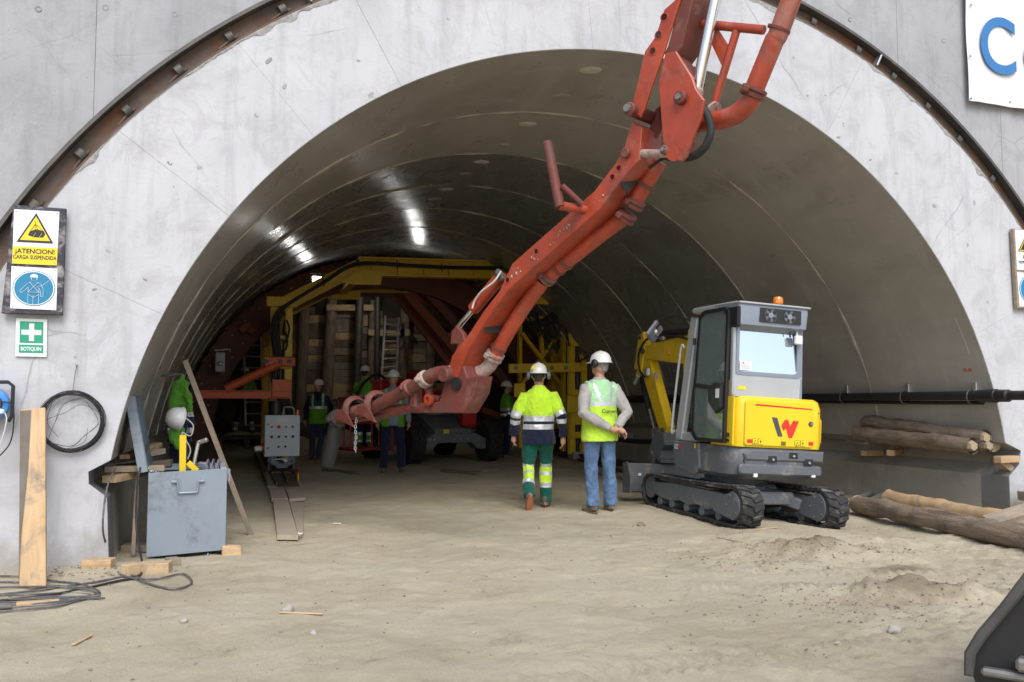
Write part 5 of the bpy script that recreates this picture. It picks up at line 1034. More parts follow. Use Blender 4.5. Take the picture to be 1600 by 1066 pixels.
for dx in (-.09, .09): B('arm_hose', MB().tube(bez([(AX + dx, 1.0, 2.1), (AX + dx, 1.5, 2.18), (AX + dx, 2.2, 2.2), (AX + dx * 1.2, 2.48, 2.0), (AX + dx, 2.46, 1.75), (AX + dx, 2.3, 1.65)], 5), .016, 7), 'cable')
B('hose_clamp', MB().box((AX - .1, 2.2, 1.72), (.06, .1, .12), None, .015).cyl((AX - .13, 2.42, 1.66), (AX - .13, 2.52, 1.56), .028, 10).cyl((AX - .1, 1.75, 2.17), (AX - .1, 1.85, 2.17), .026, 10), 'galv'); B('boom_lamp', MB().box((AX - .11, 1.92, 1.66), (.05, .06, .09), (.3, 0, 0), .012), 'galv')

# ------------------------------------------------------------------ signs on the portal
SX, SZ = Vector((1, 0, 0)), Vector((0, 0, 1))
def flat(par, name, pts, mat, y, th=.002, bev=0): return MB().prism(pts, (0, y, 0), SX, SZ, th, bev).build(name, M[mat], par)
def q4(a, b, c, d, y): return [(yp(*p, y).x, yp(*p, y).z) for p in (a, b, c, d)]
bd = thing('sign_board', 'weathered dark board with a yellow hanging load warning above a blue harness sign', 'sign board', (-1.35, 7.72, 1.99))
by = 7.72; M['board'] = pm('weathered_board', (.05, .045, .06), .8, 0, .3, 6, (.34, .33, .33), .55, 9, .5, 40)
pts = q4((3, 490), (98, 493), (104, 327), (22, 321), by); MB().prism(pts, (0, by, 0), SX, SZ, .045, .004).build('backing_board', M['board'], bd)
y1 = by - .027; pl1 = q4((19, 412), (89, 415), (93, 331), (22, 327), y1); s1 = flat(bd, 'warning_plate', pl1, 'signwhite', y1, .006, .001)
def bil(pl, u, v): a, b, c, d = [Vector(p) for p in pl]; q = (a.lerp(b, u)).lerp(d.lerp(c, u), v); return (q.x, q.y)          # u right, v up
def on(pl, L): return [bil(pl, *p) for p in L]
flat(s1, 'yellow_band', on(pl1, [(0, 0), (1, 0), (1, .32), (0, .32)]), 'signyellow', y1 - .0045)
flat(s1, 'warning_triangle', on(pl1, [(.08, .40), (.90, .40), (.49, .95)]), 'signblack', y1 - .0045); flat(s1, 'triangle_field', on(pl1, [(.155, .44), (.825, .44), (.49, .885)]), 'signyellow', y1 - .0065)
flat(s1, 'hanging_load', on(pl1, [(.33, .53), (.47, .50), (.66, .50), (.71, .56), (.68, .62), (.50, .65), (.36, .60)]), 'signblack', y1 - .0085)
for a, b in (((.48, .66), (.485, .80)), ((.38, .61), (.48, .74)), ((.66, .62), (.49, .74)), ((.54, .64), (.49, .74))):
    (x0, z0), (x1, z1) = bil(pl1, *a), bil(pl1, *b); MB().bar((x0, y1 - .0085, z0), (x1, y1 - .0085, z1), .002, .004, (0, 1, 0), 0).build('sling_line', M['signblack'], s1)
for a, b in (((.44, .50), (.50, .58)), ((.58, .50), (.64, .58))):
    (x0, z0), (x1, z1) = bil(pl1, *a), bil(pl1, *b); MB().bar((x0, y1 - .0105, z0), (x1, y1 - .0105, z1), .002, .004, (0, 1, 0), 0).build('load_strap', M['signyellow'], s1)
def sgn(txt, size, pl, u, v, y, mat, par, bold=.001, sx=1.0):
    x, z = bil(pl, u, v); lettering(txt, size, plane_m((x, y, z), SX, SZ), M[mat], par, bold=bold, sx=sx, depth=.0006)
sgn('\u00a1ATENCION!', .050, pl1, .5, .235, y1 - .0065, 'signblack', s1, .0012, .98); sgn('CARGA SUSPENDIDA', .043, pl1, .5, .125, y1 - .0065, 'signblack', s1, .0008, .74)
pl2 = q4((16, 482), (88, 485), (90, 420), (18, 416), y1); s2 = flat(bd, 'mandatory_plate', pl2, 'signwhite', y1, .006, .001)
circ = lambda cx, cz, r, n=40, e=1.0: [(cx + r * math.cos(2 * math.pi * i / n), cz + r * e * math.sin(2 * math.pi * i / n)) for i in range(n)]
c0 = bil(pl2, .5, .5); rr = .5 * abs(pl2[1][0] - pl2[0][0]) * .93
flat(s2, 'blue_rim', circ(*c0, rr, e=.93), 'signblue', y1 - .0045); flat(s2, 'white_ring', circ(*c0, rr * .965, e=.93), 'signwhite', y1 - .0065); flat(s2, 'blue_disc', circ(*c0, rr * .91, e=.93), 'signblue', y1 - .0085)
yy = y1 - .0105; k = rr
def fig(name, L, mat, y=yy): return flat(s2, name, [(c0[0] + a * k, c0[1] + b * k) for a, b in L], mat, y)
fig('figure_head', [(a * .15, .52 + b * .15) for a, b in circ(0, 0, 1, 18)], 'signwhite'); fig('figure_head', [(a * .12, .49 + b * .11) for a, b in circ(0, 0, 1, 18)], 'signblue', yy - .002)
fig('figure_helmet', [(-.19, .56), (.19, .56), (.16, .68), (.06, .74), (-.06, .74), (-.16, .68)], 'signwhite', yy - .004)
def line(L, w=.012, mat='signwhite', y=yy):
    for a, b in zip(L[:-1], L[1:]): MB().bar((c0[0] + a[0] * k, y, c0[1] + a[1] * k), (c0[0] + b[0] * k, y, c0[1] + b[1] * k), .002, w, (0, 1, 0), 0, w * .3).build('figure_line', M[mat], s2)
line([(-.16, .30), (-.30, .24), (-.66, -.16), (-.56, -.26), (-.26, .04), (-.26, -.2)], .007); line([(.16, .30), (.32, .24), (.44, -.05), (.44, -.42), (.34, -.42), (.30, -.1), (.24, .02), (.24, -.2)], .007)
line([(-.26, -.3), (-.26, -.86)], .007); line([(.24, -.3), (.24, -.84)], .007); line([(-.02, -.4), (-.02, -.88)], .007); line([(-.2, .3), (.22, -.2)], .012); line([(.2, .3), (-.24, -.2)], .012); line([(-.24, -.22), (.24, -.22)], .013); line([(-.24, -.34), (0, -.5), (.22, -.34)], .012); line([(.1, .06), (.4, .16), (.7, .42)], .004)
for pl in (pl1, pl2):
    for u, v in ((.05, .04), (.95, .04), (.05, .96), (.95, .96)): x, z = bil(pl, u, v); MB().lathe([(.005, 0), (.004, .003), (0, .004)], 8, Matrix.Translation((x, y1 - .003, z)) @ Matrix.Rotation(R(90), 4, 'X')).build('screw', M['bolt'], bd)
fy = 7.765; pl3 = q4((24, 557), (73, 558), (74, 499), (25, 497), fy); fa_ = thing('first_aid_sign', 'small green and white first aid sign fixed below the dark board', 'sign', (-1.35, fy, 1.66))
flat(fa_, 'sign_plate', pl3, 'signwhite', fy, .008, .001); flat(fa_, 'green_field', on(pl3, [(.13, .36), (.88, .36), (.88, .92), (.13, .92)]), 'signgreen', fy - .006); flat(fa_, 'green_band', on(pl3, [(.11, .10), (.89, .10), (.89, .31), (.11, .31)]), 'signgreen', fy - .006)
flat(fa_, 'white_cross', on(pl3, [(.43, .41), (.59, .41), (.59, .57), (.82, .57), (.82, .70), (.59, .70), (.59, .87), (.43, .87), (.43, .70), (.19, .70), (.19, .57), (.43, .57)]), 'signwhite', fy - .008); sgn('BOTIQUIN', .042, pl3, .5, .20, fy - .008, 'signwhite', fa_, .0008, .72)
# right-hand board, cut by the picture's edge
rb = thing('sign_board', 'board with a warning triangle above a blue sign at the right edge of the wall', 'sign board', (8.75, 7.73, 2.37)); ry_ = 7.735
x0, x1, z0, z1 = yp(1580, 358, ry_).x, yp(1580, 358, ry_).x + .40, yp(1586, 482, ry_).z, yp(1580, 358, ry_).z
MB().prism([(x0 + .02, z0), (x1 + .02, z0), (x1, z1), (x0, z1)], (0, ry_, 0), SX, SZ, .05, .004).build('backing_board', M['plankold'], rb)
pa = [(x0 + .03, z0 + .44), (x1 - .02, z0 + .44), (x1 - .025, z1 - .01), (x0 + .02, z1 - .01)]; sa = flat(rb, 'warning_plate', pa, 'signwhite', ry_ - .029, .006)
flat(sa, 'warning_triangle', on(pa, [(.07, .46), (.93, .46), (.5, .95)]), 'signblack', ry_ - .034); flat(sa, 'triangle_rim', on(pa, [(.12, .475), (.88, .475), (.5, .925)]), 'signyellow', ry_ - .036); flat(sa, 'triangle_field', on(pa, [(.17, .50), (.83, .50), (.5, .885)]), 'signblack', ry_ - .038); flat(sa, 'triangle_symbol', on(pa, [(.38, .54), (.62, .54), (.60, .66), (.52, .74), (.44, .66)]), 'signyellow', ry_ - .040)
sgn('RIESGO', .055, pa, .5, .32, ry_ - .034, 'signblack', sa, .0006, .9); sgn('DESPRENDIMIENTOS', .045, pa, .5, .19, ry_ - .034, 'signblack', sa, .0004, .72)
pb_ = [(x0 + .045, z0 + .02), (x1, z0 + .02), (x1 - .01, z0 + .41), (x0 + .03, z0 + .41)]; sb_ = flat(rb, 'mandatory_plate', pb_, 'signwhite', ry_ - .029, .006)
c0 = bil(pb_, .5, .52); flat(sb_, 'blue_rim', circ(*c0, .165), 'signblue', ry_ - .034); flat(sb_, 'white_ring', circ(*c0, .157), 'signwhite', ry_ - .036); flat(sb_, 'blue_disc', circ(*c0, .15), 'signblue', ry_ - .038); flat(sb_, 'figure_head', circ(c0[0], c0[1] + .02, .07, 20, 1.1), 'signwhite', ry_ - .040); flat(sb_, 'figure_helmet', [(c0[0] - .085, c0[1] + .03), (c0[0] + .085, c0[1] + .03), (c0[0] + .07, c0[1] + .09), (c0[0], c0[1] + .12), (c0[0] - .07, c0[1] + .09)], 'signwhite', ry_ - .042)
# banner
bn = thing('banner', 'white banner with big blue lettering laced to the wall at top right', 'banner', (8.6, 7.72, 4.6)); yb = 7.745
tl, bl2 = yp(1512, -40, yb), yp(1513, 158, yb); vs = []; fs = []; nxx, nzz = 40, 24; bw_ = 5.0
for j in range(nzz + 1):
    for i in range(nxx + 1):
        u, v = i / nxx, j / nzz; x = bl2.x + bw_ * u; z = bl2.z - .1 * u * 0 + (1.9) * v; vs.append((x, yb - .012 - .012 * math.sin(u * 40 + v * 3) * math.sin(v * 9 + 1) - .006 * math.sin(u * 90), z - .045 * u * 5 * .2))
for j in range(nzz):
    for i in range(nxx): q = j * (nxx + 1) + i; fs.append((q, q + 1, q + nxx + 2, q + nxx + 1))
b_ = len(vs); vs += [(x, y + .002, z) for x, y, z in vs]; fs += [tuple(i + b_ for i in f[::-1]) for f in fs]
MB().add(vs, fs).build('banner_sheet', M['banner'], bn, ang=80)
lettering('C', .93, plane_m((8.20, yb - .034, 5.37), SX, SZ), M['bannerblue'], bn, bold=.012, sx=.87, depth=.004, align='LEFT'); lettering('o', .93, plane_m((8.86, yb - .034, 5.37), SX, SZ), M['bannerblue'], bn, bold=.012, sx=.87, depth=.004, align='LEFT')
for (px, py) in ((1517, 8), (1516, 88), (1517, 154), (1578, 160)): p = yp(px, py, yb - .03); MB().lathe([(.012, 0), (.013, .004), (.006, .006), (.004, .002), (0, .002)], 12, Matrix.Translation(p) @ Matrix.Rotation(R(90), 4, 'X')).build('eyelet', M['bolt'], bn)

# ------------------------------------------------------------------ blue device, wire coil, leaning plank
dv = thing('cable_reel', 'blue plastic cable reel in a black frame at the left edge of the wall', 'cable reel', yp(0, 640, 7.7)); c = yp(-14, 632, 7.68)
MB().tube([c + Vector(p) for p in ((-.13, 0, -.13), (-.13, 0, .14), (-.10, 0, .17), (.11, 0, .17), (.145, 0, .14), (.145, 0, -.09), (.12, 0, -.13))], .014, 10).build('tube_frame', M['blackp'], dv)
MB().lathe([(.03, .05), (.10, .05), (.125, .04), (.125, -.04), (.03, -.04)], 28, Matrix.Translation(c) @ Matrix.Rotation(R(90), 4, 'X')).build('reel_drum', M['bluedev'], dv); MB().lathe([(.0, .075), (.06, .075), (.07, .05), (.07, .04)], 20, Matrix.Translation(c + Vector((.02, 0, 0))) @ Matrix.Rotation(R(90), 4, 'X')).build('socket_face', M['darksteel'], dv)
MB().box(c + Vector((.075, -.07, -.05)), (.06, .05, .035), (0, .3, 0), .008).build('plug', M['white'], dv); MB().tube(bez([c + Vector((.05, -.07, .02)), c + Vector((.15, -.06, .0)), c + Vector((.165, -.04, -.15)), c + Vector((.14, -.03, -.3)), c + Vector((.05, -.02, -.42))], 6), .005, 6).build('flex', M['cable'], dv); MB().tube(bez([c + Vector((.10, -.07, -.05)), c + Vector((.12, -.06, -.12)), c + Vector((.08, -.05, -.3)), c + Vector((0, -.04, -.4))], 6), .005, 6).build('flex', M['rope'], dv)
co = thing('wire_coil', 'coil of dark tying wire hanging on the wall beside the leaning plank', 'wire coil', (-1.05, 7.74, .95)); cc = yp(112, 659, 7.74)
for k in range(26):
    r = .225 + random.gauss(0, .0055) ; ox, oz = random.gauss(0, .006), random.gauss(0, .006); ph = random.uniform(0, 6)
    MB().tube([(cc.x + ox + (r + .006 * math.sin(3 * t + ph)) * math.cos(t), cc.y - .012 + .014 * math.sin(2 * t + ph), cc.z + oz + (r * 1.0 + .006 * math.sin(2 * t + ph)) * math.sin(t)) for t in np.linspace(0, 2 * math.pi, 37)[:-1]], .0028, 5, closed=True).build('wire', M['cable'], co, ang=80)
for k in range(7):
    a0 = random.uniform(0, 6); pts = [(cc.x + (r0 * math.cos(a0 + i * .9)), cc.y - .02 + random.uniform(-.01, .01), cc.z + r0 * math.sin(a0 + i * .9) - .02 * i) for i, r0 in enumerate([.24, .17, .12, .2, .26][: random.randint(3, 5)])]; MB().tube(bez(pts, 8), .0016, 4).build('loose_wire', M['cable'], co, ang=80)
MB().tube([cc + Vector((0, 0, .22)), cc + Vector((.01, .01, .36)), cc + Vector((.02, .02, .44))], .0018, 4).build('hanging_wire', M['cable'], co, ang=80); MB().cyl(cc + Vector((.02, .03, .44)), cc + Vector((.02, -.03, .445)), .007, 8).build('nail', M['bolt'], co)
a, b = gp(51, 921), yp(52, 641, 7.70)
lp = inst('leaning_plank', MB().box((0, 0, 0), ((b - a).length, .172, .045), None, .004).wob(.0025, 6, 3).mesh('leaning_plank', M['plank']), frame(a + Vector((0, .02, 0)), b + Vector((0, -.0, 0)), (0, -1, .3))); tag(lp, 'pale wide timber plank leaning upright against the wall at the left', 'plank')
# tear dark half of the plank: a strip of weathered bark edge
bs = MB().prism([(-.48 * (b - a).length, .086), (.49 * (b - a).length, .086), (.49 * (b - a).length, .01), (.2, .03), (-.1, .055), (-.3, .072)], (0, 0, .0255), SX, Vector((0, 1, 0)), .003).mesh('weathered_strip', M['plankdark']); inst('weathered_strip', bs, WM[lp.name], lp)

# ------------------------------------------------------------------ steel tool chest and what is in and round it
ty = 8.08; tl_, tr_, bl_2 = yp(232, 737, ty), yp(355, 734, ty), yp(232, 874, ty); w_, top = tr_.x - tl_.x, (tl_.z + tr_.z) / 2; d_ = .62; x0 = tl_.x; zb = max(.02, bl_2.z + .01)
tb = thing('tool_chest', 'open blue grey steel tool chest with a drop handle on the front', 'tool chest', (x0 + w_ / 2, ty + d_ / 2, 0), R(.0))
t = .012
MB().prism([(x0, zb), (x0 + w_, zb + .03), (x0 + w_, top + .012), (x0, top - .012)], (0, ty, 0), SX, SZ, t, .003).build('front_panel', M['bluebox'], tb); MB().box((x0 + w_ / 2, ty + d_, (zb + top) / 2 + .02), (w_, t, top - zb), None, .003).build('back_panel', M['blueboxin'], tb)
for x in (x0 + .007, x0 + w_ - .007): MB().box((x, ty + d_ / 2, (zb + top) / 2 + .01), (t, d_ - .02, top - zb - .03), None, .003).build('side_panel', M['blueboxin'], tb)
MB().box((x0 + w_ / 2, ty + d_ / 2, zb + .04), (w_ - .03, d_ - .03, t)).build('floor_panel', M['blueboxin'], tb); MB().box((x0 + w_ / 2, ty + d_ - .03, top - .02), (w_ - .04, .04, .03), None, .004).build('rim_angle', M['bluebox'], tb); MB().box((x0 + w_ - .03, ty + d_ / 2, top + .0), (.05, d_ - .06, .03), None, .004).build('rim_angle', M['exsilver'], tb)
for i in range(4): MB().cyl((x0 + .12 + i * .12, ty + d_ - .014, top - .05), (x0 + .12 + i * .12, ty + d_ - .022, top - .05), .006, 8).build('rivet', M['bolt'], tb)
hx, hz = x0 + w_ * .50, top - .09
for s in (-1, 1): MB().cyl((hx + s * .09, ty - .02, hz), (hx + s * .13, ty - .02, hz), .013, 10).build('handle_socket', M['bluebox'], tb)
MB().tube([(hx - .1, ty - .02, hz), (hx - .082, ty - .022, hz - .005), (hx - .078, ty - .024, hz - .085), (hx - .07, ty - .024, hz - .095), (hx + .07, ty - .024, hz - .092), (hx + .078, ty - .024, hz - .082), (hx + .082, ty - .022, hz - .005), (hx + .1, ty - .02, hz)], .008, 8).build('drop_handle', M['exsilverd'], tb)
la, lb = Vector((x0 - .005, ty - .005, top)), yp(210, 618, ty); ld = (lb - la).normalized(); L = (lb - la).length
Tl = Matrix.Translation(la) @ Matrix((ld, Vector((0, 1, 0)), ld.cross(Vector((0, 1, 0))))).transposed().to_4x4()
ml = MB(); ml.M = Tl; ml.box((L / 2, d_ / 2, .0), (L, d_, .01), None, .003); lid = ml.build('lid', M['blueboxin'], tb)
for (c, s_) in (((L / 2, .006, .035), (L, .012, .08)), ((L / 2, d_ - .006, .035), (L, .012, .08)), ((L - .006, d_ / 2, .035), (.012, d_ - .03, .08)), ((.006, d_ / 2, .035), (.012, d_ - .03, .08))): m2 = MB(); m2.M = Tl; m2.box(c, s_, None, .002); m2.build('lid_rim', M['bluebox'], lid)
m2 = MB(); m2.M = Tl; m2.box((L / 2, .5, .02), (L * .95, .04, .03), None, .003); m2.build('lid_stiffener', M['bluebox'], lid)
lk2 = MB(); lk2.tube([(.009 * math.cos(t), 0, .014 * math.sin(t)) for t in np.linspace(0, 2 * math.pi, 9)[:-1]], .003, 5, closed=True); lk2m = lk2.mesh('chain_link', M['galv'])
c0_, c1_ = Tl @ Vector((L * .22, .05, .06)), Vector((x0 + .11, ty + .03, top - .02))
for i in range(14): q = c0_.lerp(c1_, i / 13) + Vector((0, 0, -.04 * math.sin(math.pi * i / 13))); inst('chain_link', lk2m, Matrix.Translation(q) @ (c1_ - c0_).to_track_quat('Z', 'Y').to_matrix().to_4x4() @ Matrix.Rotation(R(90 * (i % 2)), 4, 'Z'), lid)
MB().bar((x0 + w_ * .78, ty + .01, zb - .0), (x0 + w_ * .76, ty - .02, -.01), .04, .012, (1, 0, 0)).build('foot', M['bluebox'], tb); MB().bar((x0 + w_ * .2, ty + .5, zb + .02), (x0 + w_ * .2, ty + .5, -.01), .05, .05, (1, 0, 0)).build('foot', M['bluebox'], tb)
MB().box((x0 + w_ + .012, ty + .03, top - .02), (.03, .03, .05), None, .004).build('hasp', M['bluebox'], tb); MB().tube(bez([(x0 + w_ + .02, ty + .02, top - .03), (x0 + w_ + .022, ty + .015, top - .06), (x0 + w_ + .018, ty + .01, top - .1)], 4), .007, 6).build('hasp_cord', M['purple'], tb)
# things in the chest
sl = thing('lifting_sling', 'faded purple lifting sling hanging over the chest rim', 'sling', (x0 + w_ - .12, ty + .3, top))
for k in range(3):
    xx = x0 + w_ - .17 + k * .045; MB().tube(bez([(xx, ty + .18 + k * .03, top - .16), (xx, ty + .22, top + .02), (xx + .01, ty + .32, top + .05), (xx + .02, ty + .42, top + .0), (xx + .02, ty + .44, top - .2)], 5), [(.006, .026)] * 21, 8).build('sling_strap', M['purple'], sl, ang=60)
MB().tube(bez([(x0 + w_ - .27, ty + .5, top - .1), (x0 + w_ - .25, ty + .5, top + .02), (x0 + w_ - .2, ty + .48, top + .03), (x0 + w_ - .15, ty + .44, top + .02)], 5), [(.005, .018)] * 16, 8).build('sling_strap', M['purple'], sl, ang=60)
lv = thing('yellow_clamp_bar', 'bright yellow steel clamp bar standing in the chest', 'clamp', (x0 + .28, ty + .35, top - .1)); a, b = yp(286, 728, ty + .35), yp(286, 680, ty + .35)
MB().ibeam(a + Vector((0, 0, -.25)), b, .055, .09, .012, (0, 1, 0)).build('bar', M['exyellow'], lv); MB().bar(a + Vector((.04, 0, .03)), a + Vector((.12, 0, -.05)), .06, .05).build('jaw', M['exyellow'], lv)
ck = thing('crank_handle', 'bent galvanised crank handle sticking out of the chest', 'tool', (x0 + .5, ty + .4, top - .1)); a, b, c = yp(303, 726, ty + .4), yp(310, 692, ty + .4), yp(324, 687, ty + .35)
MB().tube(bez([a + Vector((-.02, 0, -.2)), a, b, b.lerp(c, .15), c], 5), .016, 10).build('shaft', M['galv'], ck); MB().cyl(b.lerp(c, .25), c, .02, 10, .004).build('grip', M['galv'], ck)
rd = inst('leaning_lath', MB().box((0, 0, 0), (1, .05, .025), None, .003).mesh('leaning_lath', M['plankold']), Matrix()); a, b = yp(349, 722, 9.1), yp(289, 563, 9.0); e = (a - b).normalized(); a = a + e * ((a.z - .0) / -e.z if e.z < 0 else .3)
rd.matrix_world = frame(a, b, (0, -1, 0)) @ Matrix.Diagonal(((b - a).length, 1, 1, 1)); tag(rd, 'long grey wooden lath leaning on the tunnel wall behind the chest', 'lath')

# ------------------------------------------------------------------ right side: pipe along the wall, logs on the ledge, logs on the ground
pp = thing('wall_pipe', 'black pipe running along the right tunnel wall on brackets', 'pipe', (8.22, 8, 1.38)); zc = 1.375
MB().tube([(8.235, y, zc + .004 * math.sin(y)) for y in np.linspace(5.2, 19.5, 40)], .052, 14).build('pipe_run', M['cable'], pp); MB().tube([(8.28, y, zc - .075 + .004 * math.sin(y * 1.3)) for y in np.linspace(7.9, 19.5, 30)], .022, 10).build('cable_run', M['cable'], pp)
MB().lathe([(.055, -.22), (.07, -.2), (.07, -.06), (.078, -.05), (.078, .05), (.07, .06), (.07, .2), (.055, .22)], 18, Matrix.Translation((8.235, 7.72, zc)) @ Matrix.Rotation(R(90), 4, 'X')).build('pipe_sleeve', M['blackp'], pp)
for (px, py) in ((1322, 608), (1417, 606), (1522, 604), (1240, 610)):
    p = xp(px, py, 8.26); y = p.y; MB().box((8.285, y, zc + .1), (.05, .06, .12), None, .006).build('wall_bracket', M['galv'], pp); MB().tube([(8.235 + .07 * math.cos(t), y + .02, zc + .085 * math.sin(t) - .01) for t in np.linspace(0, 2 * math.pi, 17)[:-1]], .009, 7, closed=True).build('pipe_hanger', M['darksteel'], pp)
def log(name, label, p0, p1, r0, r1, mat='bark', group='logs stored on the ledge', wob=.014):
    o = logmesh(name, p0, p1, r0, r1, M[mat], None, 18, 24, wob, 'ledge' in label and 'stub' not in label); tag(o, label, 'log', group); return o
XL = 8.34
log('log', 'thicker upper log lying on the wall ledge', xp(1540, 684, XL), xp(1352, 660, XL + .06), .085, .095); log('log', 'rough barked log lowest and nearest on the wall ledge', xp(1520, 697, XL - .12), xp(1338, 677, XL - .06), .088, .10)
log('log', 'thin log wedged between the others on the wall ledge', xp(1545, 697, XL + .02), xp(1440, 688, XL + .08), .075, .08); log('log', 'short log stub with its round cut end towards the viewer', xp(1552, 693, XL + .12), xp(1500, 690, XL + .2), .10, .105)
for i, (px, py, L, lab) in enumerate(((1352, 708, .32, 'far timber bearer under the ledge logs'), (1405, 708, .5, 'long pale timber bearer under the ledge logs'), (1560, 718, .3, 'near timber bearer under the ledge logs'))):
    p = xp(px, py, XL); o = inst('timber_bearer', MB().box((0, 0, 0), (L, .1, .075), None, .004).mesh('timber_bearer', M['plank']), Matrix.Translation((XL + .12, p.y + (.2 if i == 1 else 0), p.z)) @ Matrix.Rotation(R(35 if i == 1 else 5), 4, 'Z')); tag(o, lab, 'timber', 'bearers under the ledge logs')
p = xp(1562, 727, XL + .1); o = inst('timber_bearer', MB().box((0, 0, 0), (.2, .1, .07), None, .004).mesh('timber_bearer', M['plankpale']), Matrix.Translation((XL + .16, p.y, p.z)) @ Matrix.Rotation(R(30), 4, 'Y')); tag(o, 'small tilted wood wedge under the near end of the ledge logs', 'timber', 'bearers under the ledge logs')
o = inst('white_rail', MB().box((0, 0, 0), (.5, .05, .03), None, .004).mesh('white_rail', M['galv']), frame(xp(1325, 689, 8.3), xp(1352, 692, 8.25))); tag(o, 'short battered metal strip poking out beside the ledge logs', 'metal strip')
ga, gb = gp(1338, 803), gp(1600, 862); gd = (gb - ga).normalized(); log('log', 'long barked log lying on the sand to the right of the excavator', ga + Vector((.1, .1, .10)), gb + gd * .9 + Vector((.06, .05, .11)), .105, .115, 'bark', 'logs on the ground', .02)
log('log', 'stripped brown log half hidden behind the long log on the sand', gp(1385, 795) + Vector((.12, .1, .11)), gp(1575, 832) + Vector((.15, .15, .10)), .10, .09, 'plank', 'logs on the ground')
for i, (a, b) in enumerate((((1338, 787), (1376, 778)), ((1350, 793), (1388, 784)))): a, b = gp(*a), gp(*b); o = MB().cyl(a + Vector((0, 0, .06)), b + Vector((.05, .1, .1)), .03, 12, .004).build('steel_tube', M['galv']); tag(o, ('farther', 'nearer')[i] + ' of two grey steel tubes lying behind the right track', 'steel tube', 'tubes behind the excavator')
def board(name, a, b, w, th, mat, label, up=(0, 0, 1), cat='plank', group=None):
    o = inst(name, MB().box((0, 0, 0), ((Vector(b) - Vector(a)).length, w, th), None, .004).wob(.003, 5, int(abs(a[0]) * 90)).mesh(name, M[mat]), frame(a, b, up)); tag(o, label, cat, group); return o
a, b = gp(1545, 838), yp(1630, 790, 7.0); board('squared_timber', a + Vector((.1, .1, .12)), b + Vector((0, 0, .0)), .16, .07, 'plankold', 'grey squared timber tilted over the long log at the right edge', (0, -.4, 1))
p = yp(1598, 775, 7.6); board('squared_timber', p + Vector((-.02, 0, 0)), p + Vector((.7, -.1, .02)), .12, .10, 'plankold', 'short timber end poking into view against the right wall'); a = gp(1590, 822); board('squared_timber', Vector((8.15, 7.2, .28)), Vector((9.2, 6.6, .30)), .14, .14, 'plankold', 'weathered timber lying low at the right edge behind the log')

# ------------------------------------------------------------------ left: wood in the wall notch, blocks, cables on the ground
nb = [((-.80, 8.0, .68), (-.55, 8.6, .70), .12, .06, 'plank', 'pale board end resting in the left wall notch'), ((-.86, 8.15, .75), (-.4, 8.25, .74), .10, .05, 'plankold', 'weathered board lying across the left wall notch'), ((-.84, 8.5, .80), (-.45, 8.9, .86), .11, .05, 'plankold', 'grey board slanting up behind the others in the left notch'), ((-.82, 8.75, .72), (-.35, 8.7, .76), .14, .06, 'plankdark', 'dark board at the back of the left notch'), ((-.72, 8.35, .84), (-.5, 9.2, .90), .09, .04, 'plank', 'narrow board on top of the notch pile')]
for a, b, w_0, th, mt, lb_ in nb: board('notch_board', a, b, w_0, th, mt, lb_, group='boards stacked in the left notch')
board('thin_stake', (-.62, 8.25, .02), (-.60, 8.32, .98), .035, .03, 'plankold', 'thin upright stake standing beside the chest lid', (0, -1, 0), 'stake')
def blk(px, py, sx, sy, sz, rz, mat, lab, dy=0): p = gp(px, py); o = inst('wood_block', MB().box((0, 0, 0), (sx, sy, sz), None, .005).wob(.003, 9, px).mesh('wood_block', M[mat]), Matrix.Translation((p.x, p.y + sy / 2 + dy, sz / 2 + g1(p.x, p.y) - .01)) @ Matrix.Rotation(R(rz), 4, 'Z')); tag(o, lab, 'wood block', 'wood blocks by the chest')
blk(241, 898, .23, .14, .085, -8, 'plankpale', 'largest pale wood block in front of the chest'); blk(203, 905, .11, .09, .10, 40, 'plankpale', 'split wood block on end beside the cables'); blk(152, 898, .22, .12, .075, -14, 'plank', 'wood block at the foot of the portal corner'); blk(362, 872, .16, .1, .09, 4, 'plank', 'wood block at the right foot of the chest', .1); blk(268, 890, .10, .1, .07, 20, 'plankold', 'dark little block behind the largest pale one', .1)
board('floor_board', gp(190, 870) + Vector((0, .3, .03)), gp(300, 872) + Vector((0, .3, .05)), .14, .06, 'plankold', 'board lying under the chest'); board('offcut', gp(25, 948) + Vector((0, 0, .015)), gp(93, 942) + Vector((0, 0, .015)), .05, .022, 'plank', 'thin wood offcut lying on the sand at the far left'); board('offcut', gp(-10, 953) + Vector((0, 0, .012)), gp(18, 950) + Vector((0, 0, .012)), .06, .02, 'plankold', 'short offcut at the left edge of the sand')
def cable(label, pts, r=.011, mat='cable'): o = MB().tube(bez(pts, 8), r, 8).build('power_cable', M[mat], None, ang=60); tag(o, label, 'cable', 'cables on the ground'); return o
gz = lambda px, py, z=.014: (lambda p: Vector((p.x, p.y, g1(p.x, p.y) + z)))(gp(px, py))
M['cablegrey'] = pm('dusty_cable', (.09, .09, .09), .7, 0, .2, 9, (.3, .27, .23), .5, 6)
cable('grey cable dropping from the wall notch and looping over the sand', [Vector((-.75, 8.0, .78)), Vector((-.79, 7.75, .62)), Vector((-.80, 7.68, .3)), gz(177, 880), gz(190, 905), gz(240, 908), gz(285, 900), gz(299, 912), gz(270, 922), gz(228, 915), gz(205, 905), gz(150, 913), gz(60, 925), gz(-40, 935)], .008, 'cablegrey')
cable('thick black cable hanging behind the chest down to the blocks', [Vector((-.52, 8.25, .98)), Vector((-.58, 8.05, .7)), Vector((-.585, 8.0, .3)), gz(222, 890), gz(215, 905), gz(180, 912), gz(90, 930), gz(-30, 945)], .009)
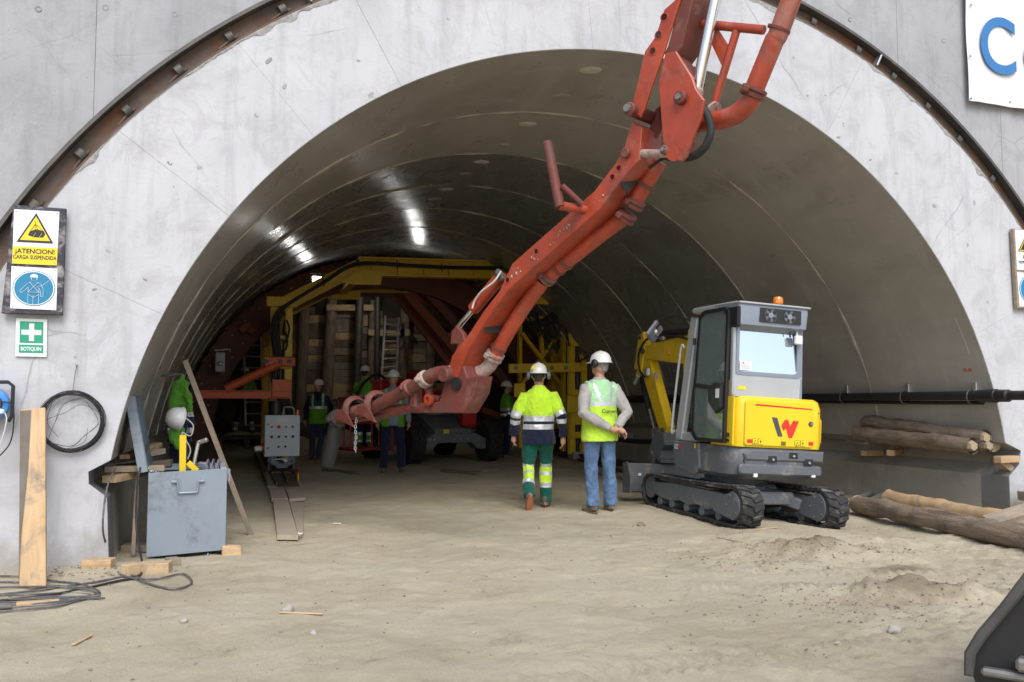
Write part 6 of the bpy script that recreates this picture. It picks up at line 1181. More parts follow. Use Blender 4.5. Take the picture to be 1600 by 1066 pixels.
for k in range(5): cable(('highest', 'second highest', 'middle', 'second lowest', 'lowest')[k] + ' strand of the loose cables on the sand at left', [gz(-40, 905 + k * 9), gz(30, 912 + k * 6 + random.uniform(-4, 4)), gz(90, 916 + k * 5 + random.uniform(-5, 5)), gz(130 + k * 8, 920 + k * 4), gz(155 - k * 6, 930 + k * 2), gz(90, 938 + k * 3), gz(20, 940 + k * 4), gz(-40, 938 + k * 6)], .0065, 'cablegrey')

# ------------------------------------------------------------------ plank track in front of the cabinet
tk = thing('plank_walkway', 'dusty plank walkway and steel channels leading to the control cabinet', 'walkway', gp(450, 800))
def slab(pa, pb, pc, pd, th, mat, name): q = [gp(*p) for p in (pa, pb, pc, pd)]; c = sum(q, Vector()) / 4; MB().prism([(p.x - c.x, p.y - c.y) for p in q], (c.x, c.y, th / 2 + .005), SX, Vector((0, 1, 0)), th, .004).wob(.002, 5, 2).build(name, M[mat], tk)
M['plankdust'] = wood('dust_covered_plank', (.33, .28, .21), (.42, .36, .29), .1)
slab((433, 845), (466, 845), (450, 787), (426, 787), .05, 'plankdust', 'plank'); slab((467, 843), (474, 838), (475, 787), (452, 787), .02, 'plankdust', 'plank'); slab((424, 785), (450, 785), (443, 767), (420, 767), .045, 'plankdust', 'plank'); slab((452, 785), (477, 783), (468, 766), (445, 766), .04, 'plankdust', 'plank')
slab((418, 764), (432, 764), (408, 706), (396, 706), .03, 'plankdust', 'plank'); slab((433, 763), (468, 761), (432, 700), (410, 700), .02, 'rust', 'steel_plate')
for a, b in (((432, 762), (398, 690)), ((449, 757), (415, 685)), ((464, 752), (430, 680)), ((418, 762), (390, 690))): p, q = gp(*a), gp(*b); MB().bar(p + Vector((0, 0, .05)), q + Vector((0, 0, .05)), .025, .06).build('steel_edge', M['rust'], tk)
p = gp(466, 752); o = thing('marker_peg', 'small peg with a red cap beside the walkway', 'peg', p); MB().cyl(p, p + Vector((0, 0, .12)), .012, 8).build('peg', M['exyellow'], o); MB().lathe([(.03, .12), (.032, .15), (.02, .165), (0, .166)], 12, Matrix.Translation(p)).build('cap', M['red'], o)
# rails of the gantry and old timber along the right wall floor
for x, lb_ in ((xr, 'right'), (xl, 'left')):
    o = MB().ibeam((x, 12.5 if x > 3 else 17.2, .07), (x, 21.0, .07), .12, .13, .02).build('gantry_rail', M['rust']); tag(o, 'rusty steel rail under the ' + lb_ + ' gantry legs', 'rail', 'gantry rails')
for i, (a, b, mt, lb_) in enumerate((((905, 720), (985, 742), 'rust', 'rusty bar lying beyond the two men'), ((960, 690), (1060, 700), 'plankdark', 'dark plank on the floor behind the bent arm of the excavator'), ((985, 705), (1040, 715), 'plankold', 'short board by the wall behind the blade'), ((925, 740), (985, 752), 'plankold', 'grey board beside the rusty bar'), ((690, 738), (745, 742), 'plankdark', 'thin stick lying in front of the lift'), ((752, 738), (775, 736), 'plankold', 'short stick lying near the lift wheel'), ((505, 737), (560, 742), 'plankdark', 'dark strip lying below the hanging hose'))):
    p, q = gp(*a), gp(*b); board('floor_scrap', p + Vector((0, 0, .03)), q + Vector((0, 0, .03)), .09, .05, mt, lb_, cat='scrap timber', group='scraps on the tunnel floor')
o = MB().tube(bez([xp(960, 686, 7.9), xp(1000, 690, 8.0), xp(1050, 688, 8.15), xp(1100, 680, 8.25)], 8), .05, 10).build('black_hose', M['cable']); tag(o, 'fat black hose lying along the foot of the right wall', 'hose')

# ------------------------------------------------------------------ bucket at the lower right corner
bkt = thing('loader_bucket', 'scuffed dark steel loader bucket cut off by the lower right corner', 'bucket', (3.6, 3.0, 0))
q = [gp(1514, 1022, .10), gp(1600, 905, .10)]
def cp(px, py, dist): r_ = ray(px, py); fwd = Vector((math.sin(YAW), math.cos(YAW), 0)); return EYE + r_ * (dist / r_.dot(fwd))
dd = 3.55; s0, f0 = Vector((math.cos(YAW), -math.sin(YAW), 0)), Vector((math.sin(YAW), math.cos(YAW), 0)); fwd = (f0 + s0 * .72).normalized(); side_n = Vector((fwd.y, -fwd.x, 0))
prof = [(-.005, -.02), (.0, .03), (.04, .10), (.12, .21), (.26, .42), (.52, .62), (.8, .66), (.9, .2), (.85, -.10), (.5, -.16), (.1, -.13), (.02, -.09)]
oP = cp(1513, 1028, dd)
MB().prism(prof, oP + fwd * .45, side_n, SZ, .9, .01).build('bucket_shell', M['cable'], bkt); MB().prism([(-.012, -.06), (-.008, .03), (.035, .11), (.115, .22), (.26, .44), (.54, .645), (.56, .61), (.29, .40), (.15, .20), (.07, .09), (.03, .02), (.02, -.06)], oP - fwd * .02, side_n, SZ, .05, .008).build('side_cutter', M['darksteel'], bkt)
MB().box(oP + side_n * .3 - SZ * .03 - fwd * .04, (.5, .05, .03), Matrix((side_n, fwd, SZ)).transposed(), .01).build('cutting_lip', M['bolt'], bkt); MB().box(oP + side_n * .24 + SZ * .02 - fwd * .05, (.14, .07, .05), Matrix((side_n, fwd, SZ)).transposed(), .012).build('tooth_adapter', M['bolt'], bkt)

# ------------------------------------------------------------------ stones, clods, litter
def rock(seed, r):
    rs = np.random.RandomState(seed); mb = MB().ell((0, 0, 0), (r, r * rs.uniform(.6, 1), r * rs.uniform(.45, .75)), 9, 6); mb.wob(r * .35, 1.2 / r, seed); return mb
for i, (px, py, r, lb_) in enumerate(((1397, 990, .045, 'pale stone lying alone near the bucket'), (447, 955, .05, 'flat stone half buried on the sand in the left foreground'), (1003, 820, .05, 'dark clod in front of the excavator blade'), (288, 975, .03, 'small stone left of centre near the cables'), (468, 838, .045, 'crumpled white scrap at the end of the walkway'), (1297, 888, .03, 'stone on the dirt ridge behind the track'), (1428, 912, .055, 'rounded clod on the lower dirt ridge'), (740, 985, .016, 'tiny pebble in the middle of the sand'), (490, 992, .02, 'small pebble right of the flat stone'), (1310, 1010, .018, 'tiny stone left of the pale stone'))):
    p = gp(px, py); o = inst('stone', rock(i, r).mesh('stone', M['white'] if 'white' in lb_ else (M['clod'] if 'clod' in lb_ else M['stone']), None, 70), Matrix.Translation((p.x, p.y, g1(p.x, p.y) + r * .25)) @ Matrix.Rotation(i, 4, 'Z')); tag(o, lb_, 'stone', 'single stones on the ground')
for i, (a, b, lb_) in enumerate((((115, 1010), (143, 995), 'pale wood splinter lying on the sand at lower left'), ((435, 960), (505, 958), 'thin splinter across the flat stone'), ((1180, 830), (1215, 826), 'bark scrap behind the left track'), ((1120, 838), (1160, 846), 'curl of bark in front of the tracks'), ((520, 822), (532, 823), 'white paper scrap beside the walkway'))):
    p, q = gp(*a), gp(*b); p.z = g1(p.x, p.y) + .012; q.z = g1(q.x, q.y) + .012; board('splinter', p, q, .022, .01, 'plankpale' if i != 4 else 'white', lb_, cat='splinter', group='splinters on the ground')
cl = MB(); rs = np.random.RandomState(5)
def scatter(n, fx, rmin, rmax):
    P_ = np.array([fx() for i in range(n)]); Z_ = gh(P_[:, 0], P_[:, 1])
    for (x, y), z in zip(P_, Z_):
        r = rmin + (rmax - rmin) * rs.rand() ** 3; m0 = Matrix.Translation((x, y, z + r * .2)) @ Matrix.Rotation(rs.rand() * 6, 4, 'Z'); cl.M = m0; cl.ell((0, 0, 0), (r, r * rs.uniform(.6, 1), r * rs.uniform(.4, .7)), 6, 4)
scatter(900, lambda: (rs.normal(MND.x, .5), rs.normal(MND.y, .22)), .003, .014); scatter(800, lambda: (rs.normal(MND2.x - .2, .7), rs.normal(MND2.y, .3)), .003, .014); scatter(700, lambda: (rs.uniform(-1.5, 7), rs.uniform(4, 9)), .003, .014); scatter(220, lambda: (rs.normal(-.8, .4), rs.normal(7.5, .25)), .004, .018)
cl.M = Matrix(); o = cl.wob(.004, 40, 2).build('soil_crumbs', M['clod'], None, ang=80); tag(o, 'loose crumbs of soil scattered over the sand', 'soil', None, 'stuff')

# ------------------------------------------------------------------ people
def fuse(mb, voxel, smooth=4, folds=0.0, seed=0, ff=9.0):
    me = bpy.data.meshes.new('tmp'); me.from_pydata([tuple(p) for p in mb.v], [], mb.f); o = bpy.data.objects.new('tmp', me)
    m = o.modifiers.new('r', 'REMESH'); m.mode = 'VOXEL'; m.voxel_size = voxel; s = o.modifiers.new('s', 'SMOOTH'); s.iterations = smooth; s.factor = .5
    r = eval_mesh(o); bpy.data.meshes.remove(me)
    if folds:
        n = len(r.vertices); co = np.empty(n * 3); no = np.empty(n * 3); r.vertices.foreach_get('co', co); r.vertex_normals.foreach_get('vector', no); co = co.reshape(-1, 3); no = no.reshape(-1, 3)
        h = 1 - np.abs(fbm(co[:, 0] * ff + seed, co[:, 1] * ff, co[:, 2] * ff * .8, 3, seed)) ** .8
        h2 = fbm(co[:, 0] * 4, co[:, 1] * 4 + seed, co[:, 2] * 4, 2, seed + 5)
        co = co + no * (folds * (h - .6) + folds * .7 * h2)[:, None]; r.vertices.foreach_set('co', co.ravel())
    r.polygons.foreach_set('use_smooth', [True] * len(r.polygons)); r.update(); return r
def centers(me): c = np.empty(len(me.polygons) * 3); me.polygons.foreach_get('center', c); return c.reshape(-1, 3)
def seg_t(p, pts):           # distance to a polyline and parameter along it (0..1)
    best = np.full(len(p), 9.0); tt = np.zeros(len(p)); L = [0]
    for a, b in zip(pts[:-1], pts[1:]): L.append(L[-1] + (Vector(b) - Vector(a)).length)
    for i, (a, b) in enumerate(zip(pts[:-1], pts[1:])):
        a, b = np.array(a), np.array(b); d = b - a; t = np.clip(((p - a) @ d) / (d @ d), 0, 1); q = np.linalg.norm(p - (a + t[:, None] * d), axis=1); m = q < best
        best[m] = q[m]; tt[m] = ((L[i] + t * (L[i + 1] - L[i])) / L[-1])[m]
    return best, tt
def setmats(me, idx, mats):
    for m in mats: me.materials.append(M[m])
    me.polygons.foreach_set('material_index', np.asarray(idx, np.int32))
def dropfaces(me, kill):
    import bmesh
    bm = bmesh.new(); bm.from_mesh(me); bm.faces.ensure_lookup_table(); bmesh.ops.delete(bm, geom=[bm.faces[i] for i in np.nonzero(kill)[0]], context='FACES'); bm.to_mesh(me); bm.free()
POSE = dict(hipL=(-.095, 0, .91), hipR=(.095, 0, .91), kneeL=(-.11, .02, .50), kneeR=(.11, .02, .50), ankL=(-.12, -.03, .09), ankR=(.12, -.03, .09), shL=(-.18, -.01, 1.385), shR=(.18, -.01, 1.385),
            elL=(-.26, -.04, 1.14), elR=(.26, -.04, 1.14), wrL=(-.27, .06, .89), wrR=(.27, .06, .89), fdL=(-.05, .25, -1), fdR=(.05, .25, -1), ftL=0, ftR=0, pitL=0, pitR=0, lean=0)
def hand(mb, wr, fd, side, fine, curl=.5):
    wr, fd = Vector(wr), Vector(fd).normalized(); inw = Vector((-side, 0, 0)); inw = (inw - fd * inw.dot(fd)).normalized(); ac = fd.cross(inw)
    if ac.y < 0: ac = -ac            # thumb side faces forward
    mb.tube([wr - fd * .03, wr + fd * .02, wr + fd * .06, wr + fd * .095], [(.026, .026), (.028, .028), (.036, .036), (.034, .034)], 10)
    for i, (o, l) in enumerate(((.031, .078), (.011, .088), (-.010, .082), (-.029, .064))):
        p = wr + fd * .085 + ac * o; d1 = (fd + inw * curl * .5).normalized(); d2 = (fd + inw * curl * 1.6).normalized(); d3 = (fd * .5 + inw * curl * 2.2).normalized()
        mb.tube([p, p + d1 * l * .45, p + d1 * l * .45 + d2 * l * .32, p + d1 * l * .45 + d2 * l * .32 + d3 * l * .25], [.0105, .0098, .009, .007], 8)
    p = wr + fd * .025 + ac * .025; d1 = (ac * .9 + fd * .8 + inw * .2).normalized(); d2 = (fd + ac * .25 + inw * .3).normalized(); mb.tube([p, p + d1 * .045, p + d1 * .045 + d2 * .04], [.0125, .0115, .009], 8)
def person(label, pos, bearing, s, pose, top, trs, helmet='helmet', muffs=None, head=(0, 0), shirt=None, hair='hairdark', fine=.011, seed=1, curl=.5, skin='skin', sole=False, z0=0.0, grp='workers in the tunnel'):
    J = dict(POSE); J.update(pose); T = thing('person', label, 'person', (pos[0], pos[1], z0), -R(bearing), grp); T.scale = (s, s, s); WM[T.name] = WM[T.name] @ Matrix.Diagonal((s, s, s, 1))
    V = lambda k: Vector(J[k]); lean = J['lean']
    def part(name, me, mats=None):
        if mats: me.materials.append(M[mats])
        o = bpy.data.objects.new(name, me); COL.objects.link(o); o.parent = T; WM[o.name] = WM[T.name].copy(); return o
    ch = lambda z: Vector((0, lean * max(0, z - .9), z))
    HT = Matrix.Translation(ch(1.50)) @ Matrix.Rotation(R(head[0]), 4, 'Z') @ Matrix.Rotation(R(head[1]), 4, 'X')
    # body: one continuous figure
    b = MB(); b.M = HT; b.tube([(0, -.01, -.06), (0, 0, .02), (0, .01, .09)], [.062, .056, .055], 12); b.ell((0, .0, .155), (.078, .098, .112), 18, 14); b.ell((0, .038, .095), (.058, .06, .062), 14, 10); b.ell((0, .102, .135), (.013, .02, .022), 8, 6); b.ell((0, .092, .172), (.05, .012, .012), 10, 6); b.ell((0, .092, .088), (.022, .012, .009), 8, 6)
    for sd in (-1, 1): b.ell((sd * .080, -.005, .145), (.012, .022, .032), 8, 8)
    b.M = Matrix(); b.tube([ch(.84), ch(1.0), ch(1.2), ch(1.36), ch(1.45), ch(1.50)], [(.14, .10), (.13, .09), (.15, .10), (.155, .09), (.09, .07), (.05, .05)], 14)
    for sd, k in ((-1, 'L'), (1, 'R')):
        b.tube([Vector((sd * .10, V('sh' + k).y, V('sh' + k).z - .02)), V('sh' + k), V('el' + k), V('wr' + k)], [.05, .05, .04, .028], 10); hand(b, J['wr' + k], J['fd' + k], sd, fine, curl)
        b.tube([V('hip' + k) + Vector((0, 0, .03)), V('hip' + k), V('knee' + k), V('ank' + k)], [.07, .072, .05, .04], 10); a = V('ank' + k); b.ell(a + Vector((0, .06, -.05)), (.035, .10, .03), 10, 8)
    part('body', fuse(b, min(fine, .0075), 2), skin)
    e = MB(); e.M = HT
    for sd in (-1, 1): e.ell((sd * .032, .088, .155), (.012, .008, .006), 8, 6); e.ell((sd * .033, .096, .178), (.02, .006, .004), 8, 6)
    e.build('eyes', M['eye'], T, False)
    h = MB(); h.M = HT; h.ell((0, -.018, .175), (.083, .094, .09), 16, 12); h.tube([(0, -.07, .14), (0, -.068, .08)], [(.06, .03), (.045, .02)], 10); part('hair', fuse(h, .012, 2, .003, seed), hair)
    # trousers
    t = MB(); t.tube([ch(1.04), ch(.97), ch(.88), ch(.82)], [(.155, .11), (.165, .122), (.170, .13), (.15, .12)], 16)
    for k in 'LR': t.tube([V('hip' + k) + Vector((0, 0, .02)), V('hip' + k) - Vector((0, 0, .12)) * .6, V('hip' + k).lerp(V('knee' + k), .55), V('knee' + k), V('knee' + k).lerp(V('ank' + k), .5), V('ank' + k) + (V('knee' + k) - V('ank' + k)) * -.02], [.10, .10, .086, .076, .073, .07], 14)
    me = fuse(t, fine, 2, .017 if fine < .01 else .011, seed + 3); c = centers(me); lz = np.zeros(len(c))
    for k in 'LR': dd_, tt = seg_t(c, [J['hip' + k], J['knee' + k], J['ank' + k]]); m = (dd_ < .14) & ((c[:, 0] < 0) == (k == 'L')); lz[m] = tt[m]
    mats, fn = TRS[trs]; idx = fn(c, lz); setmats(me, idx, mats); part('trousers', me)
    # boots
    for k in 'LR':
        a = V('ank' + k); tw = Matrix.Translation(a) @ Matrix.Rotation(R(J['ft' + k]), 4, 'Z') @ Matrix.Rotation(R(J['pit' + k]), 4, 'X'); bt = MB(); bt.M = tw
        bt.tube([(0, -.01, .06), (0, -.005, -.01), (0, .0, -.05)], [(.052, .06), (.05, .062), (.045, .07)], 12); bt.ell((0, .06, -.045), (.048, .125, .04), 14, 10); bt.ell((0, .12, -.05), (.047, .065, .036), 12, 8); me = fuse(bt, min(fine, .01), 2, .002, seed); bo_ = part('boot', me, 'shoe')
        sl_ = MB(); sl_.M = tw; sl_.prism([(.036 * math.cos(q) * (1.1 + .25 * math.sin(q)), .055 + .128 * math.sin(q)) for q in np.linspace(0, 2 * math.pi, 20)[:-1]], (0, 0, -.082), SX, Vector((0, 1, 0)), .018, .004); sl_.build('sole', M['sole' if sole else 'shoe'], bo_, False)
    # upper clothing
    def torso(g, lo=.80, sleeves=True, g2=0.0):
        u = MB(); u.tube([ch(lo), ch(lo + .03), ch(.98), ch(1.12), ch(1.27), ch(1.39), ch(1.455), ch(1.50), ch(1.525)], [(.195 + g, .152 + g), (.20 + g, .154 + g), (.192 + g, .146 + g), (.19 + g, .138 + g), (.192 + g, .138 + g), (.178 + g, .118 + g), (.125 + g, .092 + g), (.078 + g * .6, .075 + g * .6), (.07 + g * .5, .068 + g * .5)], 20)
        for sd, k in ((-1, 'L'), (1, 'R')):
            st_ = Vector((sd * .11, V('sh' + k).y, V('sh' + k).z - .02)); S, E_, Wr = V('sh' + k), V('el' + k), V('wr' + k)
            if sleeves: u.tube([st_, S, S.lerp(E_, .5), E_, E_.lerp(Wr, .5), Wr + (Wr - E_) * .02], [.072 + g2, .074 + g2, .068 + g2, .060 + g2, .055 + g2, .046 + g2], 14)
            else: u.tube([st_, S + Vector((sd * .012, 0, 0))], [.078 + g, .074 + g], 14)
        return u
    arms = [[J['shL'], J['elL'], J['wrL']], [J['shR'], J['elR'], J['wrR']]]
    if shirt: part('shirt', fuse(torso(0, .82), fine, 2, .013, seed), shirt)
    sleeves, mats, fn, kill = TOP[top]
    me = fuse(torso(.016 if shirt else .012, .80, sleeves, .008), fine, 2, .015 if not shirt else .009, seed + 7); c = centers(me)
    if kill is not None: dropfaces(me, kill(c)); c = centers(me)
    at = np.full(len(c), -1.0)
    if sleeves:
        for i, A in enumerate(arms):
            q, tt = seg_t(c, A); m = (q < .105) & ((c[:, 0] < -.17) if i == 0 else (c[:, 0] > .17)) | ((q < .085) & ((c[:, 2] < 1.25) if True else False) & (np.abs(c[:, 0]) > .1) & (q < .08)); at[m] = tt[m]
    setmats(me, fn(c, at), mats); part('vest' if not sleeves else 'jacket', me)
    # helmet
    hm = MB(); hm.M = HT @ Matrix.Translation((0, -.008, .205)) @ Matrix.Rotation(R(-4), 4, 'X')
    hm.lathe([(0, .108), (.03, .106), (.06, .094), (.088, .068), (.103, .03), (.108, -.01), (.118, -.018), (.118, -.024), (.104, -.022)], 26, Matrix.Diagonal((1, 1.22, 1, 1))); hm.prism([(-.09, .09), (.09, .09), (.075, .15), (.04, .18), (-.04, .18), (-.075, .15)], (0, 0, -.018), SX, Vector((0, 1, 0)), .008, .002); hm.tube([(0, -.11, .04), (0, -.06, .096), (0, 0, .112), (0, .06, .098), (0, .11, .045)], [(.006, .02)] * 5, 8)
    ho = hm.build('helmet', M[helmet], T, False, 45)
    if muffs:
        mz, mcol = muffs
        for sd in (-1, 1):
            q = MB(); q.M = HT; q.ell((sd * .128, -.02, mz), (.03, .045, .052), 14, 10); q.build('ear_muff', M[mcol[0 if sd < 0 else 1]], ho, False); q = MB(); q.M = HT; q.lathe([(.045, 0), (.047, .012), (.03, .018)], 14, Matrix.Translation((sd * .112, -.02, mz)) @ Matrix.Rotation(R(90 * sd), 4, 'Y')); q.build('muff_ring', M[mcol[2]], ho, False)
            q = MB(); q.M = HT; q.tube([(sd * .112, -.02, .2), (sd * .13, -.02, mz + .03)], .007, 6); q.build('muff_arm', M['blackp'], ho, False)
    return T, HT, ch
def bands(v, cuts):          # cuts: list of (low, high, index)
    r = np.zeros(len(v), int)
    for lo, hi, i in cuts: r[(v >= lo) & (v < hi)] = i
    return r
def top_lime(c, at):
    r = bands(c[:, 2], [(1.16, 2, 0), (1.085, 1.16, 2), (1.05, 1.085, 1), (.985, 1.05, 2), (0, .985, 1)]); a = bands(at, [(0, .40, 0), (.40, .51, 2), (.51, .57, 1), (.57, .68, 2), (.68, 2, 1)]); return np.where(at >= 0, a, r)
def top_green(c, at):
    r = bands(c[:, 2], [(1.17, 2, 0), (1.10, 1.17, 2), (1.06, 1.10, 1), (.99, 1.06, 2), (0, .99, 1)]); a = bands(at, [(0, .45, 0), (.45, .55, 2), (.55, .62, 1), (.62, .72, 2), (.72, 2, 1)]); return np.where(at >= 0, a, r)
def vest_b(c, at):
    r = np.where(c[:, 2] > 1.19, 0, 1); r[(c[:, 2] > 1.19) & (c[:, 2] < 1.235)] = 2
    bk = c[:, 1] < 0; dx = np.abs(np.abs(c[:, 0]) - (.03 + (c[:, 2] - 1.19) * .38)); r[bk & (c[:, 2] > 1.2) & (dx < .021)] = 2; r[(~bk) & (np.abs(np.abs(c[:, 0]) - .09) < .025)] = 2; return r
def vest_c(c, at):
    r = np.where(c[:, 2] > 1.20, 0, 1); r[(c[:, 2] > 1.14) & (c[:, 2] < 1.20)] = 2; r[(c[:, 2] > 1.19) & (np.abs(np.abs(c[:, 0]) - .115) < .024)] = 2; return r
def vest_d(c, at):
    r = np.zeros(len(c), int); r[(np.abs(np.abs(c[:, 0]) - .125) < .022) & (c[:, 2] > 1.02)] = 1; r[(c[:, 2] > 1.0) & (c[:, 2] < 1.05)] = 1; return r
TOP = {'lime': (True, ['lime', 'navy', 'reflect'], top_lime, None), 'green': (True, ['green', 'navy', 'reflect'], top_green, None), 'vestb': (False, ['mint', 'limeb', 'reflect'], vest_b, lambda c: (c[:, 2] > 1.49)),
       'vestc': (False, ['dkgreen', 'green', 'reflect'], vest_c, lambda c: ((c[:, 1] > 0) & (c[:, 2] > 1.26) & (np.abs(c[:, 0]) < (c[:, 2] - 1.26) * .4)) | (c[:, 2] > 1.49)), 'vestd': (False, ['green', 'reflect'], vest_d, lambda c: ((c[:, 1] > 0) & (np.abs(c[:, 0]) < .085)) | (c[:, 2] > 1.49))}
TRS = {'a': (['trgreen', 'lime', 'reflect'], lambda c, t: bands(t, [(0, .42, 0), (.42, .475, 2), (.475, .80, 1), (.58, .63, 2), (.74, .81, 2), (.81, 2, 0)])), 'jeans': (['jeans'], lambda c, t: np.zeros(len(c), int)), 'workblue': (['workblue'], lambda c, t: np.zeros(len(c), int)), 'navy': (['navytr'], lambda c, t: np.zeros(len(c), int)),
       'navyband': (['navytr', 'green', 'reflect'], lambda c, t: bands(t, [(0, .70, 0), (.70, .78, 2), (.78, .90, 1), (.90, .98, 2), (.98, 2, 0)]))}
pa_ = gp(842, 793); Ta, HA, chA = person('man walking away in a lime and navy jacket and green trousers', (pa_.x, pa_.y), 19, 1.0, dict(hipL=(-.095, 0, .91), kneeL=(-.13, .05, .51), ankL=(-.12, -.26, .19), pitL=-55, kneeR=(.09, .16, .52), ankR=(.09, .12, .09), ftR=-8, ftL=8, elL=(-.285, -.06, 1.15), wrL=(-.31, .06, .92), elR=(.285, -.09, 1.15), wrR=(.30, -.05, .90), fdL=(-.05, .3, -1), fdR=(.02, .1, -1)), 'lime', 'a', 'helmet', (.155, ('grey', 'grey', 'muffgreen')), (-3, 4), fine=.009, seed=11, sole=True, z0=g1(pa_.x, pa_.y))
m2 = MB(); m2.M = HA @ Matrix.Translation((0, -.008, .205)); m2.prism([(-.05, -.03), (.045, -.028), (.05, .02), (-.045, .02)], (-.035, -.10, .055), Vector((1, -.25, 0)), Vector((0, .45, 1)), .006); m2.build('helmet_sticker', M['signyellow'], [o for o in Ta.children if o.name.startswith('helmet')][0], False)
ph = thing('mobile_phone', 'black phone in the left hand of the man in lime', 'phone', Ta.location + Vector((0, 0, .8))); q = WM[Ta.name] @ Vector((-.315, .10, .81)); MB().box(q, (.012, .07, .14), (R(-20), R(8), R(-19)), .004).build('phone_body', M['blackp'], ph)
pb2 = gp(938, 800); Tb, HB, chB = person('man in blue jeans and a reflective vest, hands clasped behind his back', (pb2.x, pb2.y), -4, 1.06, dict(kneeL=(-.10, .03, .50), ankL=(-.10, -.02, .09), kneeR=(.12, .0, .50), ankR=(.15, .03, .09), ftL=12, ftR=-22, elL=(-.275, -.13, 1.12), wrL=(-.0, -.215, .95), elR=(.27, -.15, 1.12), wrR=(.10, -.225, .96), fdL=(.9, -.12, -.3), fdR=(.55, -.35, -.55)), 'vestb', 'jeans', 'helmet', (.17, ('blackp', 'blackp', 'blackp')), (24, 3), 'shirtgrey', 'hairgrey', fine=.009, seed=23, z0=g1(pb2.x, pb2.y))
lettering('Comensa', .062, WM[Tb.name] @ plane_m((.05, -.178, 1.135), (1, 0, 0), (0, -.05, 1)), M['signblack'], [o for o in Tb.children if o.name.startswith('vest')][0], 'vest_lettering', depth=.003)
gl = thing('sunglasses', 'dark folded sunglasses held behind the back of the man in jeans', 'glasses', Tb.location + Vector((.1, -.2, .9))); q = WM[Tb.name] @ Vector((.175, -.30, .875))
for k in (0, 1): MB().tube([q + Vector((.03 * math.cos(t) + .05 * k, 0, .022 * math.sin(t) - .012 * k)) for t in np.linspace(0, 2 * math.pi, 13)[:-1]], .004, 6, closed=True).build('lens_rim', M['blackp'], gl)
MB().tube([q + Vector((-.03, 0, 0)), q + Vector((-.09, .03, .03))], .003, 6).build('temple', M['blackp'], gl)
def at_d(px, dist): r_ = ray(px, 620); fwd_ = Vector((math.sin(YAW), math.cos(YAW), 0)); k_ = dist / r_.dot(fwd_); return (r_.x * k_, r_.y * k_)
person('man in a dark green and lime vest standing beside the control cabinet', at_d(497, 20.2), 188, 1.0, dict(kneeL=(-.09, .05, .50), ankL=(-.03, .06, .09), elL=(-.30, -.05, 1.16), wrL=(-.24, .17, 1.0), fdL=(.2, .9, -.3), elR=(.27, .0, 1.13)), 'vestc', 'workblue', 'helmet', None, (-35, 3), 'navy', fine=.013, seed=31)
person('man in a pale blue shirt and open vest standing behind the hose end', at_d(614, 16.6), 186, 1.05, dict(kneeR=(.13, .03, .50), ankR=(.16, -.02, .09), ankL=(-.16, -.05, .09), kneeL=(-.14, .02, .50)), 'vestd', 'navy', 'helmet', None, (-28, 2), 'shirtblue', fine=.012, seed=41)
person('worker seen from behind in the red lift basket', (WM[lift.name] @ Vector((-1.6, .98, .3)))[:2], 25, .98, dict(elL=(-.24, .1, 1.15), wrL=(-.2, .3, 1.1), elR=(.24, .1, 1.15), wrR=(.2, .3, 1.1), fdL=(0, 1, 0), fdR=(0, 1, 0)), 'green', 'navyband', fine=.014, seed=51, z0=.31)
q = at_d(382, 23.4); person('far worker with his back turned behind the orange bracket', q, 5, .98, dict(elL=(-.25, .12, 1.18), wrL=(-.15, .32, 1.15), elR=(.25, .12, 1.2), wrR=(.15, .32, 1.2), fdL=(0, 1, 0), fdR=(0, 1, 0), kneeL=(-.17, .02, .5), ankL=(-.24, 0, .09), kneeR=(.16, .02, .5), ankR=(.22, 0, .09)), 'green', 'navyband', fine=.014, seed=61, z0=.445)
person('worker half hidden between the lift and the right gantry leg', at_d(792, 20.6), 100, .98, dict(elL=(-.23, .16, 1.18), wrL=(-.12, .36, 1.02), elR=(.25, .0, 1.15)), 'green', 'navy', fine=.014, seed=71)
M['hangreen'] = fabric('hung_jacket_green', (.10, .30, .03), .2)
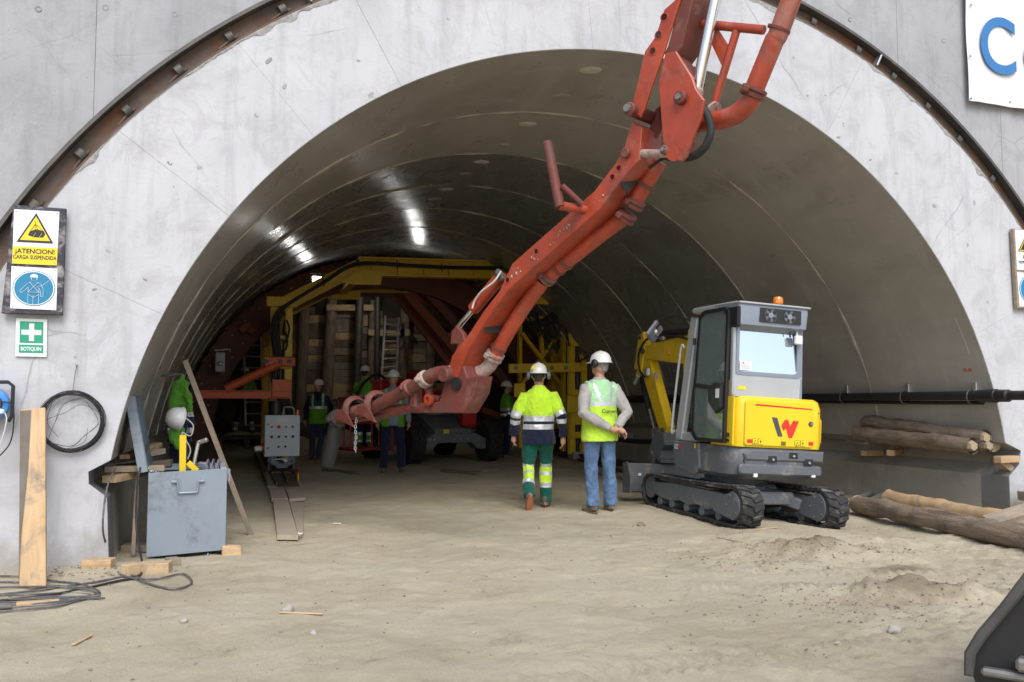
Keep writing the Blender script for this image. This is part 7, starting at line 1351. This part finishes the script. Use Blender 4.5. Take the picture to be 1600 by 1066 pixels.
# jacket and helmet hung on the left wall behind the chest
hk = thing('hanging_jacket', 'green and navy hi-vis jacket hanging on the left tunnel wall', 'jacket', yp(285, 640, 9.3)); c = yp(284, 588, 9.6)
jm = MB(); jm.tube([c + Vector((0, 0, .02)), c + Vector((0, 0, -.06)), c + Vector((.0, 0, -.2)), c + Vector((.01, 0, -.4)), c + Vector((.01, 0, -.62)), c + Vector((.0, 0, -.75))], [(.02, .02), (.035, .035), (.06, .045), (.085, .05), (.095, .055), (.09, .05)], 18)
for s in (-1, 1): jm.tube([c + Vector((s * .035, 0, -.06)), c + Vector((s * .075, -.04, -.25)), c + Vector((s * .10, -.05, -.5)), c + Vector((s * .095, -.05, -.66))], [.035, .04, .036, .03], 12)
me = fuse(jm, .011, 2, .03, 5, 13); cc_ = centers(me) ; zz = cc_[:, 2] - c.z; setmats(me, bands(zz, [(-.36, 1, 0), (-.41, -.36, 2), (-.52, -.41, 1), (-.57, -.52, 2), (-2, -.57, 1)]), ['hangreen', 'navy', 'reflect']); me.transform(WM[hk.name].inverted()); o = bpy.data.objects.new('jacket_cloth', me); COL.objects.link(o); o.parent = hk
MB().cyl(c + Vector((-.2, .03, .0)), c + Vector((.0, -.02, .02)), .012, 8).build('hook', M['bolt'], hk)
jt = thing('hanging_trousers', 'dark navy trousers hanging below the hi-vis jacket', 'trousers', yp(283, 700, 9.3)); jm = MB(); c2 = yp(285, 668, 9.3); jm.tube([c2 + Vector((-.02, 0, .1)), c2 + Vector((-.03, 0, -.3)), c2 + Vector((-.03, 0, -.62))], [(.09, .05), (.09, .06), (.085, .05)], 16); me = fuse(jm, .012, 2, .02, 9); me.transform(WM[jt.name].inverted()); o = bpy.data.objects.new('trouser_cloth', me); me.materials.append(M['navy']); COL.objects.link(o); o.parent = jt
hh = thing('hung_helmet', 'white safety helmet hung in front of the hi-vis jacket', 'helmet', yp(278, 652, 9.05)); hm = MB(); hm.M = Matrix.Translation(yp(278, 654, 9.05)) @ Matrix.Rotation(R(-75), 4, 'Y') @ Matrix.Rotation(R(20), 4, 'X')
hm.lathe([(0, .108), (.03, .106), (.06, .094), (.088, .068), (.103, .03), (.108, -.01), (.118, -.018), (.118, -.024), (.104, -.022)], 26, Matrix.Diagonal((1, 1.2, 1, 1))); hm.build('helmet_shell', M['helmet'], hh, True, 45); p = yp(284, 668, 9.0); MB().tube(bez([p + Vector((.02, 0, .1)), p + Vector((.1, 0, .02)), p + Vector((.08, 0, -.08)), p + Vector((0, 0, -.05)), p + Vector((.08, 0, -.2)), p + Vector((.06, 0, -.3))], 6), .006, 6).build('chin_strap', M['rope'], hh)
gvs = thing('work_gloves', 'bright green cloth stuffed below the hung helmet', 'cloth', yp(276, 680, 9.05)); jm = MB(); p = yp(276, 678, 9.08); jm.ell(p, (.07, .05, .1), 12, 10).ell(p + Vector((.03, -.02, -.08)), (.05, .04, .07), 10, 8); me = fuse(jm, .01, 2, .02, 3); me.transform(WM[gvs.name].inverted()); me.materials.append(M['hangreen']); o = bpy.data.objects.new('cloth', me); COL.objects.link(o); o.parent = gvs

bpy.data.scenes.remove(TMP)
